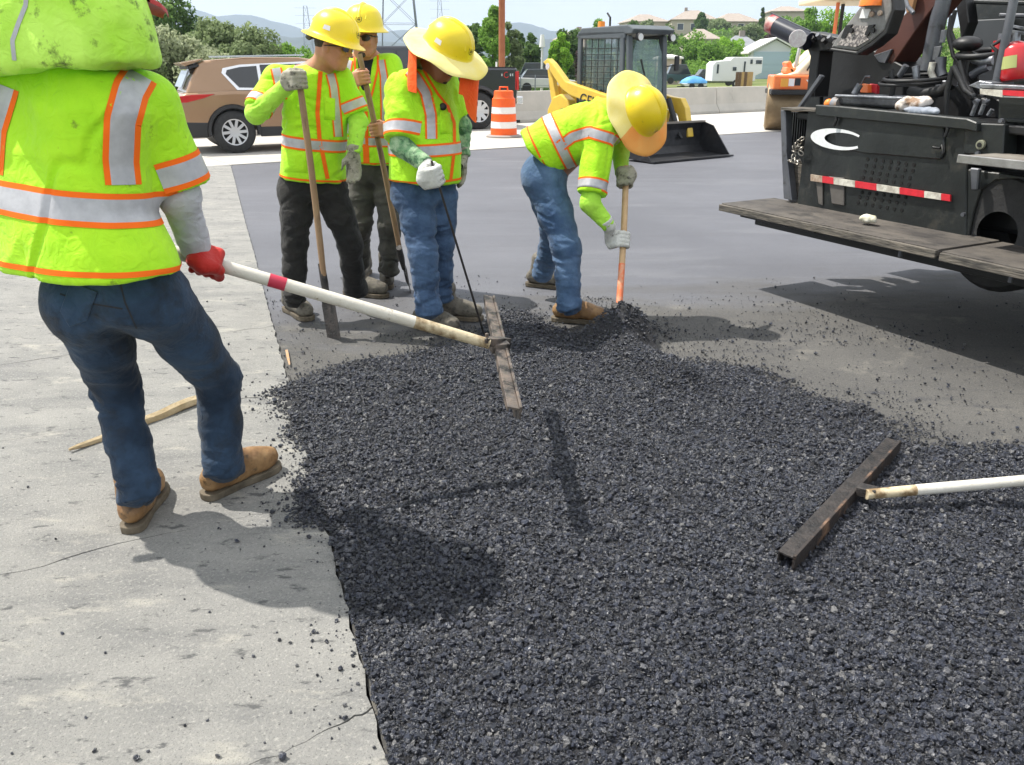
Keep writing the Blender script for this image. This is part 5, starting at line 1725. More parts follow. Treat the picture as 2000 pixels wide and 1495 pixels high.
F.cone(JD['neckb'] + V(0, 0, 0.01), JD['neckb'] + (JD['head'] - JD['neckb']) * 0.35, 0.080, 0.066, 0.03, cut1=True)
sdf_obj("plaid_shirt", F, M_green_cl, rootD, fold=[(0.004, (8, 8, 6), 2)])
_, vv, ff = vest(rootD, hD, tD, D_r, keys, JD, seDL, seDR, slr=.094, seed=31, hem_n=Vector((-0.05, 0.0, -1)), rsh=0.070, cutV=cutD)
bD = bvh_of(vv, ff); AXD = (tD - hD).normalized(); vd = ray(830, 240).normalized()
tape("reflective_tape", bD, loop_rays(hD.lerp(tD, 0.31), AXD, D_r, 90), rootD, w=0.048, edge=0.011, rmax=0.30)
tape("hem_binding", bD, loop_rays(hD.lerp(tD, 0.02), AXD, D_r, 90), rootD, w=0.0, edge=0.006, rmax=0.30)
tape("reflective_tape", bD, line_rays([at(843, 272, 4.6), at(842, 225, 4.6), at(832, 180, 4.6), at(812, 150, 4.7), at(795, 135, 4.8)], vd, 40), rootD, w=0.046, edge=0.011)
tape("zip_binding", bD, line_rays([at(882, 355, 4.6), at(890, 290, 4.6), at(890, 240, 4.6), at(876, 205, 4.6)], vd, 40), rootD, w=0.0, edge=0.009)
tape("neck_binding", bD, line_rays([at(876, 206, 4.6), at(855, 180, 4.6), at(836, 150, 4.65), at(822, 125, 4.75)], vd, 30), rootD, w=0.0, edge=0.007)
pocket_patch("chest_pocket", bD, [(858, 218), (880, 220), (882, 262), (860, 262)], vd, rootD, M_lime)
a_ = (seDR - JD['shR']).normalized()
tape("sleeve_tape", bD, loop_rays(seDR - a_ * 0.045, a_, D_r, 50), rootD, w=0.052, edge=0.012, rmax=0.135)
mb = MB()
hh = bD.ray_cast(V(0, 0, CAM_H), ray(865, 209).normalized())[0]
if hh: mb.ball(hh - vd * 0.012, (0.022, 0.014, 0.020)); mb.build("radio_clip", M_blk, rootD, smooth=60, world=True)
sleeve(rootD, JD['shR'], JD['elR'], JD['wrR'], (.062, .056, .042), M_green_cl, seed=13, t0=0.6)
sleeve(rootD, JD['shL'], JD['elL'], JD['wrL'], (.064, .060, .044), M_green_cl, seed=17, t0=0.5)
rodT, rodB = at(848, 332, 4.50), gnd(946, 655, BZ + 0.01)
axD = (rodT - rodB).normalized()
glove(rootD, rodT - axD * 0.03, axD, 0.008, V(-0.35, -0.6, 0.7), JD['wrR'], M_glove_w, 0.005, 0.0038, 1, 1, 1.15, cuff=JD['wrR'].lerp(JD['elR'], 0.18))
relaxed_glove(rootD, JD['wrL'], V(0.02, -0.1, -1), V(-0.8, -0.5, 0), V(0.3, -0.9, 0), M_glove, 0.004, (0.2, 0.3, 0.25), 1.08)
for an, toe in ((gnd(836, 642, BZ), (0.80, -0.5)), (gnd(874, 622, BZ), (0.95, -0.18))):
    boot(rootD, an, toe, M_greyboot, size=1.08, z0=BZ, shaft=Vector((an.x, an.y, 0.19)))
s2, f2, u2 = frame((0.80, -0.42, -0.52), (0.35, -0.35, 1))
hcD = JD['head'] + u2 * 0.055 + f2 * 0.01
hard_hat(rootD, hcD, s2, f2, u2, brim=0.165, wide=0.228, sticker=1)
# orange neck cloth hanging from the brim: behind the ear and past the chin
def cloth_flap(name, root, c, s, f, u, a0, a1, r0, r1, L, m, seed=0, th=0.003):
    nA, nL = 26, 10
    vs = []
    for lay in (0, 1):
        for i in range(nA + 1):
            a = R(a0 + (a1 - a0) * i / nA)
            for j in range(nL + 1):
                t = j / nL
                Lc = L(i / nA)
                r = r0 + (r1 - r0) * t + 0.012 * math.sin(a * 9 + seed) * t - lay * th
                p = Vector(c) + s * (r * math.sin(a)) + f * (r * 1.06 * math.cos(a)) - u * 0.045
                p = p + Vector((0, 0, -1)) * Lc * t
                vs.append(p)
    n2 = (nA + 1) * (nL + 1); fs = []
    for i in range(nA):
        for j in range(nL):
            q = i * (nL + 1) + j
            fs.append((q, q + 1, q + nL + 2, q + nL + 1)); fs.append((n2 + q, n2 + q + nL + 1, n2 + q + nL + 2, n2 + q + 1))
    for i in range(nA):
        q = i * (nL + 1) + nL; fs.append((q, q + n2, q + nL + 1 + n2, q + nL + 1))
    return link_mesh(name, [tuple(p) for p in vs], fs, m, root, smooth=70, world=True)
cloth_flap("neck_cloth", rootD, hcD, s2, f2, u2, 105, 225, 0.200, 0.220, lambda q: 0.19 + 0.03 * math.sin(q * 6), M_orange_cl, 1)
cloth_flap("neck_cloth", rootD, hcD, s2, f2, u2, -60, 30, 0.195, 0.165, lambda q: 0.10 + 0.16 * math.sin(math.pi * min(1, q * 1.1)), M_orange_cl, 4)
F = field_for([JD['head']], 0.005, 0.17); Rm = rotm(JD['hs'], JD['hf'], JD['hu'])
F.ell(JD['head'] + JD['hu'] * 0.026 - JD['hf'] * 0.022, (0.0795, 0.090, 0.095), 0.01, Rm)
F.halfspace(JD['head'] - JD['hu'] * 0.02, -JD['hu']); F.halfspace(JD['head'] + JD['hf'] * 0.030, JD['hf'])
sdf_obj("hair", F, M_hair, rootD, it=1)
F = field_for([JD['head']], 0.004, 0.15)
F.ell(JD['head'] + JD['hf'] * 0.092 - JD['hu'] * 0.046, (0.028, 0.012, 0.008), 0.01, Rm)
F.ell(JD['head'] + JD['hf'] * 0.078 - JD['hu'] * 0.098, (0.020, 0.014, 0.014), 0.01, Rm)
sdf_obj("moustache", F, M_hair, rootD, it=1)
rd = empty("steel_rod", rodB, 0, "thin dark steel rod slanting from the pale glove down to the asphalt edge", "rod")
mb = MB(); mb.tube([rodT + axD * 0.05, rodT, rodB], 0.0065, 8); mb.build("rod", M_tarred, rd, smooth=60, world=True)
mb = MB(); mb.tube([rodB + axD * 0.02, rodB, rodB + V(0.03, 0.02, 0.0)], 0.007, 8); mb.build("tip", M_tarred, rd, smooth=60, world=True)

# ---------------------------------------------------------------- E: worker bent over, shovelling
gE = gnd(1110, 620, BZ)
rootE = person_root("worker bent double shovelling asphalt in faded jeans and a wide yellow and orange brim", (gE.x, gE.y))
E_r = Vector((-0.28, -0.96, 0)).normalized()          # his right side faces the camera
JE = dict(pelvis=at(1062, 345, 5.14), waist=at(1080, 315, 5.14), neckb=at(1205, 225, 5.12), head=at(1238, 222, 5.06),
    hiR=at(1068, 362, 5.04), hiL=at(1062, 352, 5.26), knR=at(1106, 482, 4.92), knL=at(1084, 455, 5.36), anR=at(1112, 592, 4.86), anL=at(1062, 528, 5.56),
    shR=at(1172, 262, 4.95), shL=at(1190, 232, 5.28), elR=at(1152, 398, 4.82), elL=at(1212, 300, 5.22), wrR=at(1190, 442, 4.795), wrL=at(1214, 338, 5.06))
JE['right'] = E_r; JE['hs'], JE['hf'], JE['hu'] = frame((0.48, -0.15, -0.86), (0.62, -.60, .42)); JE['seat'] = V(0.9, -0.2, -0.3).normalized()
make_body(rootE, JE, M_skin2, 0.0065)
trousers(rootE, JE, M_denim_lt, 0.0085, r=(.110, .084, .068, .072), fold_amp=0.010, seed=35)
hE, tE = at(1056, 305, 5.14), at(1212, 222, 5.12)
keys = [(-.1, .20, .16, 0, -.02), (0, .20, .165, 0, -.02), (.3, .205, .170, 0, -.015), (.6, .215, .165, 0, -.01), (.85, .21, .135, 0, 0), (.95, .14, .10, 0, 0), (1, .08, .08, 0, 0)]
seEL, seER = JE['shL'].lerp(JE['elL'], .75), JE['shR'].lerp(JE['elR'], .86)
_, vv, ff = vest(rootE, hE, tE, E_r, keys, JE, seEL, seER, slr=.086, seed=41, hem_n=Vector((-0.62, 0.05, -0.72)), rsh=0.074, amp=0.010)
bE = bvh_of(vv, ff); AXE = (tE - hE).normalized(); vd = ray(1120, 260).normalized()
tape("reflective_tape", bE, loop_rays(hE.lerp(tE, 0.26), AXE, E_r, 90), rootE, w=0.050, edge=0.011, rmax=0.30)
tape("hem_binding", bE, loop_rays(hE.lerp(tE, 0.01), AXE, E_r, 90), rootE, w=0.0, edge=0.006, rmax=0.32)
tape("reflective_tape", bE, line_rays([at(1092, 288, 4.9), at(1118, 268, 4.9), at(1150, 258, 4.9), at(1196, 272, 4.9), at(1212, 285, 5.0)], vd, 50), rootE, w=0.048, edge=0.011)
a_ = (seER - JE['shR']).normalized()
tape("sleeve_tape", bE, loop_rays(seER - a_ * 0.045, a_, E_r, 50), rootE, w=0.050, edge=0.011, rmax=0.125)
sleeve(rootE, JE['shR'], JE['elR'], JE['wrR'], (.060, .054, .038), M_limeshirt, seed=23, t0=0.6)
sleeve(rootE, JE['shL'], JE['elL'], JE['wrL'], (.056, .050, .038), M_limeshirt, seed=27, t0=0.5)
sEt, sEn = at(1223, 325, 5.04), at(1208, 612, 4.64)
axE = (sEt - sEn).normalized()
pE1 = at(1209, 470, 4.84); pE1 = sEn + axE * (pE1 - sEn).dot(axE)
pE2 = at(1221, 350, 5.0); pE2 = sEn + axE * (pE2 - sEn).dot(axE)
JE['wrR'] = pE1 + V(-0.075, -0.04, 0.075)
glove(rootE, pE1, axE, 0.018, V(-0.8, -0.5, 0.1), at(1190, 442, 4.80), M_glove_w, 0.004, 0.0038, 1, 1, 1.05, cuff=at(1182, 430, 4.79))
glove(rootE, pE2, axE, 0.018, V(-0.5, -0.8, 0.1), at(1214, 336, 5.02), M_glove, 0.005, 0.0038, 1, -1, 1.10)
for an, toe in ((gnd(1112, 628, BZ), (0.95, -0.22)), (gnd(1056, 560, BZ), (0.80, -0.30))):
    boot(rootE, an, toe, M_tanboot if an.y < 5.2 else M_greyboot, size=1.1, z0=BZ, shaft=Vector((an.x, an.y, 0.19)) + V(-0.01, 0, 0))
s2, f2, u2 = frame((0.42, -0.10, -0.90), (0.55, -0.72, 0.42))
hcE = JE['head'] + u2 * 0.055 + f2 * 0.01
hat = hard_hat(rootE, hcE, s2, f2, u2, brim=0.165, wide=0.236, two=True)
cloth_flap("neck_cloth", rootE, hcE, s2, f2, u2, 150, 215, 0.19, 0.14, lambda q: 0.10, M_brim, 2)
shovel("shovel with pale shaft turning orange, dug into the asphalt heap by the bent worker", sEt, sEn, gnd(1226, 640, BZ - 0.02) + V(0, -.10, -.02), width=0.11, r=0.0185, m_shaft=M_shaft_l, orange=0.72, upn=(0.3, -0.9, 0.5))
# ================================================================ BACKDROP
def depth_at(Y, z=0): return Y * CP + (CAM_H - z) * SP
def x_at(u, Y, z=0): return (u - 1000) / FPX * depth_at(Y, z)
def z_at(v, Y): return at(1000, v, Y).z
def tz(x, y): return float(terrain_z(x, y))

def leaf_mat(name, c0, c1, c2):
    m = bpy.data.materials.new(name); m.use_nodes = True
    t = m.node_tree; L = t.links.new
    out = t.nodes['Material Output']; b = t.nodes['Principled BSDF']
    b.inputs['Roughness'].default_value = 0.7; b.inputs['Specular IOR Level'].default_value = 0.25
    co = t.nodes.new('ShaderNodeTexCoord')
    n = t.nodes.new('ShaderNodeTexNoise'); n.inputs['Scale'].default_value = 1.3; n.inputs['Detail'].default_value = 3
    n2 = t.nodes.new('ShaderNodeTexWhiteNoise')
    sn = t.nodes.new('ShaderNodeVectorMath'); sn.operation = 'SNAP'; sn.inputs[1].default_value = (0.22, 0.22, 0.22)
    L(co.outputs['Object'], n.inputs['Vector']); L(co.outputs['Object'], sn.inputs[0]); L(sn.outputs[0], n2.inputs['Vector'])
    mixf = t.nodes.new('ShaderNodeMath'); mixf.operation = 'ADD'
    ml = t.nodes.new('ShaderNodeMath'); ml.operation = 'MULTIPLY'; ml.inputs[1].default_value = 0.40
    L(n2.outputs['Value'], ml.inputs[0]); L(n.outputs['Fac'], mixf.inputs[0]); L(ml.outputs[0], mixf.inputs[1])
    r_ = t.nodes.new('ShaderNodeValToRGB')
    r_.color_ramp.elements[0].position = 0.42; r_.color_ramp.elements[0].color = tuple(c0) + (1,)
    r_.color_ramp.elements[1].position = 0.95; r_.color_ramp.elements[1].color = tuple(c2) + (1,)
    e = r_.color_ramp.elements.new(0.68); e.color = tuple(c1) + (1,)
    L(mixf.outputs[0], r_.inputs[0]); L(r_.outputs[0], b.inputs['Base Color'])
    tr = t.nodes.new('ShaderNodeBsdfTranslucent'); L(r_.outputs[0], tr.inputs['Color'])
    mx_ = t.nodes.new('ShaderNodeMixShader'); mx_.inputs[0].default_value = 0.5
    L(b.outputs[0], mx_.inputs[1]); L(tr.outputs[0], mx_.inputs[2]); L(mx_.outputs[0], out.inputs['Surface'])
    return m
LF = dict(
    dark=leaf_mat("dark_green_leaves", (0.06, 0.11, 0.035), (0.11, 0.19, 0.055), (0.18, 0.28, 0.085)),
    mid=leaf_mat("mid_green_leaves", (0.10, 0.20, 0.035), (0.17, 0.32, 0.05), (0.27, 0.44, 0.085)),
    bright=leaf_mat("bright_green_leaves", (0.13, 0.27, 0.025), (0.22, 0.42, 0.04), (0.32, 0.52, 0.07)),
    olive=leaf_mat("olive_green_leaves", (0.13, 0.17, 0.075), (0.21, 0.27, 0.125), (0.31, 0.38, 0.19)),
    sage=leaf_mat("pale_sage_leaves", (0.21, 0.24, 0.135), (0.34, 0.38, 0.23), (0.48, 0.52, 0.33)),
    plum=leaf_mat("dark_plum_leaves", (0.040, 0.028, 0.028), (0.075, 0.05, 0.045), (0.12, 0.085, 0.07)))
M_bark = mat("grey_brown_bark", (0.10, 0.075, 0.055), 0.9, var=(0.17, 0.14, 0.11), vscale=3, bump=0.6, bscale=12, bdist=0.05)
def tree(name, label, u, Y, vtop, wpx, kind, trunk=0.14, shape='round', n=2600, leaf=None, base_drop=0.0, group=None, vbase=None, seed=None):
    rs = np.random.default_rng(seed if seed is not None else int(u * 7 + Y))
    X = x_at(u, Y); z0 = tz(X, Y) - 0.05
    top = z_at(vtop, Y) ; H_ = max(top - z0, 1.0)
    Wd = wpx / FPX * depth_at(Y)
    root = empty(name, (X, Y, z0), 0, label, "tree" if name != 'bush' else 'bush', group)
    n = int(n * 2.8)
    leaf = leaf or max(0.10, Wd * 0.035)
    zt = H_ * trunk
    cz = (zt + H_) / 2; rz = (H_ - zt) / 2
    nc = 34 if shape != 'cone' else 44
    cl = []
    for i in range(nc):
        d = rs.normal(size=3); d /= np.linalg.norm(d)
        rad = rs.uniform(0.25, 0.92) ** 0.6
        if shape == 'column':
            p = np.array([d[0] * Wd * 0.40 * rad, d[1] * Wd * 0.40 * rad, cz + d[2] * rz * 0.96 * rad])
            taper = 1 - 0.55 * max(0, (p[2] - cz) / rz)
            p[:2] *= taper
            r = Wd * rs.uniform(0.16, 0.28) * taper
        elif shape == 'cone':
            t = rs.uniform(0.02, 0.97); a = rs.uniform(0, 6.28); rr_ = Wd * 0.40 * (1 - t) * rs.uniform(0.2, 1)
            p = np.array([rr_ * math.cos(a), rr_ * math.sin(a), zt + t * (H_ - zt)]); r = Wd * (0.05 + 0.17 * (1 - t))
        else:
            p = np.array([d[0] * Wd * 0.44 * rad, d[1] * Wd * 0.44 * rad, cz + d[2] * rz * 0.88 * rad])
            r = Wd * rs.uniform(0.12, 0.23)
        cl.append((p, r))
    per = n // nc
    C_, R_ = np.array([c[0] for c in cl]), np.array([c[1] for c in cl])
    k = rs.integers(0, nc, n)
    dd = rs.normal(size=(n, 3)); dd /= np.linalg.norm(dd, axis=1, keepdims=True)
    P = C_[k] + dd * (R_[k] * rs.uniform(0.35, 1.06, n) ** 0.5)[:, None]
    P[:, 2] = np.clip(P[:, 2], 0.03 * H_, None)
    nn = dd + rs.normal(size=(n, 3)) * 0.65; nn /= np.linalg.norm(nn, axis=1, keepdims=True)
    a = np.cross(nn, rs.normal(size=(n, 3))); a /= np.linalg.norm(a, axis=1, keepdims=True)
    b = np.cross(nn, a)
    s_ = leaf * 1.15 * rs.uniform(0.55, 1.25, n)[:, None]
    q = np.stack([P - a * s_ * 0.5, P + b * s_ * 0.32 - a * s_ * 0.05, P + a * s_ * 0.55, P - b * s_ * 0.32 + a * s_ * 0.05], 1).reshape(-1, 3)
    f = np.arange(4 * n).reshape(-1, 4)
    link_mesh("crown", q, f, LF[kind], root)
    mb = MB()
    tr = max(0.05, Wd * 0.035)
    mb.tube([(0, 0, -0.1), (0.02 * Wd, 0, H_ * 0.3), (0, 0.01 * Wd, H_ * 0.75)], [tr, tr * 0.7, tr * 0.25], 7)
    for i in range(5):
        c = C_[rs.integers(0, nc)]
        zz = H_ * rs.uniform(0.2, 0.5)
        mb.tube([(0.01 * Wd, 0, zz), tuple(c * np.array([.6, .6, 1]) + np.array([0, 0, (zz - c[2]) * .3])), tuple(c)], [tr * 0.5, tr * 0.32, tr * 0.12], 5)
    mb.build("trunk", M_bark, root, smooth=60)
    return root

T = tree
T("tree", "dark broad tree directly behind the red peak of the nearest worker", 345, 52, -4, 150, 'dark', n=5200, leaf=0.20)
T("bush", "pale sage bush beside the neck drape of the nearest worker", 345, 34, 50, 150, 'sage', trunk=0.02, n=4200, leaf=0.15)
T("bush", "small grey-green bush left behind the lime sleeve, against the brown car", 292, 30, 95, 90, 'olive', trunk=0.02, n=1800, leaf=0.14)
T("tree", "tall olive tree with a pointed top above the roof of the brown car", 438, 44, 18, 130, 'olive', trunk=0.03, n=5000, leaf=0.17)
T("tree", "wide olive tree just right of the pointed one, above the brown car", 500, 42, 45, 130, 'olive', trunk=0.03, n=4600, leaf=0.17)
T("tree", "low light green tree at the left of the young worker's hard hat", 556, 46, 58, 70, 'mid', trunk=0.03, n=2200, leaf=0.17)
T("bush", "small sage bush low behind the brown car's roof", 420, 30, 96, 130, 'sage', trunk=0.02, n=1800, leaf=0.13)
T("bush", "dark hedge bush at the far left behind the brown car's tail", 318, 36, 122, 90, 'dark', trunk=0.02, n=1500, leaf=0.15)
T("tree", "rounded green tree seen between the two hard hats at the left", 615, 60, 92, 90, 'mid', trunk=0.04, n=1800, leaf=0.18)
T("poplar_tree", "tall bright poplar left of the brown utility pole", 962, 56, -2, 66, 'mid', trunk=0.02, shape='column', n=4200, leaf=0.20)
T("poplar_tree", "shorter dark poplar behind the white brim, left of the tall one", 925, 60, 26, 56, 'dark', trunk=0.03, shape='column', n=2600, leaf=0.2)
T("poplar_tree", "dark green poplar touching the right side of the utility pole", 998, 58, 34, 50, 'olive', trunk=0.02, shape='column', n=2800, leaf=0.2)
T("tree", "slim dark tree between the pole and the white lamp post", 1016, 75, 52, 28, 'dark', trunk=0.06, shape='column', n=1500, leaf=0.24)
T("tree", "round dark tree on a short trunk left of the white lamp post", 1036, 72, 60, 44, 'dark', trunk=0.22, n=2200, leaf=0.22)
T("bush", "low shrub at the foot of the slim dark tree", 1002, 68, 92, 26, 'olive', trunk=0.02, n=900, leaf=0.2)
T("tree", "bright lime-green street tree left of the loader's cab", 1092, 62, 50, 44, 'bright', trunk=0.10, n=2600, leaf=0.20)
T("tree", "dark tree standing just behind the lime-green street tree", 1108, 74, 40, 56, 'dark', trunk=0.06, n=2600, leaf=0.24)
T("tree", "small bright tree above the rear of the loader's cab", 1166, 95, 36, 46, 'mid', trunk=0.1, n=1700, leaf=0.28)
T("bush", "dark red bush behind the loader's lift arm", 1138, 70, 94, 40, 'plum', trunk=0.02, n=900, leaf=0.22)
hill_trees = [
 (1238, 150, 34, 44, 'dark', 'round', "tree right behind the loader's cab roof light"),
 (1298, 135, 52, 60, 'dark', 'round', "dark tree right of the loader's windscreen"),
 (1340, 120, 60, 78, 'mid', 'round', "large round tree above the blue covered boat"),
 (1388, 112, 78, 80, 'mid', 'round', "wide green tree between the round tree and the white trailer"),
 (1312, 105, 96, 56, 'dark', 'round', "dark low tree left of the blue covered boat"),
 (1420, 125, 58, 62, 'bright', 'round', "bright tree just left of the grey roofed house"),
 (1362, 230, 22, 30, 'dark', 'column', "narrow tree in front of the ridge house second from left"),
 (1478, 215, 12, 28, 'dark', 'cone', "pointed conifer above the grey roofed house"),
 (1452, 190, 44, 60, 'olive', 'round', "olive tree on the slope below the pointed conifer"),
 (1500, 145, 58, 54, 'plum', 'round', "purple-brown tree behind the white garage"),
 (1528, 190, 20, 62, 'mid', 'round', "green tree on the ridge left of the roller's canopy"),
 (1568, 120, 4, 66, 'mid', 'column', "tall green tree between the grey tube and the roller's canopy post"),
 (1610, 130, 12, 70, 'bright', 'round', "bright tree seen between the two canopy posts"),
 (1652, 125, 14, 80, 'mid', 'round', "green tree right of the canopy posts, behind the control panel"),
 (1560, 95, 84, 60, 'bright', 'round', "low bright tree above the roller's hood"),
 (1270, 118, 70, 44, 'mid', 'round', "green tree squeezed between cab and dark tree"),
 (1430, 95, 88, 44, 'mid', 'round', "small tree in front of the grey roofed house"),
 (1262, 240, 36, 40, 'olive', 'round', "faint olive tree under the leftmost ridge house"),
 (1400, 250, 40, 50, 'olive', 'round', "faint olive tree below the middle ridge house"),
 (1720, 110, 10, 120, 'dark', 'round', "dark tree glimpsed through the paver's frame"),
 (1800, 100, 20, 110, 'mid', 'round', "green tree glimpsed behind the paver's grey column"),
 (1900, 105, 0, 130, 'mid', 'round', "tree behind the paver's operator seat"),
]
for i, (u, Y, vt, w, kind, shp, lab) in enumerate(hill_trees):
    T("tree", lab, u, Y, vt, w, kind, trunk=0.05, shape=shp, n=1900, leaf=max(0.22, Y * 0.0026), group="trees on the hillside", seed=i)

# houses
M_roof_t = mat("tan_shingle_roof", (0.30, 0.25, 0.21), 0.9, var=(0.36, 0.31, 0.27), vscale=1.2)
M_roof_g = mat("grey_shingle_roof", (0.19, 0.20, 0.22), 0.9, var=(0.25, 0.26, 0.28), vscale=1.2)
M_roof_w = mat("pale_metal_roof", (0.72, 0.70, 0.66), 0.5)
M_wall_t = mat("tan_house_siding", (0.42, 0.37, 0.31), 0.9)
M_wall_g = mat("grey_house_siding", (0.42, 0.43, 0.46), 0.9)
M_wall_w = mat("white_house_siding", (0.62, 0.63, 0.64), 0.9)
M_wall_b = mat("pale_blue_door_panels", (0.40, 0.50, 0.58), 0.8)
M_glass = mat("dark_window_glass", (0.03, 0.04, 0.05), 0.1, spec=0.8)
M_frame = mat("white_window_frame", (0.7, 0.7, 0.68), 0.6)
def house(label, u, Y, wpx, v_eave, v_ridge, rot, mw, mr, dep=9.0, wins=(), gable=False, z0=None, garage=None, chim=None, overhang=0.5, name="house", pent=None, cat="house"):
    X = x_at(u, Y); z0 = tz(X, Y) - 0.3 if z0 is None else z0
    W_ = wpx / FPX * depth_at(Y); he = z_at(v_eave, Y) - z0; hr = z_at(v_ridge, Y) - z0
    r = empty(name, (X, Y + dep / 2, z0), R(rot), label, cat)
    mb = MB()
    if gable:   # gable end faces the viewer
        mb.prism([(-W_ / 2, 0), (W_ / 2, 0), (W_ / 2, he), (0, hr - 0.15), (-W_ / 2, he)], -dep / 2, dep / 2)
        fixn(mb.build("wall", mw, r))
        mb = MB(); o_ = overhang; k = (hr - he) / (W_ / 2)
        for s_ in (-1, 1):
            mb.prism([(0, hr), (s_ * (W_ / 2 + o_), he - k * o_), (s_ * (W_ / 2 + o_), he - k * o_ + .2), (0, hr + .2)], -dep / 2 - o_, dep / 2 + o_)
        fixn(mb.build("roof", mr, r))
    else:       # hip roof
        mb.box((0, 0, he / 2), (W_, dep, he)); mb.build("wall", mw, r)
        mb = MB(); o_ = overhang; ins = min(W_, dep) * 0.42
        a, b = W_ / 2 + o_, dep / 2 + o_
        vs = [(-a, -b, he), (a, -b, he), (a, b, he), (-a, b, he), (-a + ins, 0, hr), (a - ins, 0, hr), (-a, -b, he - .2), (a, -b, he - .2), (a, b, he - .2), (-a, b, he - .2)]
        mb.add(vs, [(0, 1, 5, 4), (1, 2, 5), (2, 3, 4, 5), (3, 0, 4), (0, 6, 7, 1), (1, 7, 8, 2), (2, 8, 9, 3), (3, 9, 6, 0), (9, 8, 7, 6)])
        fixn(mb.build("roof", mr, r))
    for (fx, fz, ww, wh) in wins:
        mb = MB(); x, z = fx * W_ / 2, fz * he
        for q in (-1, 1):
            mb.box((x + q * (ww / 2 + .06), -dep / 2 - .04, z), (.12, .12, wh + .24)); mb.box((x, -dep / 2 - .04, z + q * (wh / 2 + .06)), (ww, .12, .12))
        w_ = mb.build("window", M_frame, r)
        mb = MB(); mb.box((x, -dep / 2 - .01, z), (ww, .06, wh)); mb.build("pane", M_glass, w_)
    if garage:
        fx, ww, wh = garage
        g_ = MB(); g_.box((fx * W_ / 2, -dep / 2 - .04, wh / 2), (ww, .1, wh)); gd = g_.build("garage_door", M_wall_b, r)
        for i in range(3):
            g_ = MB(); g_.box((fx * W_ / 2, -dep / 2 - .10, wh * (i + .5) / 4 + .15), (ww * .96, .04, wh / 4 - .12)); g_.build("panel", M_wall_b, gd)
    if chim:
        g_ = MB(); g_.box((chim * W_ / 2, 0, hr), (.9, .9, 1.6)); g_.build("chimney", M_roof_t, r)
    return r
house("brown chimneyed ridge house behind the loader's roof beacon", 1120, 170, 60, 76, 60, 5, M_wall_t, M_roof_t, wins=((-.5, .6, 1.2, 1.4), (.4, .6, 1.2, 1.4)), chim=0.4)
house("red-brown house between the street tree and the loader's cab", 1150, 150, 56, 92, 76, -6, M_wall_t, M_roof_t, wins=((.2, .6, 1.2, 1.3),))
house("tan ridge house directly above the loader's cab", 1258, 290, 78, 42, 26, 8, M_wall_t, M_roof_t, dep=13, wins=((-.4, .6, 1.6, 1.6), (.3, .6, 1.6, 1.6)))
house("large tan ridge house with stepped roof, second from the left", 1352, 280, 84, 38, 18, -5, M_wall_t, M_roof_t, dep=13, wins=((-.6, .55, 1.8, 1.8), (0, .55, 1.8, 1.8), (.6, .55, 1.8, 1.8)), chim=-.3)
house("wide tan ridge house right of the narrow tree", 1432, 285, 82, 42, 24, 4, M_wall_t, M_roof_t, dep=13, wins=((-.5, .5, 1.8, 1.8), (.1, .5, 1.8, 1.8), (.6, .5, 1.8, 1.8)))
house("tan ridge house at the right behind the grey tube", 1532, 260, 66, 22, 10, -4, M_wall_t, M_roof_t, dep=12, wins=((-.3, .6, 1.6, 1.6),))
house("low hidden house roof among the hillside trees", 1370, 185, 44, 76, 55, 10, M_wall_t, M_roof_t, dep=10)
house("two-storey white house with a grey hip roof behind the white trailer", 1452, 150, 56, 92, 68, -4, M_wall_g, M_roof_g, dep=9, wins=((-.25, .78, 1.0, 1.9), (.08, .78, 1.0, 1.9), (.62, .75, 1.0, 1.6)), chim=.1)
house("white garage with pale roof and pale blue door left of the roller", 1512, 118, 92, 102, 76, -3, M_wall_w, M_roof_w, dep=9, gable=True, garage=(-.1, 5.0, 3.6), overhang=.4, name="garage", cat="garage")
house("small cream shed right of the loader's windscreen", 1308, 98, 38, 112, 106, 2, mat("cream_shed_wall", (.50, .40, .34), .9), M_roof_w, dep=4, wins=((.5, .5, .7, .9),), name="shed", cat="shed", overhang=.2)

# camper trailer, covered boat, parked cars at the side street
def on(u, Y): X = x_at(u, Y); return X, Y, tz(X, Y)
X, Y, z0 = on(1430, 78)
z0 += 0.28
rv = empty("camper_trailer", (X, Y, z0), R(2), "white camper trailer with black windows parked in front of the grey roofed house", "trailer")
M_rv = mat("white_trailer_skin", (0.74, 0.74, 0.72), 0.4)
Lr = 95 / FPX * depth_at(78); hR = z_at(112, 78) - z0; 
mb = MB()
pr_ = [(-Lr / 2, 0.55), (Lr * .38, 0.55), (Lr * .38, 1.0), (Lr / 2, 1.25), (Lr / 2, hR), (-Lr * .1, hR), (-Lr * .16, hR - .25), (-Lr * .44, hR - .35), (-Lr / 2, hR - .6)]
mb.prism(pr_, -1.2, 1.2); fixn(mb.build("trailer_body", M_rv, rv, bevel=.05))
for x, z, w_, h_ in ((-.40, .62, .16, .75), (-.06, .62, .32, .3), (.14, .68, .14, .9), (.27, .85, .2, .35), (.42, .84, .5, .3)):
    mb = MB(); mb.box((x * Lr, -1.22, z * hR), (w_, .05, h_)); mb.build("window", M_glass, rv)
for k in (-1, 1):
    mb = MB(); mb.cyl((0.10 * Lr + k * .42, -1.22, .36), (0.10 * Lr + k * .42, -1.0, .36), .36, n=18); w_ = mb.build("wheel", M_blk, rv)
    mb = MB(); mb.cyl((0.10 * Lr + k * .42, -1.25, .36), (0.10 * Lr + k * .42, -1.2, .36), .19, n=14); mb.build("rim", M_frame, w_)
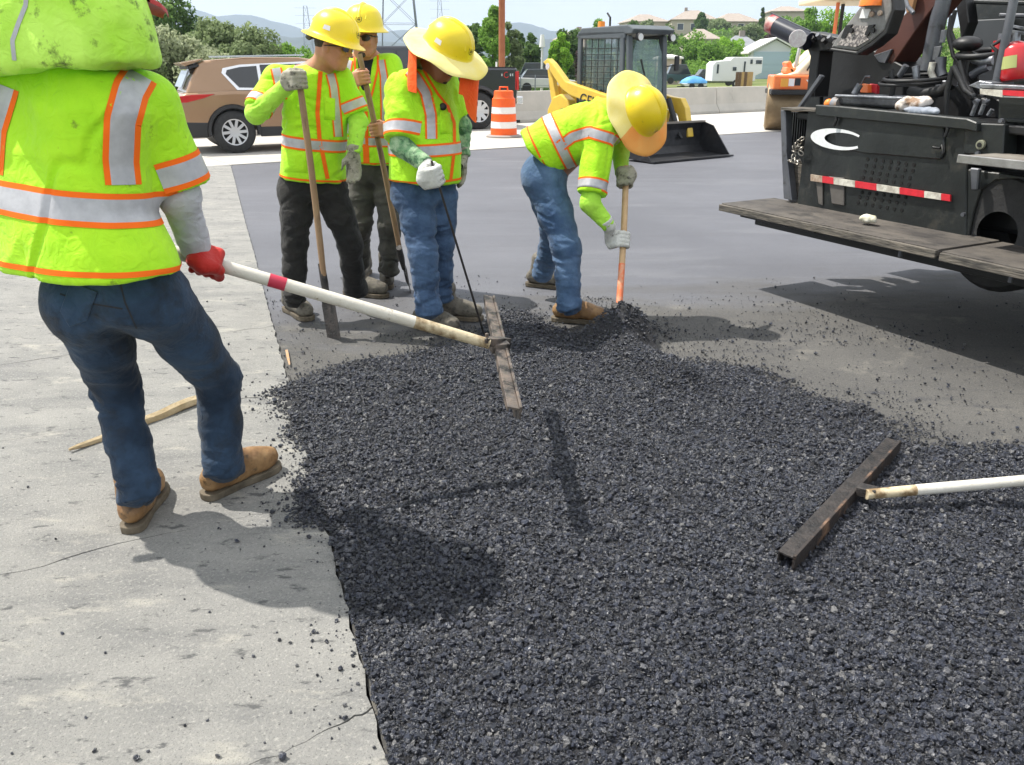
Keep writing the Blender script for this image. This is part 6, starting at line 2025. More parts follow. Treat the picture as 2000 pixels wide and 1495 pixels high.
# brown gate leaning between trailer and garage
X, Y, z0 = on(1452, 74); gt = empty("wooden_gate", (X, Y, z0 + .25), R(1), "brown and tan wooden gate panel in front of the white trailer", "gate")
wg = 34 / FPX * depth_at(74)
M_g1, M_g2 = mat("brown_gate_board", (0.13, 0.075, 0.035), .8), mat("tan_gate_board", (0.42, 0.27, 0.10), .8)
for k in range(6):
    mb = MB(); mb.box(((k - 2.5) * wg / 6, 0, .72), (wg / 6 * .92, .06, 1.35)); mb.build("board", M_g2 if k in (2, 4, 5) else M_g1, gt)
X, Y, z0 = on(1352, 76); bt = empty("boat", (X, Y, z0 + .28), R(4), "small boat on a trailer under a blue tarpaulin left of the white camper", "boat")
M_tarp = mat("blue_tarpaulin", (0.06, 0.25, 0.62), .6, var=(0.12, 0.40, 0.72), vscale=1.4)
Lb = 50 / FPX * depth_at(76)
mb = MB()
secs = [(-1, .05, .5), (-.8, .5, .72), (-.4, .8, .95), (.1, .9, 1.05), (.6, .85, .95), (1, .7, .7)]
for a, b in zip(secs[:-1], secs[1:]):
    for s_ in (a, b): pass
vs, fs = [], []
for t, w_, h_ in secs:
    for k in range(9):
        an = math.pi * k / 8
        vs.append((t * Lb / 2, -math.cos(an) * w_, .45 + (h_ - .45) * math.sin(an) ** .7))
for i in range(5):
    for k in range(8): fs.append((i * 9 + k, (i + 1) * 9 + k, (i + 1) * 9 + k + 1, i * 9 + k + 1))
fs += [tuple(range(9)), tuple(reversed(range(45, 54)))]
mb.add(vs, fs); fixn(mb.build("tarpaulin", M_tarp, bt, smooth=50))
mb = MB(); mb.prism([(-Lb * .5, .45), (Lb * .5, .45), (Lb * .48, .2), (-Lb * .36, .2)], -.7, .7); fixn(mb.build("hull", M_rv, bt, bevel=.04))
for k in (-.1, .25):
    mb = MB(); mb.cyl((k * Lb, -.8, .22), (k * Lb, -.6, .22), .24, n=14); mb.build("wheel", M_blk, bt)
mb = MB(); mb.box((0, 0, .17), (Lb * 1.15, .5, .08)); mb.build("trailer_frame", M_blk, bt)
M_cars = [mat("dark_parked_car_paint", (0.03, 0.035, 0.04), .3, coat=.5), mat("white_parked_car_paint", (.6, .6, .6), .3, coat=.5), mat("teal_parked_car_paint", (.03, .07, .08), .3)]
def small_car(label, u, Y, Lc, m, rot=0, h=1.5):
    X, Y, z0 = on(u, Y); r = empty("parked_car", (X, Y, z0 + .25), R(rot), label, "car", "cars parked at the side street")
    mb = MB(); mb.prism([(-Lc / 2, .3), (Lc / 2, .3), (Lc / 2, .75), (Lc * .3, .9), (-Lc * .42, .95), (-Lc / 2, .8)], -.85, .85); fixn(mb.build("body", m, r, bevel=.06))
    mb = MB(); mb.prism([(-Lc * .38, .93), (Lc * .22, .93), (Lc * .08, h), (-Lc * .28, h)], -.70, .70); fixn(mb.build("cabin", M_glass, r, bevel=.05))
    for x in (-.3, .3):
        mb = MB(); mb.cyl((x * Lc, -.87, .32), (x * Lc, -.65, .32), .32, n=16); mb.build("wheel", M_blk, r)
small_car("dark car half hidden left of the white camper", 1392, 84, 4.4, M_cars[0], 3)
small_car("teal dark van left of the blue covered boat", 1330, 90, 4.0, M_cars[2], -2, 1.9)
small_car("white car behind the fence right of the orange pole", 1062, 60, 4.2, M_cars[1], 5)
small_car("long black trailer behind the wire fence left of the loader", 1058, 64, 4.6, M_cars[0], 2, 2.0)

# brown utility pole, white lamp post, steel pylon, far pylons
X, Y = x_at(980, 33), 33.0
up_ = empty("utility_pole", (X, Y, tz(X, Y) + .0), 0, "rust-brown utility pole standing behind the black pickup", "pole")
mb = MB(); mb.cyl((0, 0, -.1), (0.05, 0, 9), .125, .105, n=14); mb.build("shaft", mat("rusty_brown_pole", (0.24, 0.075, 0.03), .8, var=(0.32, 0.12, 0.05), vscale=3, bump=.3, bscale=20), up_, smooth=60)
mb = MB(); mb.cyl((-.19, -.06, -.1), (-.19, -.06, z_at(120, 33) + .1), .035, n=8); mb.build("conduit", M_frame, up_, smooth=60)
X, Y = x_at(1058, 62), 62.0
lp_ = empty("lamp_post", (X, Y, tz(X, Y)), 0, "slim white lamp post between the round dark tree and the lime-green tree", "lamp post")
hl = z_at(68, 62) - tz(X, Y)
mb = MB(); mb.cyl((0, 0, 0), (0, 0, hl * .8), .10, .07, n=10); mb.build("post", M_frame, lp_, smooth=60)
mb = MB(); mb.cyl((0, 0, hl * .8), (0, 0, hl), .22, .12, n=10); mb.build("lantern", M_frame, lp_, smooth=60)
M_steel = mat("grey_galvanised_steel", (0.16, 0.18, 0.21), .6, .3)
def pylon(label, u, Y, vtop, w_base, hm=None):
    X = x_at(u, Y); z0 = tz(X, Y); H_ = (z_at(vtop, Y) if hm is None else hm) - z0
    r = empty("pylon", (X, Y, z0), R(8), label, "pylon")
    k = lambda z: w_base / 2 * (1 - .72 * z / H_)
    th = w_base * .013
    for sx, sy in ((-1, -1), (1, -1), (1, 1), (-1, 1)):
        mb = MB(); mb.bar((sx * k(0), sy * k(0), 0), (sx * k(H_), sy * k(H_), H_), th * 1.5, th * 1.5); mb.build("leg", M_steel, r)
    n = 7
    mb = MB()
    for i in range(n):
        a, b = H_ * i / n, H_ * (i + 1) / n
        for f in range(4):
            c = [(-1, -1), (1, -1), (1, 1), (-1, 1)]
            p, q = c[f], c[(f + 1) % 4]
            mb.bar((p[0] * k(a), p[1] * k(a), a), (q[0] * k(b), q[1] * k(b), b), th * .6, th * .6)
            mb.bar((q[0] * k(a), q[1] * k(a), a), (p[0] * k(b), p[1] * k(b), b), th * .6, th * .6)
            mb.bar((p[0] * k(b), p[1] * k(b), b), (q[0] * k(b), q[1] * k(b), b), th * .6, th * .6)
    o = mb.build("lattice", M_steel, r); o['kind'] = 'stuff'
    for z in (.74, .86, .97):
        mb = MB(); mb.bar((-w_base * .9, 0, H_ * z), (w_base * .9, 0, H_ * z), th, th); mb.build("cross_arm", M_steel, r)
pylon("large steel pylon rising between the two hard hats", 785, 120, 0, 5.6, hm=26)
pylon("tiny distant pylon left of the young worker's hard hat", 606, 900, 12, 12)
pylon("tiny distant pylon over the white brim", 862, 1000, -2, 12)

# wire fence and posts on the grass
fn_ = empty("wire_fence", (x_at(1045, 44), 44, tz(x_at(1045, 44), 44)), R(12), "low wire fence with thin posts on the grass left of the loader", "fence")
for k in range(9):
    mb = MB(); mb.cyl(((k - 4) * .75, 0, 0), ((k - 4) * .75, 0, 1.25), .03, n=6); mb.build("post", M_steel, fn_)
for z in (.3, .75, 1.2):
    mb = MB(); mb.bar((-3, 0, z), (3, 0, z), .015, .015); mb.build("rail", M_steel, fn_)

# hazy hills
def ridge(name, pts, Y, back, m, seed, rows=16):
    us = np.linspace(pts[0][0], pts[-1][0], 160)
    vsx = np.interp(us, [p[0] for p in pts], [p[1] for p in pts])
    V_, F_ = [], []
    for j in range(rows * 2 - 1):
        t = 1 - abs(j - (rows - 1)) / (rows - 1)
        y = Y + (j - (rows - 1)) / (rows - 1) * back
        for i, (u, v) in enumerate(zip(us, vsx)):
            top = z_at(v, Y); x = (u - 1000) / FPX * depth_at(Y)
            V_.append((x, y, top, t))
    V_ = np.array(V_)
    nz_ = fbm(np.stack([V_[:, 0] / 260, V_[:, 1] / 260, V_[:, 0] * 0 + seed], 1), 5)
    z = -30 + (V_[:, 2] + 30) * np.sin(V_[:, 3] * math.pi / 2) ** 1.2 + nz_ * (18 + 50 * np.sin(V_[:, 3] * math.pi) * (V_[:, 2] > 20))
    P = np.stack([V_[:, 0], V_[:, 1], z], 1)
    n = len(us); I, J = np.meshgrid(np.arange(rows * 2 - 2), np.arange(n - 1), indexing='ij')
    F_ = np.stack([I * n + J, I * n + J + 1, (I + 1) * n + J + 1, (I + 1) * n + J], -1).reshape(-1, 4)
    o = link_mesh(name, P, F_, m, smooth=180); tag(o, kind='structure'); return o
M_hill = mat("wooded_hill", (0.02, 0.035, 0.03), 0.95, var=(0.04, 0.055, 0.045), vscale=0.006, var2=(0.07, 0.07, 0.06), v2scale=0.012, v2pos=(.6, .75))
ridge("mountains", [(-900, 40), (-300, 30), (150, 42), (300, 50), (360, 28), (400, 22), (440, 36), (490, 32), (540, 44), (600, 66), (660, 62), (700, 60), (760, 70), (830, 62), (900, 66), (960, 58), (1010, 46), (1060, 54), (1110, 72), (1200, 95), (1500, 110), (2600, 100)], 4300, 900, M_hill, 3)
ridge("foothills", [(-900, 70), (200, 62), (400, 56), (500, 60), (560, 72), (640, 84), (760, 84), (860, 92), (1000, 78), (1080, 84), (1200, 104), (1500, 120), (2600, 118)], 2300, 500, M_hill, 8)

# haze
hz = MB(); hz.box((0, 50, 240), (11800, 11800, 520))
M_hz = bpy.data.materials.new("pale_air"); M_hz.use_nodes = True
t_ = M_hz.node_tree; t_.nodes.clear()
o_ = t_.nodes.new('ShaderNodeOutputMaterial'); pv_ = t_.nodes.new('ShaderNodeVolumePrincipled')
pv_.inputs['Color'].default_value = (0.66, 0.81, 1.0, 1); pv_.inputs['Density'].default_value = 0.00024; pv_.inputs['Anisotropy'].default_value = 0.2
t_.links.new(pv_.outputs[0], o_.inputs['Volume'])
hzo = hz.build("haze", M_hz); tag(hzo, kind='stuff', label="pale blue summer haze in front of the distant hills", cat="haze")

# scrub that fills the slope between the houses and along the far side of the street
def scrub(name, label, boxes, kind, leaf=.3):
    rs = np.random.default_rng(len(boxes)); Q = []
    for (u0, u1, Y0, Y1, h, n) in boxes:
        for c in range(int(n / 60)):
            Y = rs.uniform(Y0, Y1); u = rs.uniform(u0, u1); X = x_at(u, Y); z = tz(X, Y); hh = h * rs.uniform(.5, 1.1); r = hh * rs.uniform(.5, .9)
            k = 60; d = rs.normal(size=(k, 3)); d /= np.linalg.norm(d, axis=1, keepdims=True); d[:, 2] = np.abs(d[:, 2])
            P = np.array([X, Y, z]) + d * np.array([r, r, hh]) * rs.uniform(.6, 1, (k, 1))
            nn = d + rs.normal(size=(k, 3)) * .6; a = np.cross(nn, rs.normal(size=(k, 3))); a /= np.linalg.norm(a, axis=1, keepdims=True); b = np.cross(nn, a); b /= np.linalg.norm(b, axis=1, keepdims=True)
            s_ = leaf * rs.uniform(.6, 1.3, (k, 1)) * (Y / 90)
            Q.append(np.stack([P - a * s_ * .5, P + b * s_ * .35, P + a * s_ * .5, P - b * s_ * .35], 1).reshape(-1, 3))
    q = np.concatenate(Q); o = link_mesh(name, q, np.arange(len(q)).reshape(-1, 4), LF[kind])
    tag(o, label, "shrubs", kind='stuff'); return o
scrub("hillside_scrub", "mid green scrub covering the hillside below the ridge houses", [(1225, 1620, 125, 250, 3.2, 26000), (1225, 1420, 98, 122, 2.6, 9000), (1540, 2000, 98, 160, 3.4, 12000)], 'mid')
scrub("dark_scrub", "darker scrub scattered on the hillside and behind the side street", [(1225, 1640, 130, 260, 3.4, 14000), (985, 1150, 72, 110, 2.4, 9000), (600, 960, 60, 110, 2.2, 9000)], 'dark')
scrub("olive_scrub", "olive scrub behind the brown car and under the big olive trees", [(250, 640, 36, 60, 1.6, 16000)], 'olive', .2)
# ================================================================ BARRIER, BARREL, VEHICLES
M_barr = mat("barrier_concrete", (0.50, 0.47, 0.42), 0.9, var=(0.42, 0.40, 0.36), vscale=1.2, var2=(0.30, 0.28, 0.25), v2scale=2.5, v2pos=(.62, .8), bump=.3, bscale=40)
bl0, bl1 = gnd(1050, 237), gnd(1455, 218)
bd_ = (bl1 - bl0).normalized(); 
first = None
mbp = [(-.30, 0), (.30, 0), (.30, .08), (.16, .30), (.09, .84), (-.09, .84), (-.16, .30), (-.30, .08)]
joint0 = gnd(1392, 221); j0 = (joint0 - bl0).dot(bd_)
mb = MB(); mb.prism(mbp, -2.99, 2.99, fn=lambda a, b, w: (w, a, b)); 
b0_ = fixn(mb.build("concrete_barrier", M_barr, None, bevel=.015))
mb = MB(); mb.box((0, -.29, .045), (0.9, .05, .07)); s0_ = mb.build("drain_slot", M_dark, b0_)
names = {-3: "leftmost, hidden behind the crew", -2: "behind the black pickup", -1: "behind the orange barrel", 0: "behind the loader's left side", 1: "behind the loader's bucket", 2: "left of the roller's drum", 3: "behind the roller"}
for k in range(-3, 5):
    o = b0_ if k == -3 else copy_tree(b0_)
    c = bl0 + bd_ * (j0 - 3 + 6 * k - 6 * 0)
    o.location = (c.x, c.y, 0.0); o.rotation_euler = (0, 0, math.atan2(bd_.y, bd_.x))
    tag(o, "concrete road barrier section, " + {-3: "the leftmost one behind the crew", -2: "beside the black pickup's tail", -1: "between the orange barrel and the loader", 0: "seen behind the loader's bucket, left of the dark joint", 1: "right of the dark joint, left of the roller", 2: "behind the roller's brown drum", 3: "behind the black paver's end post", 4: "farthest one behind the paver"}[k], "barrier", "concrete barriers along the lane")

# traffic barrel
M_or = mat("traffic_orange_plastic", (0.90, 0.13, 0.02), 0.5, var=(0.80, 0.11, 0.02), vscale=6, spec=.35)
M_wt = mat("reflective_white_band", (0.80, 0.78, 0.76), 0.5)
bp = gnd(984, 268)
ba = empty("traffic_barrel", (bp.x, bp.y, 0), 0, "orange and white striped traffic barrel beside the black pickup", "barrel")
sb = 1.03
mb = MB()
prof = [(0.0, 1.0), (.20, 1.0), (.225, .985), (.23, .86), (.25, .84)]
zs = [(.84, .66, .262, 'o'), (.66, .52, .272, 'w'), (.52, .36, .282, 'o'), (.36, .22, .292, 'w'), (.22, .06, .300, 'o')]
def ring(mb, r0, z0, r1, z1, mi): mb.lathe([(r0, z0), (r1, z1)], 28, mi=mi)
mb.lathe([(0, 1.0), (.19, 1.0), (.215, .985), (.222, .87), (.245, .835)], 28, mi=0)
for z1, z0, r, k in zs:
    mb.lathe([(r - .012, z1 * sb - .03), (r - .004, z1 * sb - .035), (r, z0 * sb + .01), (r + .006, z0 * sb - .012), (r - .004, z0 * sb - .03)], 28, mi=0 if k == 'o' else 1)
bo = mb.build("drum", [M_or, M_wt], ba, smooth=35)
mb = MB(); mb.tube([(-.09, 0, .99), (-.085, 0, 1.07), (.085, 0, 1.07), (.09, 0, .99)], .02, 8); mb.build("handle", M_or, ba, smooth=60)
mb = MB(); mb.lathe([(0, .06), (.36, .055), (.40, .03), (.40, 0.0)], 28); mb.build("rubber_base", mat("pale_dusty_rubber", (.30, .27, .25), .9), ba, smooth=40)

M_tyre = mat("tyre_rubber", (0.018, 0.018, 0.019), 0.75, var=(0.03, 0.03, 0.03), vscale=20, bump=.3, bscale=60)
M_rim = mat("silver_alloy", (0.62, 0.62, 0.63), 0.3, 0.7)
M_trim = mat("black_trim_plastic", (0.02, 0.02, 0.021), 0.6)
M_tint = mat("tinted_car_glass", (0.012, 0.014, 0.017), 0.08, spec=0.9)
M_chrome = mat("bright_trim", (0.75, 0.75, 0.76), 0.2, 0.8)
M_lampr = mat("red_tail_lamp", (0.45, 0.01, 0.015), 0.2, coat=.6)
def wheel(root, c, r, w, spokes=10, side=-1, rimr=.62, sw=0.05):
    """side=-1: outer face towards -y"""
    c = Vector(c)
    mb = MB(T=Matrix.Translation(c) @ Matrix.Rotation(R(90), 4, 'X'))
    mb.lathe([(r * rimr, -w / 2), (r * .9, -w / 2), (r, -w * .38), (r * 1.0, w * .38), (r * .9, w / 2), (r * rimr, w / 2), (r * rimr * .97, 0), (r * rimr, -w / 2)], 36)
    t = mb.build("wheel", M_tyre, root, smooth=40)
    y = side * w * .5
    mb = MB()
    rr_ = r * rimr
    mb.T = Matrix.Translation(c) @ Matrix.Rotation(R(90), 4, 'X')
    zf = -side * w * .5
    mb.lathe([(rr_ * 1.04, zf), (rr_ * .93, zf * 0.96), (rr_ * .90, zf * .7)], 36)
    mb.lathe([(0, zf * .86), (rr_ * .20, zf * .86), (rr_ * .24, zf * .7)], 16)
    for k in range(spokes):
        a = 2 * math.pi * k / spokes
        p0 = Vector((math.cos(a) * rr_ * .16, math.sin(a) * rr_ * .16, zf * .80)); p1 = Vector((math.cos(a + .06) * rr_ * .95, math.sin(a + .06) * rr_ * .95, zf * .88))
        mb.bar(p0, p1, sw * r / .37, .02)
    mb.build("rim", M_rim, t, smooth=40)
    mb = MB(T=Matrix.Translation(c) @ Matrix.Rotation(R(90), 4, 'X'))
    mb.lathe([(0, zf * .35), (rr_ * .93, zf * .35)], 24); mb.build("brake_disc", M_trim, t)
    return t
def arch(cx, r, z0, n=10):
    return [(cx + r * math.cos(a), max(z0, .36 + r * math.sin(a))) for a in [math.pi - math.pi * i / n for i in range(n + 1)]]
# ---- brown SUV
th = R(26); hd = Vector((math.cos(th), math.sin(th), 0)); lf = Vector((-math.sin(th), math.cos(th), 0))
rw = gnd(458, 300); rw = Vector((rw.x, rw.y, 0)) + Vector((-.30 * 0, .12, 0))
org = rw + hd * 1.335 + lf * .80
M_brown = mat("bronze_brown_car_paint", (0.31, 0.185, 0.10), 0.32, 0.3, var=(0.34, 0.205, 0.115), vscale=2, coat=.7)
sv = empty("parked_car", (org.x, org.y, 0), th, "bronze brown hatchback SUV stopped on the old lane behind the crew", "car")
low = [(-2.18, .36), (-2.26, .55), (-2.27, .80), (-2.20, .98), (-2.12, 1.06), (-1.3, 1.10), (.9, 1.06), (1.25, 1.02), (2.0, .93), (2.22, .76), (2.27, .5), (2.15, .30)]
bot = [(1.335 + .40 * math.cos(a), max(.30, .38 + .40 * math.sin(a))) for a in [math.pi * i / 10 for i in range(11)]] + [(.6, .28), (-.6, .28)] + [(-1.335 + .40 * math.cos(a), max(.30, .38 + .40 * math.sin(a))) for a in [math.pi * i / 10 for i in range(11)]]
mb = MB(); mb.prism(low + bot, -.92, .92); fixn(mb.build("body", M_brown, sv, bevel=.07, bseg=3, smooth=35))
gh = [(-2.10, 1.03), (-1.96, 1.30), (-1.80, 1.55), (-1.70, 1.60), (-1.0, 1.655), (0, 1.66), (.45, 1.60), (1.20, 1.06)]
tp = lambda a, b, w: (a, w * (1 - .24 * max(0, b - 1.03) / .62), b)
mb = MB(); mb.prism(gh, -.88, .88, fn=tp); fixn(mb.build("roof", M_brown, sv, bevel=.05, bseg=3, smooth=35))
def panel(name, poly, w, m, par, fn=tp, th_=.012, side=-1):
    mb = MB(); mb.prism(poly, side * w, side * (w + th_), fn=fn); return fixn(mb.build(name, m, par))
gp = [(-1.62, 1.13), (-1.72, 1.30), (-1.70, 1.42), (-1.2, 1.52), (.1, 1.56), (.50, 1.50), (1.0, 1.12)]
panel("side_window", [(-1.16, 1.15), (-1.36, 1.38), (-1.33, 1.44), (-1.10, 1.49), (-.80, 1.51), (-.80, 1.14)], .893, M_tint, sv)
panel("side_window", [(-.74, 1.14), (-.74, 1.53), (.10, 1.55), (.10, 1.13)], .893, M_tint, sv)
panel("side_window", [(.16, 1.13), (.16, 1.55), (.42, 1.52), (.98, 1.12)], .893, M_tint, sv)
for s_ in (-1,):
    panel("window_trim", [(-1.20, 1.10), (-1.43, 1.39), (-1.40, 1.47), (-1.10, 1.53), (.1, 1.59), (.46, 1.55), (1.06, 1.09)], .884, M_chrome, sv, th_=.006)
mb = MB(); mb.prism([(-2.08, 1.10), (-1.93, 1.38), (-1.90, 1.38), (-2.05, 1.10)], -.62, .62, fn=lambda a, b, w: (a - .05, w * (1 - .2 * (b - 1.03)), b + .05)); fixn(mb.build("rear_window", mat("rear_window_glass", (.25, .28, .30), .1, spec=.9), sv))
mb = MB(); mb.prism([(-2.02, 1.50), (-1.75, 1.60), (-1.70, 1.63), (-2.10, 1.555)], -.70, .70); fixn(mb.build("rear_spoiler", M_brown, sv, bevel=.01))
mb = MB(); mb.prism([(-1.99, 1.45), (-1.80, 1.50), (-1.80, 1.54), (-1.99, 1.50)], -.72, .72); fixn(mb.build("spoiler_underside", M_trim, sv))
for s_ in (-1, 1):
    mb = MB(); mb.prism([(-2.285, .90), (-2.27, 1.00), (-2.0, 1.03), (-1.60, 1.04), (-1.80, .97), (-2.1, .90)], s_ * .60, s_ * .932); fixn(mb.build("tail_lamp", M_lampr, sv, bevel=.01))
mb = MB(); mb.box((-2.27, 0, .96), (.03, 1.2, .05)); mb.build("tailgate_strip", M_chrome, sv)
mb = MB(); mb.prism([(-2.30, .40), (-2.30, .58), (-1.76, .56), (-1.76, .30), (-2.18, .30)], -.93, .93); fixn(mb.build("bumper_cladding", M_trim, sv, bevel=.03))
mb = MB(); mb.bar((-2.31, -.8, .66), (-2.31, -.35, .66), .04, .02); mb.build("bumper_reflector", M_chrome, sv)
mb = MB(); mb.box((0, -.92, .37), (1.75, .05, .17)); mb.build("sill_cladding", M_trim, sv, bevel=.01)
for cx in (-1.335, 1.335):
    mb = MB()
    pts = [(cx + .44 * math.cos(R(a)), -.925, .38 + .44 * math.sin(R(a))) for a in range(-8, 189, 14)]
    mb.tube(pts, .045, 6); mb.build("arch_trim", M_trim, sv, smooth=60)
    wheel(sv, (cx, -.82, .375), .375, .23, 10, -1)
    wheel(sv, (cx, .82, .375), .375, .23, 10, 1)
mb = MB(); mb.cyl((-1.335, -.75, .4), (-1.335, .75, .4), .39, n=20); mb.build("wheel_well", M_trim, sv)
for x in (-.55, .45): 
    mb = MB(); mb.bar((x - .12, -.94, .98), (x + .08, -.94, .985), .02, .03); mb.build("door_handle", M_chrome, sv)
mb = MB(); mb.bar((-1.6, -.66, 1.66), (.1, -.66, 1.70), .03, .03); mb.build("roof_rail", M_chrome, sv)

# ---- black pickup
hp = Vector((-ROAD_D.x, -ROAD_D.y, 0)); hp = Vector((-.90, -.43, 0)).normalized(); lp2 = Vector((-hp.y, hp.x, 0))
if lp2.y > 0: lp2 = -lp2
rw = gnd(932, 253); rw = Vector((rw.x, rw.y + .1, 0))
org = rw + hp * 1.95 - lp2 * .86
M_dk = mat("midnight_black_truck_paint", (0.010, 0.012, 0.020), 0.22, .2, coat=.9)
pk = empty("pickup_truck", (org.x, org.y, 0), math.atan2(hp.y, hp.x), "black pickup truck with alloy wheels behind the orange barrel", "pickup")
low = [(-3.02, .62), (-3.06, 1.0), (-3.04, 1.46), (-1.0, 1.46), (-.95, 1.38), (1.3, 1.36), (2.75, 1.28), (2.92, 1.0), (2.92, .55)]
bot = [(1.95 + .52 * math.cos(a), max(.52, .45 + .52 * math.sin(a))) for a in [math.pi * i / 10 for i in range(11)]] + [(-1.95 + .52 * math.cos(a), max(.52, .45 + .52 * math.sin(a))) for a in [math.pi * i / 10 for i in range(11)]]
mb = MB(); mb.prism(low + bot, -.98, .98); fixn(mb.build("body", M_dk, pk, bevel=.05, smooth=35))
tp2 = lambda a, b, w: (a, w * (1 - .18 * max(0, b - 1.36) / .6), b)
mb = MB(); mb.prism([(-.98, 1.36), (-.92, 1.92), (-.6, 1.97), (.75, 1.95), (1.55, 1.36)], -.92, .92, fn=tp2); fixn(mb.build("cab", M_dk, pk, bevel=.05, smooth=35))
for a, b in ((-.80, .10), (.18, 1.30)):
    panel("side_window", [(a, 1.42), (a, 1.85), (b - (.45 if b > 1 else 0), 1.85), (b, 1.42)], .925, M_tint, pk, fn=tp2, side=1)
for s_ in (-1, 1):
    mb = MB(); mb.box((-3.02, s_ * .90, 1.16), (.12, .16, .46)); mb.build("tail_lamp", M_lampr, pk, bevel=.01)
mb = MB(); mb.box((-3.12, 0, .68), (.2, 1.9, .2)); mb.build("rear_bumper", M_chrome, pk, bevel=.03)
mb = MB(); mb.box((-2.0, 0, 1.475), (2.0, 1.86, .03)); mb.build("bed_cover", M_trim, pk)
for cx in (-1.95, 1.95):
    mb = MB(); pts = [(cx + .56 * math.cos(R(a)), .985, .45 + .56 * math.sin(R(a))) for a in range(-6, 187, 12)]
    mb.tube(pts, .055, 6); mb.build("fender_flare", mat("charcoal_flare", (.05, .05, .055), .5), pk, smooth=60)
    wheel(pk, (cx, .88, .44), .44, .28, 8, 1, rimr=.60, sw=.085)
    wheel(pk, (cx, -.88, .44), .44, .28, 8, -1, rimr=.60, sw=.085)
mb = MB(); mb.cyl((-1.95, -.75, .5), (-1.95, .75, .5), .50, n=20); mb.build("wheel_well", M_trim, pk)
# badge on the bed side: red and pale strokes
for polys, m in ((ring_polys(.055, .075, 12, 60, 330), M_lampr), ([[(-.16 + .02, -.03), (-.16 + .05, -.03), (-.16 + .05, .03), (-.16 + .02, .03)], [(.10, -.03), (.13, -.03), (.13, .03), (.10, .03)], [(.16, -.03), (.19, -.03), (.19, .03), (.16, .03)]], M_chrome)):
    mb = MB()
    for poly in polys: mb.add([(-2.72 - a, .983, 1.30 + b) for a, b in poly], [(0, 1, 2, 3)])
    mb.build("bed_badge", m, pk)

# ---- yellow skid loader
M_yel = mat("loader_yellow_paint", (0.78, 0.53, 0.06), 0.4, var=(0.70, 0.46, 0.06), vscale=4, coat=.3)
M_cab = mat("grey_cab_steel", (0.075, 0.088, 0.098), 0.45, var=(0.10, 0.115, 0.125), vscale=3)
M_cglass = mat("green_tinted_glass", (0.26, 0.38, 0.36), 0.05, spec=.9, alpha=.34)
M_bkt = mat("black_bucket_steel", (0.014, 0.014, 0.016), 0.45, .3, var=(0.035, 0.035, 0.038), vscale=8, bump=.3, bscale=25)
fw = Vector((.60, -.80, 0)).normalized()
c_ = (gnd(1265, 318) + gnd(1431, 305)) / 2
org = Vector((c_.x, c_.y, 0)) - fw * 1.72
ld = empty("skid_loader", (org.x, org.y, 0), math.atan2(fw.y, fw.x), "yellow skid loader with a grey cab and lowered black bucket behind the bent worker", "loader")
mb = MB(); mb.prism([(-1.25, .28), (.62, .28), (.72, .75), (.30, .80), (-.95, .85), (-1.25, .80)], -.50, .50); fixn(mb.build("chassis", M_yel, ld, bevel=.03))
mb = MB(); mb.prism([(-1.48, .35), (-1.20, .30), (-1.15, 1.25), (-1.42, 1.15), (-1.52, .85)], -.52, .52); fixn(mb.build("engine_cover", M_yel, ld, bevel=.05))
# cab: posts, roof, side mesh, glass
cx0, cx1, cy, zt, zb = -.78, .46, .48, 2.12, .78
for s_ in (-1, 1):
    mb = MB()
    fr = [(cx0, zb), (cx1 + .08, zb - .05), (cx1 - .02, zt - .06), (cx0 + .12, zt), (cx0 - .02, zt - .14)]
    inn = [(cx0 + .15, zb + .17), (cx1 - .17, zb + .12), (cx1 - .20, zt - .22), (cx0 + .17, zt - .20)]
    y0, y1 = s_ * (cy - .04), s_ * cy
    # side frame as bars around an opening
    for a, b, w in (((cx0 + .05, zb), (cx0 + .05, zt - .1), .10), ((cx1 - .05, zb), (cx1 - .08, zt - .1), .10), ((cx0, zb + .08), (cx1, zb + .04), .16), ((cx0, zt - .09), (cx1, zt - .11), .13)):
        mb.bar((a[0], s_ * cy, a[1]), (b[0], s_ * cy, b[1]), .06 if a[1] != b[1] and abs(a[0] - b[0]) < .2 else .06, w, up=(0, 0, 1) if abs(a[0] - b[0]) > .3 else (1, 0, 0))
    mb.build("cab_side_frame", M_cab, ld, bevel=.02)
    mb = MB()
    for k in range(9): z = zb + .22 + k * .10; mb.bar((cx0 + .12, s_ * cy, z), (cx1 - .12, s_ * cy, z), .012, .012)
    for k in range(6): x = cx0 + .20 + k * .17; mb.bar((x, s_ * cy, zb + .15), (x, s_ * cy, zt - .15), .012, .012)
    o = mb.build("side_grille", M_trim, ld); o['kind'] = 'stuff'
    mb = MB(); mb.box(((cx0 + cx1) / 2, s_ * (cy - .05), (zb + zt) / 2), (cx1 - cx0 - .2, .01, zt - zb - .3)); mb.build("side_window", M_cglass, ld)
mb = MB(); mb.prism([(cx0 - .06, zt - .12), (cx1 + .16, zt - .10), (cx1 + .22, zt - .02), (cx1 + .05, zt + .05), (cx0 + .1, zt + .03)], -cy - .03, cy + .03); fixn(mb.build("cab_roof", M_cab, ld, bevel=.02))
mb = MB(); mb.box((cx0 + .02, 0, 1.5), (.05, cy * 2 - .1, 1.15)); mb.build("rear_window", M_cglass, ld)
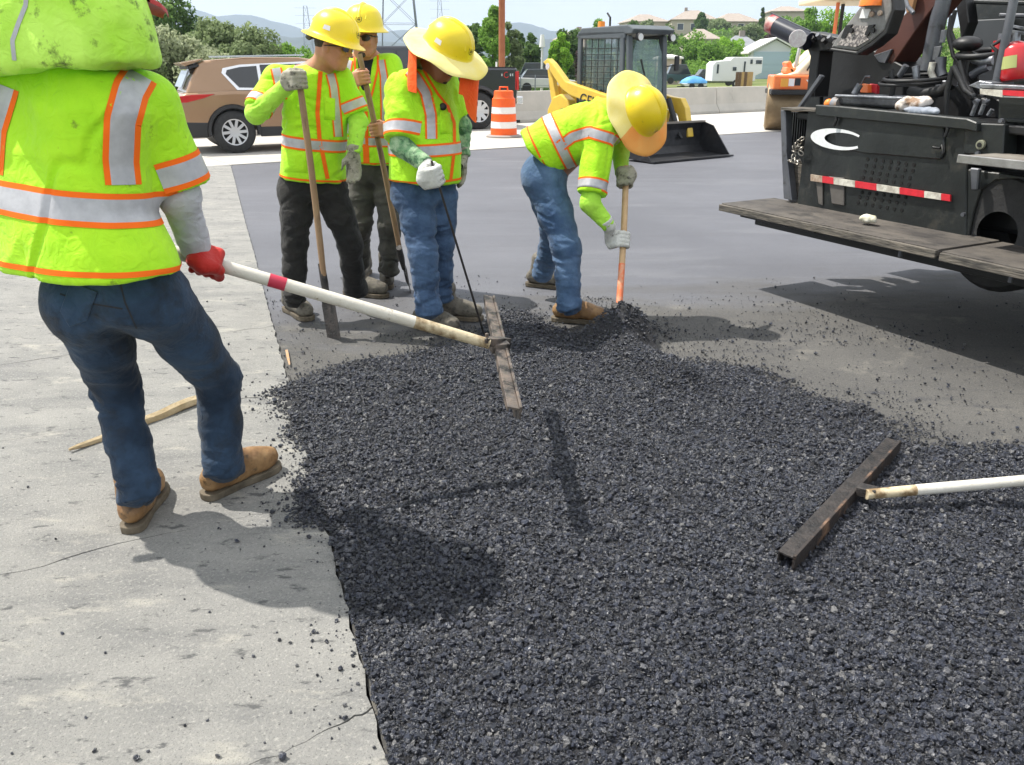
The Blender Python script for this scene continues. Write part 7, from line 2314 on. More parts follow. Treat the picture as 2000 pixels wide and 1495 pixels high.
# front door: dark frame, curved glass
for q in (-1, 1):
    mb = MB(); mb.bar((cx1 + .12, q * .43, .80), (cx1 + .02, q * .43, zt - .12), .10, .07, up=(1, 0, 0)); mb.build("door_post", M_cab, ld, bevel=.01)
mb = MB(); vs = []
for i in range(13):
    a = 2 * math.pi * i / 13
gl = [(-.34, .80), (.34, .80), (.37, 1.2), (.36, 1.70), (.26, 1.94), (-.26, 1.94), (-.36, 1.70), (-.37, 1.2)]
xg = lambda z: cx1 + .14 - .08 * (z - .8)
mb.add([(xg(z), y, z) for y, z in gl] + [(xg(z) - .015, y, z) for y, z in gl], [tuple(range(8)), tuple(reversed(range(8, 16)))] + [((i + 1) % 8, i, i + 8, (i + 1) % 8 + 8) for i in range(8)])
fixn(mb.build("windscreen", M_cglass, ld))
mb = MB(); mb.bar((xg(.7) + .05, .05, .78), (xg(1.5) + .04, -.22, 1.62), .02, .025); mb.build("wiper", M_trim, ld)
mb = MB(); mb.box((-.35, 0, 1.05), (.5, .5, .5)); mb.box((-.6, 0, 1.4), (.12, .48, .6)); mb.build("operator_seat", M_trim, ld, bevel=.05)
for q in (-1, 1):
    mb = MB(); mb.cyl((cx1 + .20, q * .40, zt - .14), (cx1 + .27, q * .40, zt - .15), .065, n=14); l_ = mb.build("work_lamp", M_trim, ld, smooth=40)
    mb = MB(); mb.cyl((cx1 + .27, q * .40, zt - .15), (cx1 + .28, q * .40, zt - .15), .058, n=14); mb.build("lamp_glass", M_frame, l_)
mb = MB(); mb.cyl((cx0 + .35, -.25, zt + .03), (cx0 + .35, -.25, zt + .14), .07, .06, n=14); mb.build("beacon", mat("amber_beacon", (.95, .28, .02), .4), ld, smooth=40)
mb = MB(); mb.tube([(cx0 + .2, .1, zt), (cx0 + .2, .1, zt + .22), (cx0 + .1, .12, zt + .3)], .02, 6); mb.build("exhaust_stub", M_trim, ld)
# mirror and arm at the right
mb = MB(); mb.box((cx1 + .25, .56, 1.55), (.04, .10, .25)); mb.bar((cx1 + .1, .47, 1.5), (cx1 + .24, .55, 1.52), .02, .02); mb.build("mirror", M_trim, ld, bevel=.01)
for s_ in (-1, 1):
    yy = s_ * .70
    mb = MB()
    arm = [(-1.47, 1.58), (-1.34, 1.64), (-1.20, 1.56), (-.80, 1.24), (.55, .98), (.80, .96), (.92, .80), (1.06, .30), (.90, .26), (.74, .68), (.52, .76), (-.66, 1.00), (-.92, 1.12), (-1.30, 1.46)]
    mb.prism(arm, yy - .07, yy + .07); fixn(mb.build("lift_arm", M_yel, ld, bevel=.015))
    mb = MB(); mb.prism([(-1.22, .60), (-1.08, .60), (-1.20, 1.05), (-1.34, 1.46), (-1.44, 1.44), (-1.34, 1.0)], yy * .90 - .05, yy * .90 + .05); fixn(mb.build("rear_upright", M_yel, ld, bevel=.01))
    mb = MB(); mb.tube([(-1.0, yy * .92, .55), (-.25, yy * .92, .95)], .045, 10); mb.tube([(-.5, yy * .92, .82), (.05, yy * .92, 1.1)], .025, 8); mb.build("lift_cylinder", M_trim, ld, smooth=60)
    mb = MB(); mb.tube([(.70, yy * .6, .95), (.95, yy * .6, .45)], .05, 10); mb.tube([(.9, yy * .6, .5), (1.08, yy * .6, .28)], .03, 8); mb.build("tilt_cylinder", M_trim, ld, smooth=60)
    for x in (-.78, .22):
        w_ = wheel(ld, (x, s_ * .68, .38), .39, .28, 6, s_ if s_ < 0 else 1, rimr=.5, sw=.12)
    mb = MB(); mb.cyl((-1.32, yy - .075, 1.50), (-1.32, yy + .075, 1.50), .06, n=12); mb.build("pivot_pin", M_chrome, ld)
mb = MB(); mb.prism([(-1.42, .40), (-1.40, .72), (-1.25, .95), (-1.02, 1.02), (-.80, .92), (-.72, .72), (-.72, .40)], -.70, -.50); fixn(mb.build("rear_fender", M_yel, ld, bevel=.03))
# lettering on the lift arm
def text_obj(name, body, size, Mx, m, parent, extrude=.003):
    cu = bpy.data.curves.new(name, 'FONT'); cu.body = body; cu.size = size; cu.extrude = extrude; cu.align_x = 'CENTER'; cu.align_y = 'CENTER'
    o = bpy.data.objects.new(name, cu); COL.objects.link(o)
    dg = bpy.context.evaluated_depsgraph_get()
    me = bpy.data.meshes.new_from_object(o.evaluated_get(dg)); bpy.data.objects.remove(o)
    me.transform(Mx); me.materials.clear(); me.materials.append(m)
    o = bpy.data.objects.new(name, me); COL.objects.link(o); o.parent = parent
    return o
ang = math.atan2(-.18, 1.0)
text_obj("lettering", "GEHL", .26, Matrix.Translation((-.06, -.775, .90)) @ Matrix.Rotation(-ang, 4, 'Y') @ Matrix.Rotation(R(90), 4, 'X'), M_trim, ld)
# bucket
bw = 1.0
mb = MB()
T_ = .02
shell = [(1.05, .56), (1.00, .40), (1.02, .16), (1.12, .05), (1.30, .03), (1.74, .01)]
n_ = len(shell)
vs = [(x, -bw, z) for x, z in shell] + [(x, bw, z) for x, z in shell] + [(x - .025, -bw, z - .0) for x, z in shell] + [(x - .025, bw, z) for x, z in shell]
fs = []
for i in range(n_ - 1):
    fs.append((i, i + 1, n_ + i + 1, n_ + i)); fs.append((2 * n_ + i, 3 * n_ + i, 3 * n_ + i + 1, 2 * n_ + i + 1))
fs.append((0, n_, 3 * n_, 2 * n_))
mb.add(vs, fs)
for s_ in (-1, 1):
    mb.prism([(1.03, .57), (.99, .40), (1.01, .15), (1.12, .03), (1.74, 0.0), (1.30, .50)], s_ * bw - .012, s_ * bw + .012)
bk = fixn(mb.build("bucket", M_bkt, ld))
mb = MB(); mb.box((1.72, 0, .012), (.16, 2 * bw + .04, .022)); mb.build("cutting_edge", M_bkt, bk)
mb = MB(); mb.box((1.06, 0, .565), (.10, 2 * bw, .03)); mb.build("bucket_lip", mat("worn_steel_lip", (.25, .22, .19), .5, .5), bk)
mb = MB(); mb.box((.96, 0, .32), (.10, 1.2, .42)); mb.build("quick_coupler", M_bkt, ld, bevel=.01)

# ---- orange roller behind the paver
M_rol = mat("roller_orange_paint", (0.85, 0.16, 0.03), 0.4, var=(0.8, 0.25, 0.08), vscale=3, coat=.3)
M_cream = mat("roller_cream_hood", (0.72, 0.62, 0.42), 0.45)
M_drum = mat("dusty_brown_steel_drum", (0.22, 0.155, 0.085), 0.45, .5, var=(0.30, 0.22, 0.13), vscale=3)
M_galv2 = mat('pale_exhaust_steel', (.45, .45, .43), .4, .6)
YR = 19.5
def RP(u, v, Y=YR): return at(u, v, Y)
bR = gnd(1560, 254)
YR = bR.y
zr = lambda v: z_at(v, YR)
xr = lambda u: x_at(u, YR, .6)
ro = empty("road_roller", (xr(1600), YR, 0), R(0), "orange tandem road roller with a brown steel drum standing behind the paver", "roller")
X0 = xr(1600)
dr_ = .5 * (zr(172)) 
mb = MB(); mb.cyl((xr(1494) - X0, -.05, .58), (xr(1494) - X0 + 1.7, -.35, .58), .60, n=40); 
ax1 = Vector((.96, -.28, 0)).normalized()
mb = MB()
c0 = Vector((xr(1500) - X0, .2, .58)); 
rot = Vector((0, 0, 1)).rotation_difference(ax1).to_matrix()
mb.lathe([(0, 0), (.50, 0), (.57, .03), (.58, .06), (.58, 1.55), (.57, 1.6), (0, 1.6)], 48, c=c0, rot=rot)
mb.build("drum", M_drum, ro, smooth=35)
mb = MB(); mb.bar(c0 + V(0, -.62, .62) - ax1 * 0.02, c0 + V(0, -.62, .62) + ax1 * 1.62, .05, .10); mb.build("scraper_bar", M_blk, ro)
F0 = c0 + V(0, -.1, 0)
zb_ = zr(176); zt_ = zr(148)
mb = MB(); mb.box(((xr(1498) - X0) + .85, -.25, (zb_ + zt_) / 2 + .02), (1.75, 1.3, zt_ - zb_), Matrix.Rotation(R(-10), 3, 'Z')); mb.build("front_frame", M_rol, ro, bevel=.04)
mb = MB(); mb.box(((xr(1498) - X0) + .85, -.25, zb_ - .03), (1.8, 1.34, .12), Matrix.Rotation(R(-10), 3, 'Z')); mb.build("lower_frame", M_blk, ro, bevel=.02)
mb = MB()
hood = [(0.15, zt_), (1.8, zt_), (1.8, zr(88)), (.95, zr(92)), (.42, zr(140))]
mb.prism([(xr(1498) - X0 + a, b) for a, b in hood], -.75, .25); fixn(mb.build("hood", M_cream, ro, bevel=.06))
for k in range(5):
    mb = MB(); x = xr(1548) - X0 + k * .11; mb.bar((x, -.765, zr(138)), (x + .16, -.765, zr(112)), .012, .035); mb.build("vent_slot", M_blk, ro)
# logo plate, lamps and the pale lettering block
yl = -.93
def rbox(u0, v0, u1, v1, m, name, d=.03, y=yl):
    mb = MB(); x0, x1 = xr(u0) - X0, xr(u1) - X0; mb.box(((x0 + x1) / 2, y + .12 * ((u0 + u1) / 2 - 1498) / -90 , (zr(v0) + zr(v1)) / 2), (abs(x1 - x0), d, abs(zr(v0) - zr(v1))), Matrix.Rotation(R(-10), 3, 'Z')); return mb.build(name, m, ro)
rbox(1498, 153, 1511, 168, mat("amber_lamp_lens", (.75, .35, .05), .3), "indicator_lamp")
rbox(1512, 153, 1522, 167, M_wt, "headlamp")
rbox(1523, 152, 1533, 166, M_blk, "lamp_housing")
mb = MB()
def at_roller(u, v): return (xr(u) - X0, -1.08, zr(v))
mb.prism([(at_roller(u, v)[0], at_roller(u, v)[2]) for u, v in ((1541, 155), (1580, 154), (1578, 164), (1566, 169), (1552, 168))], -1.07, -1.04); fixn(mb.build("logo_plate", M_wt, ro))
mb = MB()
for k in range(5): mb.box((at_roller(1550 + k * 5.5, 160)[0], -1.085, zr(160)), (.03, .01, .06))
mb.box((at_roller(1562, 152)[0], -1.085, zr(152.5)), (.15, .01, .03)); o = mb.build("logo_strokes", M_lampr, ro); o['kind'] = 'stuff'
# canopy
for u in (1600, 1622):
    mb = MB(); mb.cyl((xr(u) - X0, -.4 + (u - 1600) * .02, 1.2), (xr(u) - X0, -.4 + (u - 1600) * .02, zr(8)), .045, n=10); mb.build("canopy_post", M_rol if u == 1600 else M_trim, ro)
mb = MB(); mb.box((xr(1660) - X0, 0, zr(2)), (2.6, 1.8, .12)); mb.build("canopy_roof", M_cream, ro, bevel=.03)
mb = MB(); mb.box((xr(1532) - X0, -.3, zr(140)), (.42, .40, .16), Matrix.Rotation(.2, 3, 'Y')); mb.box((xr(1524) - X0, -.3, zr(132)), (.12, .40, .30), Matrix.Rotation(-.5, 3, 'Y')); mb.build("operator_seat", M_rol, ro, bevel=.04)
mb = MB(); mb.tube([(xr(1538) - X0, -.3, zr(132)), (xr(1542) - X0, -.3, zr(84)), (xr(1550) - X0, -.3, zr(78))], .05, 8); mb.build("exhaust_pipe", M_galv2, ro, smooth=60)
# ================================================================ BLACK PAVER at the right
PV_O = Vector((1.5, 5.95, 0)); PV_A = math.atan2(-.895, .445)
PV_M = Matrix.Translation(PV_O) @ Matrix.Rotation(PV_A, 4, 'Z'); PV_I = PV_M.inverted()
def pp(u, v, y):
    """photograph pixel -> point of the paver's frame lying at depth y behind the walkway's outer edge"""
    o = PV_I @ Vector((0, 0, CAM_H)); d = (PV_I.to_3x3() @ ray(u, v))
    return o + d * ((y - o.y) / d.y)
def pz(u, v, z):
    o = PV_I @ Vector((0, 0, CAM_H)); d = (PV_I.to_3x3() @ ray(u, v))
    return o + d * ((z - o.z) / d.z)
pv = empty("asphalt_paver", PV_O, PV_A, "soot-black asphalt paver with a brown walkway plank and white letter C on its side", "paver")
M_pb = mat("sooty_black_machine_paint", (0.008, 0.0100, 0.0102), 0.42, var=(0.019, 0.0225, 0.0222), vscale=3, var2=(0.055, 0.048, 0.038), v2scale=6, v2pos=(0.56, 0.80), bump=.2, bscale=30)
M_pb2 = mat("deep_black_machine_paint", (0.004, 0.004, 0.0045), 0.5, var=(0.011, 0.011, 0.012), vscale=5, bump=.2, bscale=30)
M_pg = mat("grey_machine_steel", (0.085, 0.09, 0.105), 0.4, .4, var=(0.15, 0.155, 0.17), vscale=6, var2=(.05, .05, .05), v2scale=12, v2pos=(.55, .7))
M_plank = mat("walked_brown_plank", (0.050, 0.044, 0.040), 0.8, var=(0.105, 0.092, 0.078), vscale=4, var2=(0.022, 0.02, 0.019), v2scale=7, v2pos=(0.50, 0.68), bump=.5, bscale=35, stretch=(.8, 1.3, 1))
M_plank_e = mat("splintered_plank_edge", (0.045, 0.042, 0.038), 0.9, var=(0.16, 0.14, 0.115), vscale=22, stretch=(.3, 1, 2.5), bump=.6, bscale=60)
M_maroon = mat("maroon_brown_beam", (0.055, 0.016, 0.010), 0.5, var=(0.09, 0.03, 0.02), vscale=5)
M_keypad = mat("worn_grey_control_face", (0.22, 0.215, 0.21), 0.5, var=(0.15, 0.145, 0.14), vscale=20)
M_keyline = mat("pale_key_markings", (0.42, 0.38, 0.35), 0.6, var=(0.10, 0.09, 0.09), vscale=60, ramp=(.42, .55))
M_hvred = mat("red_reflective_stripe", (0.62, 0.025, 0.04), 0.35, var=(.48, .02, .03), vscale=30)
M_hvwht = mat("white_reflective_stripe", (0.62, 0.60, 0.52), 0.4, var=(0.36, 0.33, 0.28), vscale=24, ramp=(.4, .62))
M_hvrust = mat("scuffed_rust_stripe", (0.25, 0.15, 0.10), .6, var=(.45, .38, .30), vscale=30)
def pprism(name, uv, y, th_, m, parent=None, bevel=.006, bseg=1, smooth=None):
    poly = [(pp(u, v, y).x, pp(u, v, y).z) for u, v in uv]
    mb = MB(); mb.prism(poly, y, y + th_)
    return fixn(mb.build(name, m, parent or pv, bevel=bevel, bseg=bseg, smooth=smooth))
def ptube(name, pts, y, r, m, n=10, parent=None):
    P_ = [pp(p[0], p[1], p[2] if len(p) > 2 else y) for p in pts]
    mb = MB(); mb.tube(P_, r, n); return mb.build(name, m, parent or pv, smooth=60)
def pbox(name, uv0, uv1, y, th_, m, **k):
    return pprism(name, [(uv0[0], uv0[1]), (uv1[0], uv0[1]), (uv1[0], uv1[1]), (uv0[0], uv1[1])], y, th_, m, **k)

# walkway: two thick planks on a dark frame
xs1 = pp(1838, 483, 0).x
def plank(x0, x1, dz=0.0, seed=0):
    mb = MB()
    n = 40
    top, vs, fs = [], [], []
    for i in range(n + 1):
        x = x0 + (x1 - x0) * i / n
        e = 0.004 * math.sin(i * 1.7 + seed) + 0.003 * math.sin(i * 4.3 + seed * 2)
        vs += [(x, e, .585 + dz), (x, .50, .590 + dz), (x, .50, .545 + dz), (x, e + .004, .545 + dz + .004 * math.sin(i * 2.9))]
    for i in range(n):
        for k in range(4):
            fs.append((i * 4 + k, i * 4 + (k + 1) % 4, (i + 1) * 4 + (k + 1) % 4, (i + 1) * 4 + k))
    fs += [(0, 1, 2, 3), (n * 4 + 3, n * 4 + 2, n * 4 + 1, n * 4)]
    mb.add(vs, fs, 0)
    o = fixn(mb.build("walkway_plank", M_plank, pv, bevel=.004))
    mb = MB(); mb.box(((x0 + x1) / 2, -.010, .556 + dz), (x1 - x0 - .01, .022, .045))
    mb.build("edge_strip", M_plank_e, o, bevel=.004)
plank(0.0, xs1 - .008, 0, 1); plank(xs1 + .008, 4.4, -.006, 2)
mb = MB(); mb.box((2.35, .28, .50), (4.2, .36, .075)); mb.build("walkway_frame", M_pb2, pv, bevel=.01)
mb = MB(); mb.box((.52, .06, .53), (.70, .05, .04)); mb.build("walkway_bracket", M_pb2, pv, bevel=.005)
for x in (xs1 - .28, xs1 + .38, 3.0, 3.7):
    mb = MB(); mb.cyl((x, .05, .56), (x, .05, .485), .012, n=8); mb.build("hanging_bolt", M_pg, pv)
# machine body behind and below
mb = MB(); mb.prism([(.35, .60), (5.6, .60), (5.6, 1.13), (.35, 1.13)], .66, 2.3); mb.prism([(2.2, .16), (5.6, .16), (5.6, .61), (2.0, .61)], .92, 2.6); fixn(mb.build("hull", M_pb2, pv, bevel=.03))
for yy in (.75, 2.35):
    mb = MB(); mb.prism([(2.3, .06), (5.4, .06), (5.8, .35), (5.5, .62), (2.3, .62), (2.05, .35)], yy, yy + .42); fixn(mb.build("crawler_track", M_pb2, pv, bevel=.04))
# side panel
pprism("side_panel", [(1578, 214), (1896, 240), (1893, 300), (1888, 330), (1886, 472), (1560, 402), (1556, 396), (1568, 300)], .45, .05, M_pb)
pprism("top_ledge", [(1592, 205), (1640, 208), (1888, 232), (1908, 240), (1906, 258), (1886, 254), (1592, 226)], .405, .10, M_pb)
dp = pprism("toolbox_door", [(1628, 226), (1842, 246), (1844, 300), (1836, 312), (1690, 300), (1632, 290)], .436, .014, M_pb)
pprism("door_rim", [(1626, 223), (1846, 243), (1845, 249), (1626, 229)], .425, .03, M_pb2, dp)
for u, v0, v1 in ((1632, 222, 246), (1849, 238, 268)):
    ptube("hinge_chain", [(u, v0), (u + 2, (v0 + v1) / 2), (u - 3, v1)], .415, .010, M_pb2, 8)
ptube("door_handle", [(1822, 288), (1836, 290), (1840, 284), (1842, 300)], .42, .007, M_pb2, 8)
# end post and finned recess
pprism("end_post", [(1524, 216), (1534, 216), (1536, 300), (1546, 392), (1530, 388), (1526, 300)], .43, .06, M_pg, bevel=.004)
pprism("end_cap", [(1524, 210), (1592, 214), (1592, 219), (1524, 216)], .40, .20, M_plank_e, bevel=.003)
for k in range(9):
    u = 1540 + k * 4.6
    pprism("fin", [(u, 220), (u + 1.4, 220), (u - 4, 296), (u - 5.4, 296)], .56, .05, M_pb2 if k % 2 else M_pb, bevel=0)
pprism("lower_plate", [(1545, 318), (1566, 322), (1566, 394), (1546, 390)], .50, .05, M_plank_e, bevel=.004)
pprism("recess_back", [(1536, 219), (1580, 219), (1580, 398), (1540, 394)], .64, .05, M_pb2, bevel=0)
for u0, u1 in ((1592, 1606), (1618, 1648)):
    pprism("reinforcing_strip", [(u0, 345), (u1, 348), (u1, 402), (u0 + 6, 398)], .438, .012, mat("brown_grey_worn_plate", (.075, .068, .062), .6, var=(.11, .10, .09), vscale=8), bevel=.003)
# chain bundled on the post
M_chain = mat("bright_steel_chain", (.42, .39, .34), .35, .8, var=(.2, .18, .16), vscale=30)
rs_ = random.Random(3)
for k in range(16):
    t = k / 15
    u = 1543 + 22 * rs_.random() + (6 if k > 10 else 0); v = 284 + 36 * rs_.random()
    if k < 4: u, v = 1566 - k * 5, 272 + k * 6
    c = pp(u, v, .40); ax_ = Vector((rs_.uniform(-1, 1), rs_.uniform(-1, 1), rs_.uniform(-1, 1))).normalized()
    q = Vector((0, 0, 1)).rotation_difference(ax_).to_matrix()
    pts = [c + q @ Vector((.020 * math.cos(a), .013 * math.sin(a), 0)) for a in [2 * math.pi * i / 10 for i in range(11)]]
    mb = MB(); mb.tube(pts, .0048, 6, caps=False); mb.build("chain_link", M_chain, pv, smooth=60)
# big white letter C
def el(cx, cy, rx, ry, a, rot=.12):
    x, y = rx * math.cos(R(a)), ry * math.sin(R(a)); return (cx + x * math.cos(rot) - y * math.sin(rot), cy + x * math.sin(rot) + y * math.cos(rot))
mb = MB(); vs, fs = [], []
N_ = 36
for i in range(N_ + 1):
    a = 38 + (322 - 38) * i / N_
    o_ = el(1636, 272.5, 53, 20.5, -a); n_i = el(1647, 273.5, 37, 13.5, -a * 1.0)
    for (u, v) in (o_, n_i):
        p = pp(u, v, .4335); vs.append(tuple(p))
for i in range(N_): fs.append((2 * i, 2 * i + 1, 2 * i + 3, 2 * i + 2))
mb.add(vs, fs); mb.build("letter_c_emblem", mat("white_painted_letter", (.78, .80, .80), .5, var=(.66, .68, .68), vscale=20), pv)
# perforated vents: raised black discs, the shade inside the holes painted as colour
mb = MB()
def holes(rows):
    for (u0, v0, u1, v1, n) in rows:
        for k in range(n):
            p = pp(u0 + (u1 - u0) * k / (n - 1), v0 + (v1 - v0) * k / (n - 1), .449)
            mb.cyl(p, p + Vector((0, -.0025, 0)), .0115, n=8)
holes([(1695, 311, 1785, 322, 7), (1692, 323, 1783, 334, 7), (1689, 335, 1777, 348, 7), (1686, 347, 1775, 361, 7), (1684, 376, 1769, 386, 7), (1679, 385, 1766, 398, 7), (1676, 396, 1761, 411, 7)])
o = mb.build("vent_hole_discs", mat("vent_shade_black", (.002, .002, .002), .9), pv); o['kind'] = 'stuff'
# red and white stripe
sv_ = lambda u: 341 + (u - 1583) * .1475
seg = [(1583, 1606, M_hvrust), (1606, 1628, M_hvred), (1628, 1670, M_hvwht), (1670, 1712, M_hvred), (1712, 1757, M_hvwht), (1757, 1805, M_hvred), (1805, 1838, M_hvwht), (1838, 1856, M_hvred)]
for u0, u1, m in seg:
    pprism("reflective_segment", [(u0, sv_(u0)), (u1 - .4, sv_(u1)), (u1 - .4, sv_(u1) + 12.5), (u0, sv_(u0) + 12.5)], .425, .012, m, bevel=0)
# right side: folding step, column, wheel arch recess
pprism("side_column", [(1884, 240), (1962, 243), (1958, 306), (1880, 300)], .44, .12, M_pb)
pprism("dark_locker", [(1962, 236), (2060, 240), (2060, 312), (1950, 306)], .62, .10, M_pb2)
pprism("locker_rail", [(1962, 232), (2060, 238), (2060, 246), (1962, 240)], .50, .08, M_pb)
mb = MB(); c = pp(1918, 283, .435); mb.cyl(c, c + V(0, -.02, 0), .026, n=16); bo_ = mb.build("round_cap", mat("dusty_brass_cap", (.25, .25, .18), .5, .4), pv, bevel=.003)
mb = MB(); mb.cyl(c + V(0, -.021, 0), c + V(0, -.026, 0), .013, n=10); mb.build("cap_knob", M_pb2, bo_)
for u, v in ((1958, 236), (1912, 300), (1884, 419)):
    mb = MB(); c = pp(u, v, .43); mb.cyl(c, c + V(0, -.02, 0), .012, n=8); mb.build("bolt_head", M_pg, pv)
a = pz(1876, 305, 1.02); b = pz(2080, 338, 1.02)
st_o = MB(); x0 = pp(1876, 306, .16).x; zt2 = pp(1876, 306, .16).z
st_o.box((x0 + 1.0, .32, zt2 - .012), (2.0, .34, .035)); so_ = st_o.build("folding_step", mat("worn_step_plate", (.14, .12, .10), .6, var=(.24, .22, .19), vscale=9, bump=.6, bscale=40), pv, bevel=.004)
st_o = MB(); st_o.box((x0 + 1.0, .145, zt2 - .010), (2.0, .022, .045)); st_o.build("step_edge", mat("polished_step_edge", (.45, .44, .43), .35, .7, var=(.28, .27, .26), vscale=12), so_, bevel=.004)
pprism("step_bracket", [(1894, 328), (1912, 330), (1908, 372), (1896, 372)], .40, .03, M_pg)
pprism("arch_plate", [(1886, 330), (2060, 352), (2060, 372), (1990, 350), (1945, 352), (1916, 372), (1900, 420), (1890, 470), (1884, 470)], .46, .05, M_pb)
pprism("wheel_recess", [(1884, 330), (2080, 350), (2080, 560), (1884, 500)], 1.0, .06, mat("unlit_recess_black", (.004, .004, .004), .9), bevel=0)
mb = MB(T=Matrix.Translation(pp(1978, 452, .62)) @ Matrix.Rotation(R(90), 4, 'X')); mb.lathe([(.12, -.14), (.30, -.15), (.335, -.10), (.335, .10), (.30, .15), (.12, .14)], 32); mb.build("support_wheel", M_tyre, pv, smooth=40)
# deck on top of the body
zd = pp(1600, 214, .45).z
mb = MB(); mb.box((2.6, 1.35, zd - .05), (4.9, 1.75, .05)); mb.build("deck", M_pb2, pv, bevel=.01)
pprism("deck_housing", [(1586, 88), (1600, 70), (1640, 80), (1700, 96), (1765, 130), (1762, 215), (1580, 212), (1592, 150)], .95, .35, M_pb2)
pprism("deck_brace", [(1554, 213), (1560, 213), (1606, 150), (1600, 146)], .62, .03, M_pg, bevel=.003)
pprism("deck_plate", [(1578, 178), (1602, 178), (1600, 214), (1566, 214)], .80, .04, M_pb, bevel=.004)
# galvanised pan, orange ball, rags, marker box on the deck
def res(name, label, cat, loc): return empty(name, PV_M @ loc, PV_A, label, cat)
def child_local(o, root):
    o.parent = root; o.matrix_parent_inverse = Matrix.Translation(-(PV_I @ root.location)); return o
pan = res("metal_pan", "long dented grey metal pan lying on top of the paver's side wall", "pan", pp(1700, 212, .55))
mb = MB()
L0, L1 = pp(1640, 210, .55), pp(1772, 218, .55)
vs, fs = [], []
for i in range(17):
    t = i / 16; x = L0.x + (L1.x - L0.x) * t
    for k in range(9):
        a = math.pi * (k / 8)
        w_ = .10 * (1 if .06 < t < .94 else .75)
        vs.append((x, .60 - math.cos(a) * w_, zd + .075 - .070 * math.sin(a) ** .6 + .006 * math.sin(i * 2.2) * (k in (0, 8)) + .01))
for i in range(16):
    for k in range(8): fs.append((i * 9 + k, i * 9 + k + 1, (i + 1) * 9 + k + 1, (i + 1) * 9 + k))
mb.add(vs, fs); mb.add([(x, y, z + .004) for x, y, z in vs], [tuple(reversed(f)) for f in fs])
M_galv = mat("dented_galvanised_sheet", (.27, .28, .30), .35, .6, var=(.12, .125, .14), vscale=9, bump=.5, bscale=14, bdist=.02)
child_local(mb.build("pan_shell", M_galv, None, smooth=50), pan)
mb = MB(); mb.tube([(L0.x, .50, zd + .088), (L1.x, .50, zd + .088)], .010, 8); mb.tube([(L0.x, .70, zd + .088), (L1.x, .70, zd + .088)], .010, 8); o = child_local(mb.build("rolled_rim", M_galv, None, smooth=50), pan)
ob = res("rubber_ball", "small orange rubber ball cap at the left end of the metal pan", "ball", pp(1620, 203, .5))
mb = MB(); mb.ball(pp(1619, 203, .5), .032, 16, 12); child_local(mb.build("ball", mat("orange_rubber", (.88, .24, .03), .5), None, smooth=180), ob)
mb = MB(); c = pp(1633, 203, .52); mb.tube([c + V(-.02, 0, 0), c + V(.035, 0, .0)], .042, 14); child_local(mb.build("collar", mat("blue_grey_collar", (.18, .22, .27), .6, var=(.30, .22, .16), vscale=20), None, smooth=50), ob)
def rag(name, label, uv, y, m, size, seed):
    c = pp(uv[0], uv[1], y); r = res(name, label, "rag", c)
    F = Field(c - V(*[s * 1.6 for s in size]), c + V(*[s * 1.6 for s in size]), .006)
    rr2 = random.Random(seed)
    for k in range(7):
        p = c + V(rr2.uniform(-.7, .7) * size[0], rr2.uniform(-.6, .6) * size[1], rr2.uniform(-.3, .5) * size[2]); F.ell(p, (size[0] * rr2.uniform(.25, .5), size[1] * rr2.uniform(.3, .6), size[2] * rr2.uniform(.3, .6)), .02)
    Vv, F2 = F.mesh(); Vv = relax(Vv, F2, 2); Vv = folds(Vv, vnormals(Vv, F2), .007, (22, 22, 22), seed)
    o = link_mesh("crumpled_cloth", Vv, F2, m, None, smooth=180); child_local(o, r); return r
rag("rag", "crumpled white and tan rag beside the metal pan on the paver", (1786, 205), .55, mat("dirty_white_rag", (.55, .50, .46), .9, var=(.25, .16, .10), vscale=12, ramp=(.5, .62)), (.10, .08, .055), 4)
rag("rag", "flat blue-grey rag right of the white rag on the paver", (1806, 218), .50, mat("blue_grey_rag", (.20, .23, .28), .9, var=(.3, .32, .36), vscale=9), (.13, .08, .03), 9)
rag("rag", "small yellowish lump of cloth lying on the walkway plank", (1694, 430), .22, mat("yellowish_rag", (.45, .42, .26), .9, var=(.62, .60, .52), vscale=16), (.050, .04, .026), 13)
mk = pprism("orange_marker", [(1678, 164), (1694, 166), (1694, 182), (1680, 181)], .70, .05, M_rol, bevel=.003)
pprism("orange_marker", [(1698, 164), (1712, 166), (1712, 184), (1699, 180)], .74, .03, M_hvred, bevel=.003)
ptube("wire", [(1682, 165), (1690, 150), (1700, 150)], .68, .006, M_pg, 6)
ptube("plastic_bottle", [(1668, 185, .6), (1680, 165, .62)], .6, .022, M_galv, 8)
# lamp tube pointing up-left, with its pink end and the white disc
a, b = pp(1504, 46, .55), pp(1580, 82, .62)
mb = MB(); mb.cyl(a.lerp(b, .16), b, .062, n=20); lt = mb.build("warning_light_tube", mat("dark_smoked_tube", (.015, .017, .03), .35, coat=.3), pv, smooth=40)
mb = MB(); mb.cyl(a, a.lerp(b, .17), .063, n=20); mb.build("tube_end", mat("dull_red_lens", (.35, .03, .04), .3, var=(.65, .42, .38), vscale=9, ramp=(.45, .6)), lt, smooth=40)
mb = MB(); mb.bar(a + V(0, 0, .066), b + V(0, 0, .066), .012, .012); mb.build("tube_rail", M_pg, lt)
c = pp(1558, 76, .50); vd_ = (PV_I.to_3x3() @ -ray(1558, 76)).normalized()
mb = MB(); mb.cyl(c, c + vd_ * .03, .058, n=22); mb.build("white_disc", mat("pale_speckled_disc", (.62, .60, .60), .5, var=(.5, .44, .46), vscale=60), pv, bevel=.004)
pprism("tube_mount", [(1566, 70), (1584, 62), (1640, 74), (1640, 96), (1600, 100), (1590, 190), (1574, 190), (1582, 110)], .66, .14, M_pb2)
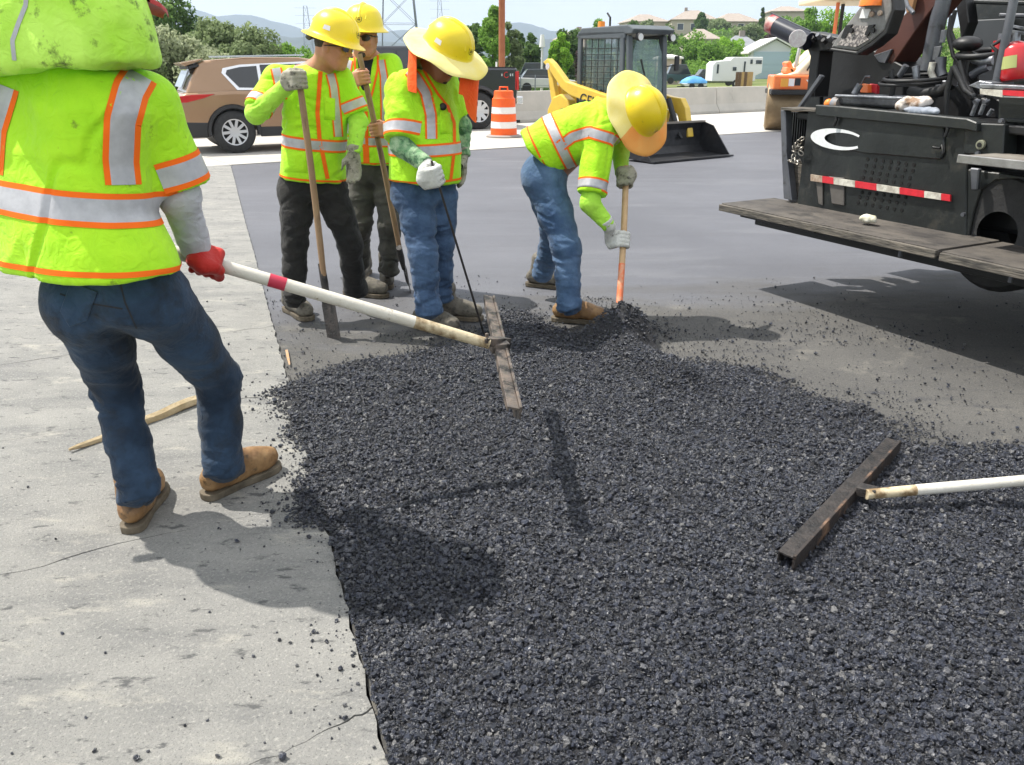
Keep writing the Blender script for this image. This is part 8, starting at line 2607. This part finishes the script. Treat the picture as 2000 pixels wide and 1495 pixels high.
for k in range(6):
    c = pp(1580 + k * 11, 70 + (k % 2) * 8 + k * 2, .64); mb = MB(); mb.cyl(c, c + V(.0, -.03, .02), .016, n=8); mb.build("hose_fitting", M_pb2 if k % 2 else M_pg, pv)
# control panel
cp = pprism("control_panel", [(1690, 0), (1742, -6), (1741, 22), (1726, 60), (1700, 82), (1672, 100), (1622, 93), (1640, 64)], .52, .10, M_keypad, bevel=.012, bseg=2)
pprism("panel_rim", [(1744, -6), (1748, 20), (1732, 66), (1704, 90), (1674, 108), (1618, 99), (1622, 94), (1672, 101), (1701, 83), (1727, 60), (1742, 20), (1738, -6)], .505, .10, M_pb2, cp)
pprism("keypad", [(1668, 50), (1700, 52), (1692, 72), (1696, 78), (1672, 92), (1634, 88)], .512, .012, M_keyline, cp, bevel=0)
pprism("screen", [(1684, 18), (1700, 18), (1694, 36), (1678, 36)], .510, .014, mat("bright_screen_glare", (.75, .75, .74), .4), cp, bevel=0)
for u, v, m in ((1704, 28, M_hvrust), (1720, 26, M_hvrust), (1664, 60, M_pb2), (1706, 60, M_pb2)):
    c = pp(u, v, .508); mb = MB(); mb.cyl(c, c + V(0, -.012, 0), .016, n=10); mb.build("button", m, cp)
pprism("key_slot", [(1652, 50), (1664, 48), (1650, 76), (1642, 74)], .508, .014, M_pb2, cp, bevel=0)
pprism("key_slot", [(1696, 50), (1708, 48), (1694, 70), (1688, 68)], .508, .014, M_pb2, cp, bevel=0)
c = pp(1702, 2, .50); mb = MB(); mb.lathe([(0, .05), (.05, .045), (.065, .01), (.07, -.03)], 18, c=c); mb.build("beacon", mat("amber_paver_beacon", (.90, .20, .02), .4), pv, smooth=50)
pprism("maroon_beam", [(1740, 60), (1772, 22), (1800, -20), (1850, -20), (1800, 44), (1742, 128), (1704, 108)], .95, .22, M_maroon)
pprism("beam_end_plate", [(1706, 108), (1742, 96), (1728, 124), (1716, 122)], .93, .02, M_pg, bevel=.003)
pprism("tan_shield", [(1762, -20), (1790, -20), (1780, 24), (1770, 26)], .9, .03, mat("tan_shield_plate", (.30, .16, .07), .6), bevel=.003)
ptube("white_hose", [(1766, -10, .85), (1772, 12, .85), (1784, 26, .85)], .85, .014, M_galv, 8)
# grey column, dark superstructure, seat, levers
ptube("hydraulic_column", [(1848, -30, 1.0), (1830, 50, 1.0), (1812, 138, 1.0)], 1.0, .052, M_pg, 14)
pprism("column_plate", [(1838, 60), (1846, 58), (1842, 84), (1834, 84)], .93, .02, M_galv, bevel=.002)
pprism("column_plate", [(1824, 92), (1838, 90), (1830, 118), (1820, 118)], .93, .02, M_galv, bevel=.002)
pprism("superstructure", [(1868, -40), (2120, -40), (2120, 190), (1882, 178), (1874, 60)], 1.75, .30, M_pb)
pprism("superstructure_panel", [(1892, 40), (1975, 36), (1975, 110), (1900, 120)], 1.70, .04, M_pg.copy() if False else mat("dark_grey_door", (.045, .050, .055), .5, var=(.06, .065, .07), vscale=3))
pprism("upper_frame", [(1858, -40), (1882, -40), (1892, 44), (1878, 80), (1868, 20)], 1.30, .10, M_pb2)
pprism("upper_shelf", [(1900, 0), (2100, 4), (2100, 12), (1900, 8)], 1.35, .25, M_pb)
pprism("upper_shelf", [(1950, 26), (2100, 28), (2100, 36), (1950, 34)], 1.35, .25, M_pg)
ptube("roof_post", [(1986, -30, .75), (1968, 60, .75), (1946, 162, .75)], .75, .024, M_pg, 12)
pprism("seat_base", [(1862, 110), (1890, 96), (1908, 108), (1912, 178), (1960, 200), (1958, 232), (1800, 228), (1790, 176), (1852, 176)], .98, .35, M_pb2)
mb = MB(); c = pp(1890, 86, .9); mb.ball(c, (.085, .085, .045), 18, 10); mb.cyl(c, c + V(0, 0, -.2), .03, n=10); mb.build("lever_knob", M_pb2, pv, smooth=60)
def pring(name, u, v, y, rx, tilt, r, m):
    c = pp(u, v, y); q = Matrix.Rotation(tilt, 3, 'X')
    pts = [c + q @ Vector((rx * math.cos(a), rx * math.sin(a), 0)) for a in [2 * math.pi * i / 28 for i in range(29)]]
    mb = MB(); mb.tube(pts, r, 8, caps=False); return mb.build(name, m, pv, smooth=60)
pring("steering_wheel", 1925, 104, .95, .15, .15, .018, M_pb2)
pring("hand_rail_ring", 1794, 152, .75, .20, .10, .012, M_pb2)
pring("hand_rail_ring", 1784, 160, .75, .20, .10, .010, M_pb2)
for p, y, r, m in (([(1902, 114), (1920, 120), (1942, 118)], .85, .030, M_galv), ([(1898, 148), (1916, 136), (1932, 130)], .85, .026, M_pg), ([(1874, 120), (1884, 160), (1900, 190), (1930, 200)], .80, .020, M_pb2),
                   ([(1858, 30), (1852, 70), (1862, 110), (1880, 130)], .9, .012, M_pb2), ([(1866, 20), (1856, 60), (1868, 92)], 1.0, .014, M_pb2), ([(1778, 178), (1800, 184), (1840, 178), (1862, 160)], .70, .034, M_pb2),
                   ([(1740, 138), (1744, 170), (1738, 212)], .70, .018, M_pb2), ([(1862, 130), (1884, 176), (1912, 196)], .66, .016, M_pb2), ([(1862, 130), (1850, 176), (1846, 226)], .66, .016, M_pb2),
                   ([(1770, 128), (1760, 144), (1756, 150)], .8, .020, M_pg), ([(1788, 130), (1790, 150), (1786, 168)], .8, .022, M_galv), ([(1822, 122), (1818, 140), (1824, 156)], .8, .020, M_hvwht), ([(1838, 112), (1836, 136), (1840, 150)], .85, .034, M_pg)):
    ptube("hydraulic_hose", p, y, r, m, 8)
for u0, v0, u1, v1 in ((1908, 200, 1898, 226), (1922, 204, 1914, 224), (1938, 214, 1930, 226)):
    ptube("grease_tube", [(u0, v0), (u1, v1)], .6, .012, M_galv, 8)
pprism("deck_floor_trim", [(1826, 158), (1850, 158), (1850, 170), (1826, 170)], .75, .1, M_galv, bevel=.004)
pprism("grey_wedge", [(1890, 168), (1912, 158), (1938, 162), (1916, 176)], .62, .10, M_galv, bevel=.004)
rail = pprism("guard_rail", [(1912, 164), (2080, 172), (2080, 180), (1912, 172)], .42, .10, M_galv, bevel=.004)
for u0, u1, m in ((1914, 1958, M_hvwht), (1958, 2080, M_hvred)):
    pprism("reflective_segment", [(u0, 174 + (u0 - 1914) * .05), (u1, 174 + (u1 - 1914) * .05), (u1, 188 + (u1 - 1914) * .05), (u0, 184 + (u0 - 1914) * .05)], .415, .012, m, bevel=0)
pprism("rail_post", [(1950, 188), (2080, 192), (2080, 240), (1948, 236)], .56, .06, M_pb)
for k in range(5):
    c = pp(1902 + k * 9, 186 + (k % 2) * 10, .55); mb = MB(); mb.cyl(c, c + V(0, -.03, -.01), .013, n=8); mb.build("hose_fitting", M_galv if k % 2 else M_pb2, pv)
# fire extinguisher strapped beside the post
fe = res("fire_extinguisher", "red fire extinguisher with a yellow-green label strapped beside the paver's roof post", "extinguisher", pp(1984, 160, .82))
c0, c1 = pp(1980, 158, .82), pp(1984, 82, .82)
M_fer = mat("extinguisher_red", (.50, .012, .018), .3, coat=.5)
mb = MB(); ax_ = (c1 - c0); q = Vector((0, 0, 1)).rotation_difference(ax_.normalized()).to_matrix(); L_ = ax_.length
mb.lathe([(0, 0), (.075, .0), (.085, .02), (.085, L_ * .80), (.065, L_ * .92), (.03, L_)], 24, c=c0, rot=q); child_local(mb.build("cylinder", M_fer, None, smooth=50), fe)
mb = MB(); mb.lathe([(.0865, L_ * .30), (.0865, L_ * .62)], 14, c=c0, rot=q, a0=R(200), a1=R(310)); child_local(mb.build("label", mat("yellow_green_label", (.42, .45, .16), .6), None), fe)
mb = MB(); mb.cyl(c1, c1 + ax_.normalized() * .05, .022, n=10); mb.bar(c1 + V(-.06, 0, .06), c1 + V(.05, 0, .04), .02, .015); mb.bar(c1 + V(-.07, 0, .09), c1 + V(.03, 0, .07), .02, .012); child_local(mb.build("valve", M_galv, None), fe)
mb = MB(); P2 = [c1 + V(-.02, -.02, .04), c1 + V(-.10, -.06, -.02), c0 + V(-.10, -.06, .16), c0 + V(-.09, -.05, .06)]; mb.tube(P2, .012, 8); child_local(mb.build("hose", M_pb2, None, smooth=60), fe)
fe2 = res("red_canister", "narrow red canister left of the roof post on the paver", "canister", pp(1950, 100, .95))
c0, c1 = pp(1948, 112, .95), pp(1953, 80, .95)
mb = MB(); mb.cyl(c0, c1, .035, n=14); child_local(mb.build("canister", M_fer, None, smooth=50), fe2)
mb = MB(); mb.cyl(c1, c1 + V(0, 0, .04), .014, n=8); child_local(mb.build("nozzle", M_galv, None), fe2)

# distant worker in a pale yellow shirt, seen through the machine
gF = Vector((x_at(1770, 17.5, 1), 17.5, 0))
rootF = person_root("distant person in a pale yellow shirt seen through the paver's frame", (gF.x, gF.y))
b0 = gF
JF = dict(pelvis=b0 + V(0, 0, .98), neckb=b0 + V(0, 0, 1.50), head=b0 + V(0.03, 0, 1.66), hiL=b0 + V(.09, 0, .92), hiR=b0 + V(-.09, 0, .92), knL=b0 + V(.11, -.03, .5), knR=b0 + V(-.11, -.03, .5), anL=b0 + V(.12, 0, .1), anR=b0 + V(-.12, 0, .1),
          shL=b0 + V(.19, 0, 1.44), shR=b0 + V(-.19, 0, 1.44), elL=b0 + V(.30, -.05, 1.2), elR=b0 + V(-.28, -.02, 1.18), wrL=b0 + V(.30, -.2, 1.34), wrR=b0 + V(-.22, -.18, 1.05), right=V(-1, 0, 0), waist=b0 + V(0, 0, 1.02))
JF['hs'], JF['hf'], JF['hu'] = frame((.6, -.8, -.1), (0, 0, 1)); JF['seat'] = V(0, -1, 0)
make_body(rootF, JF, M_skin2, .016)
trousers(rootF, JF, M_navy, .018, seed=50)
_, vv, ff = vest(rootF, b0 + V(0, 0, .95), b0 + V(0, 0, 1.5), V(-1, 0, 0), [(0, .19, .14, 0, 0), (.8, .19, .12, 0, 0), (1, .07, .07, 0, 0)], JF, JF['shL'].lerp(JF['elL'], .8), JF['shR'].lerp(JF['elR'], .8), h=.016, name="shirt", m=mat("pale_yellow_shirt", (.72, .66, .22), .8), seed=55)
F = field_for([JF['head']], .01, .17); F.ell(JF['head'] + V(0, .01, .04), (.085, .10, .09), .01); sdf_obj("hair", F, M_hair, rootF)
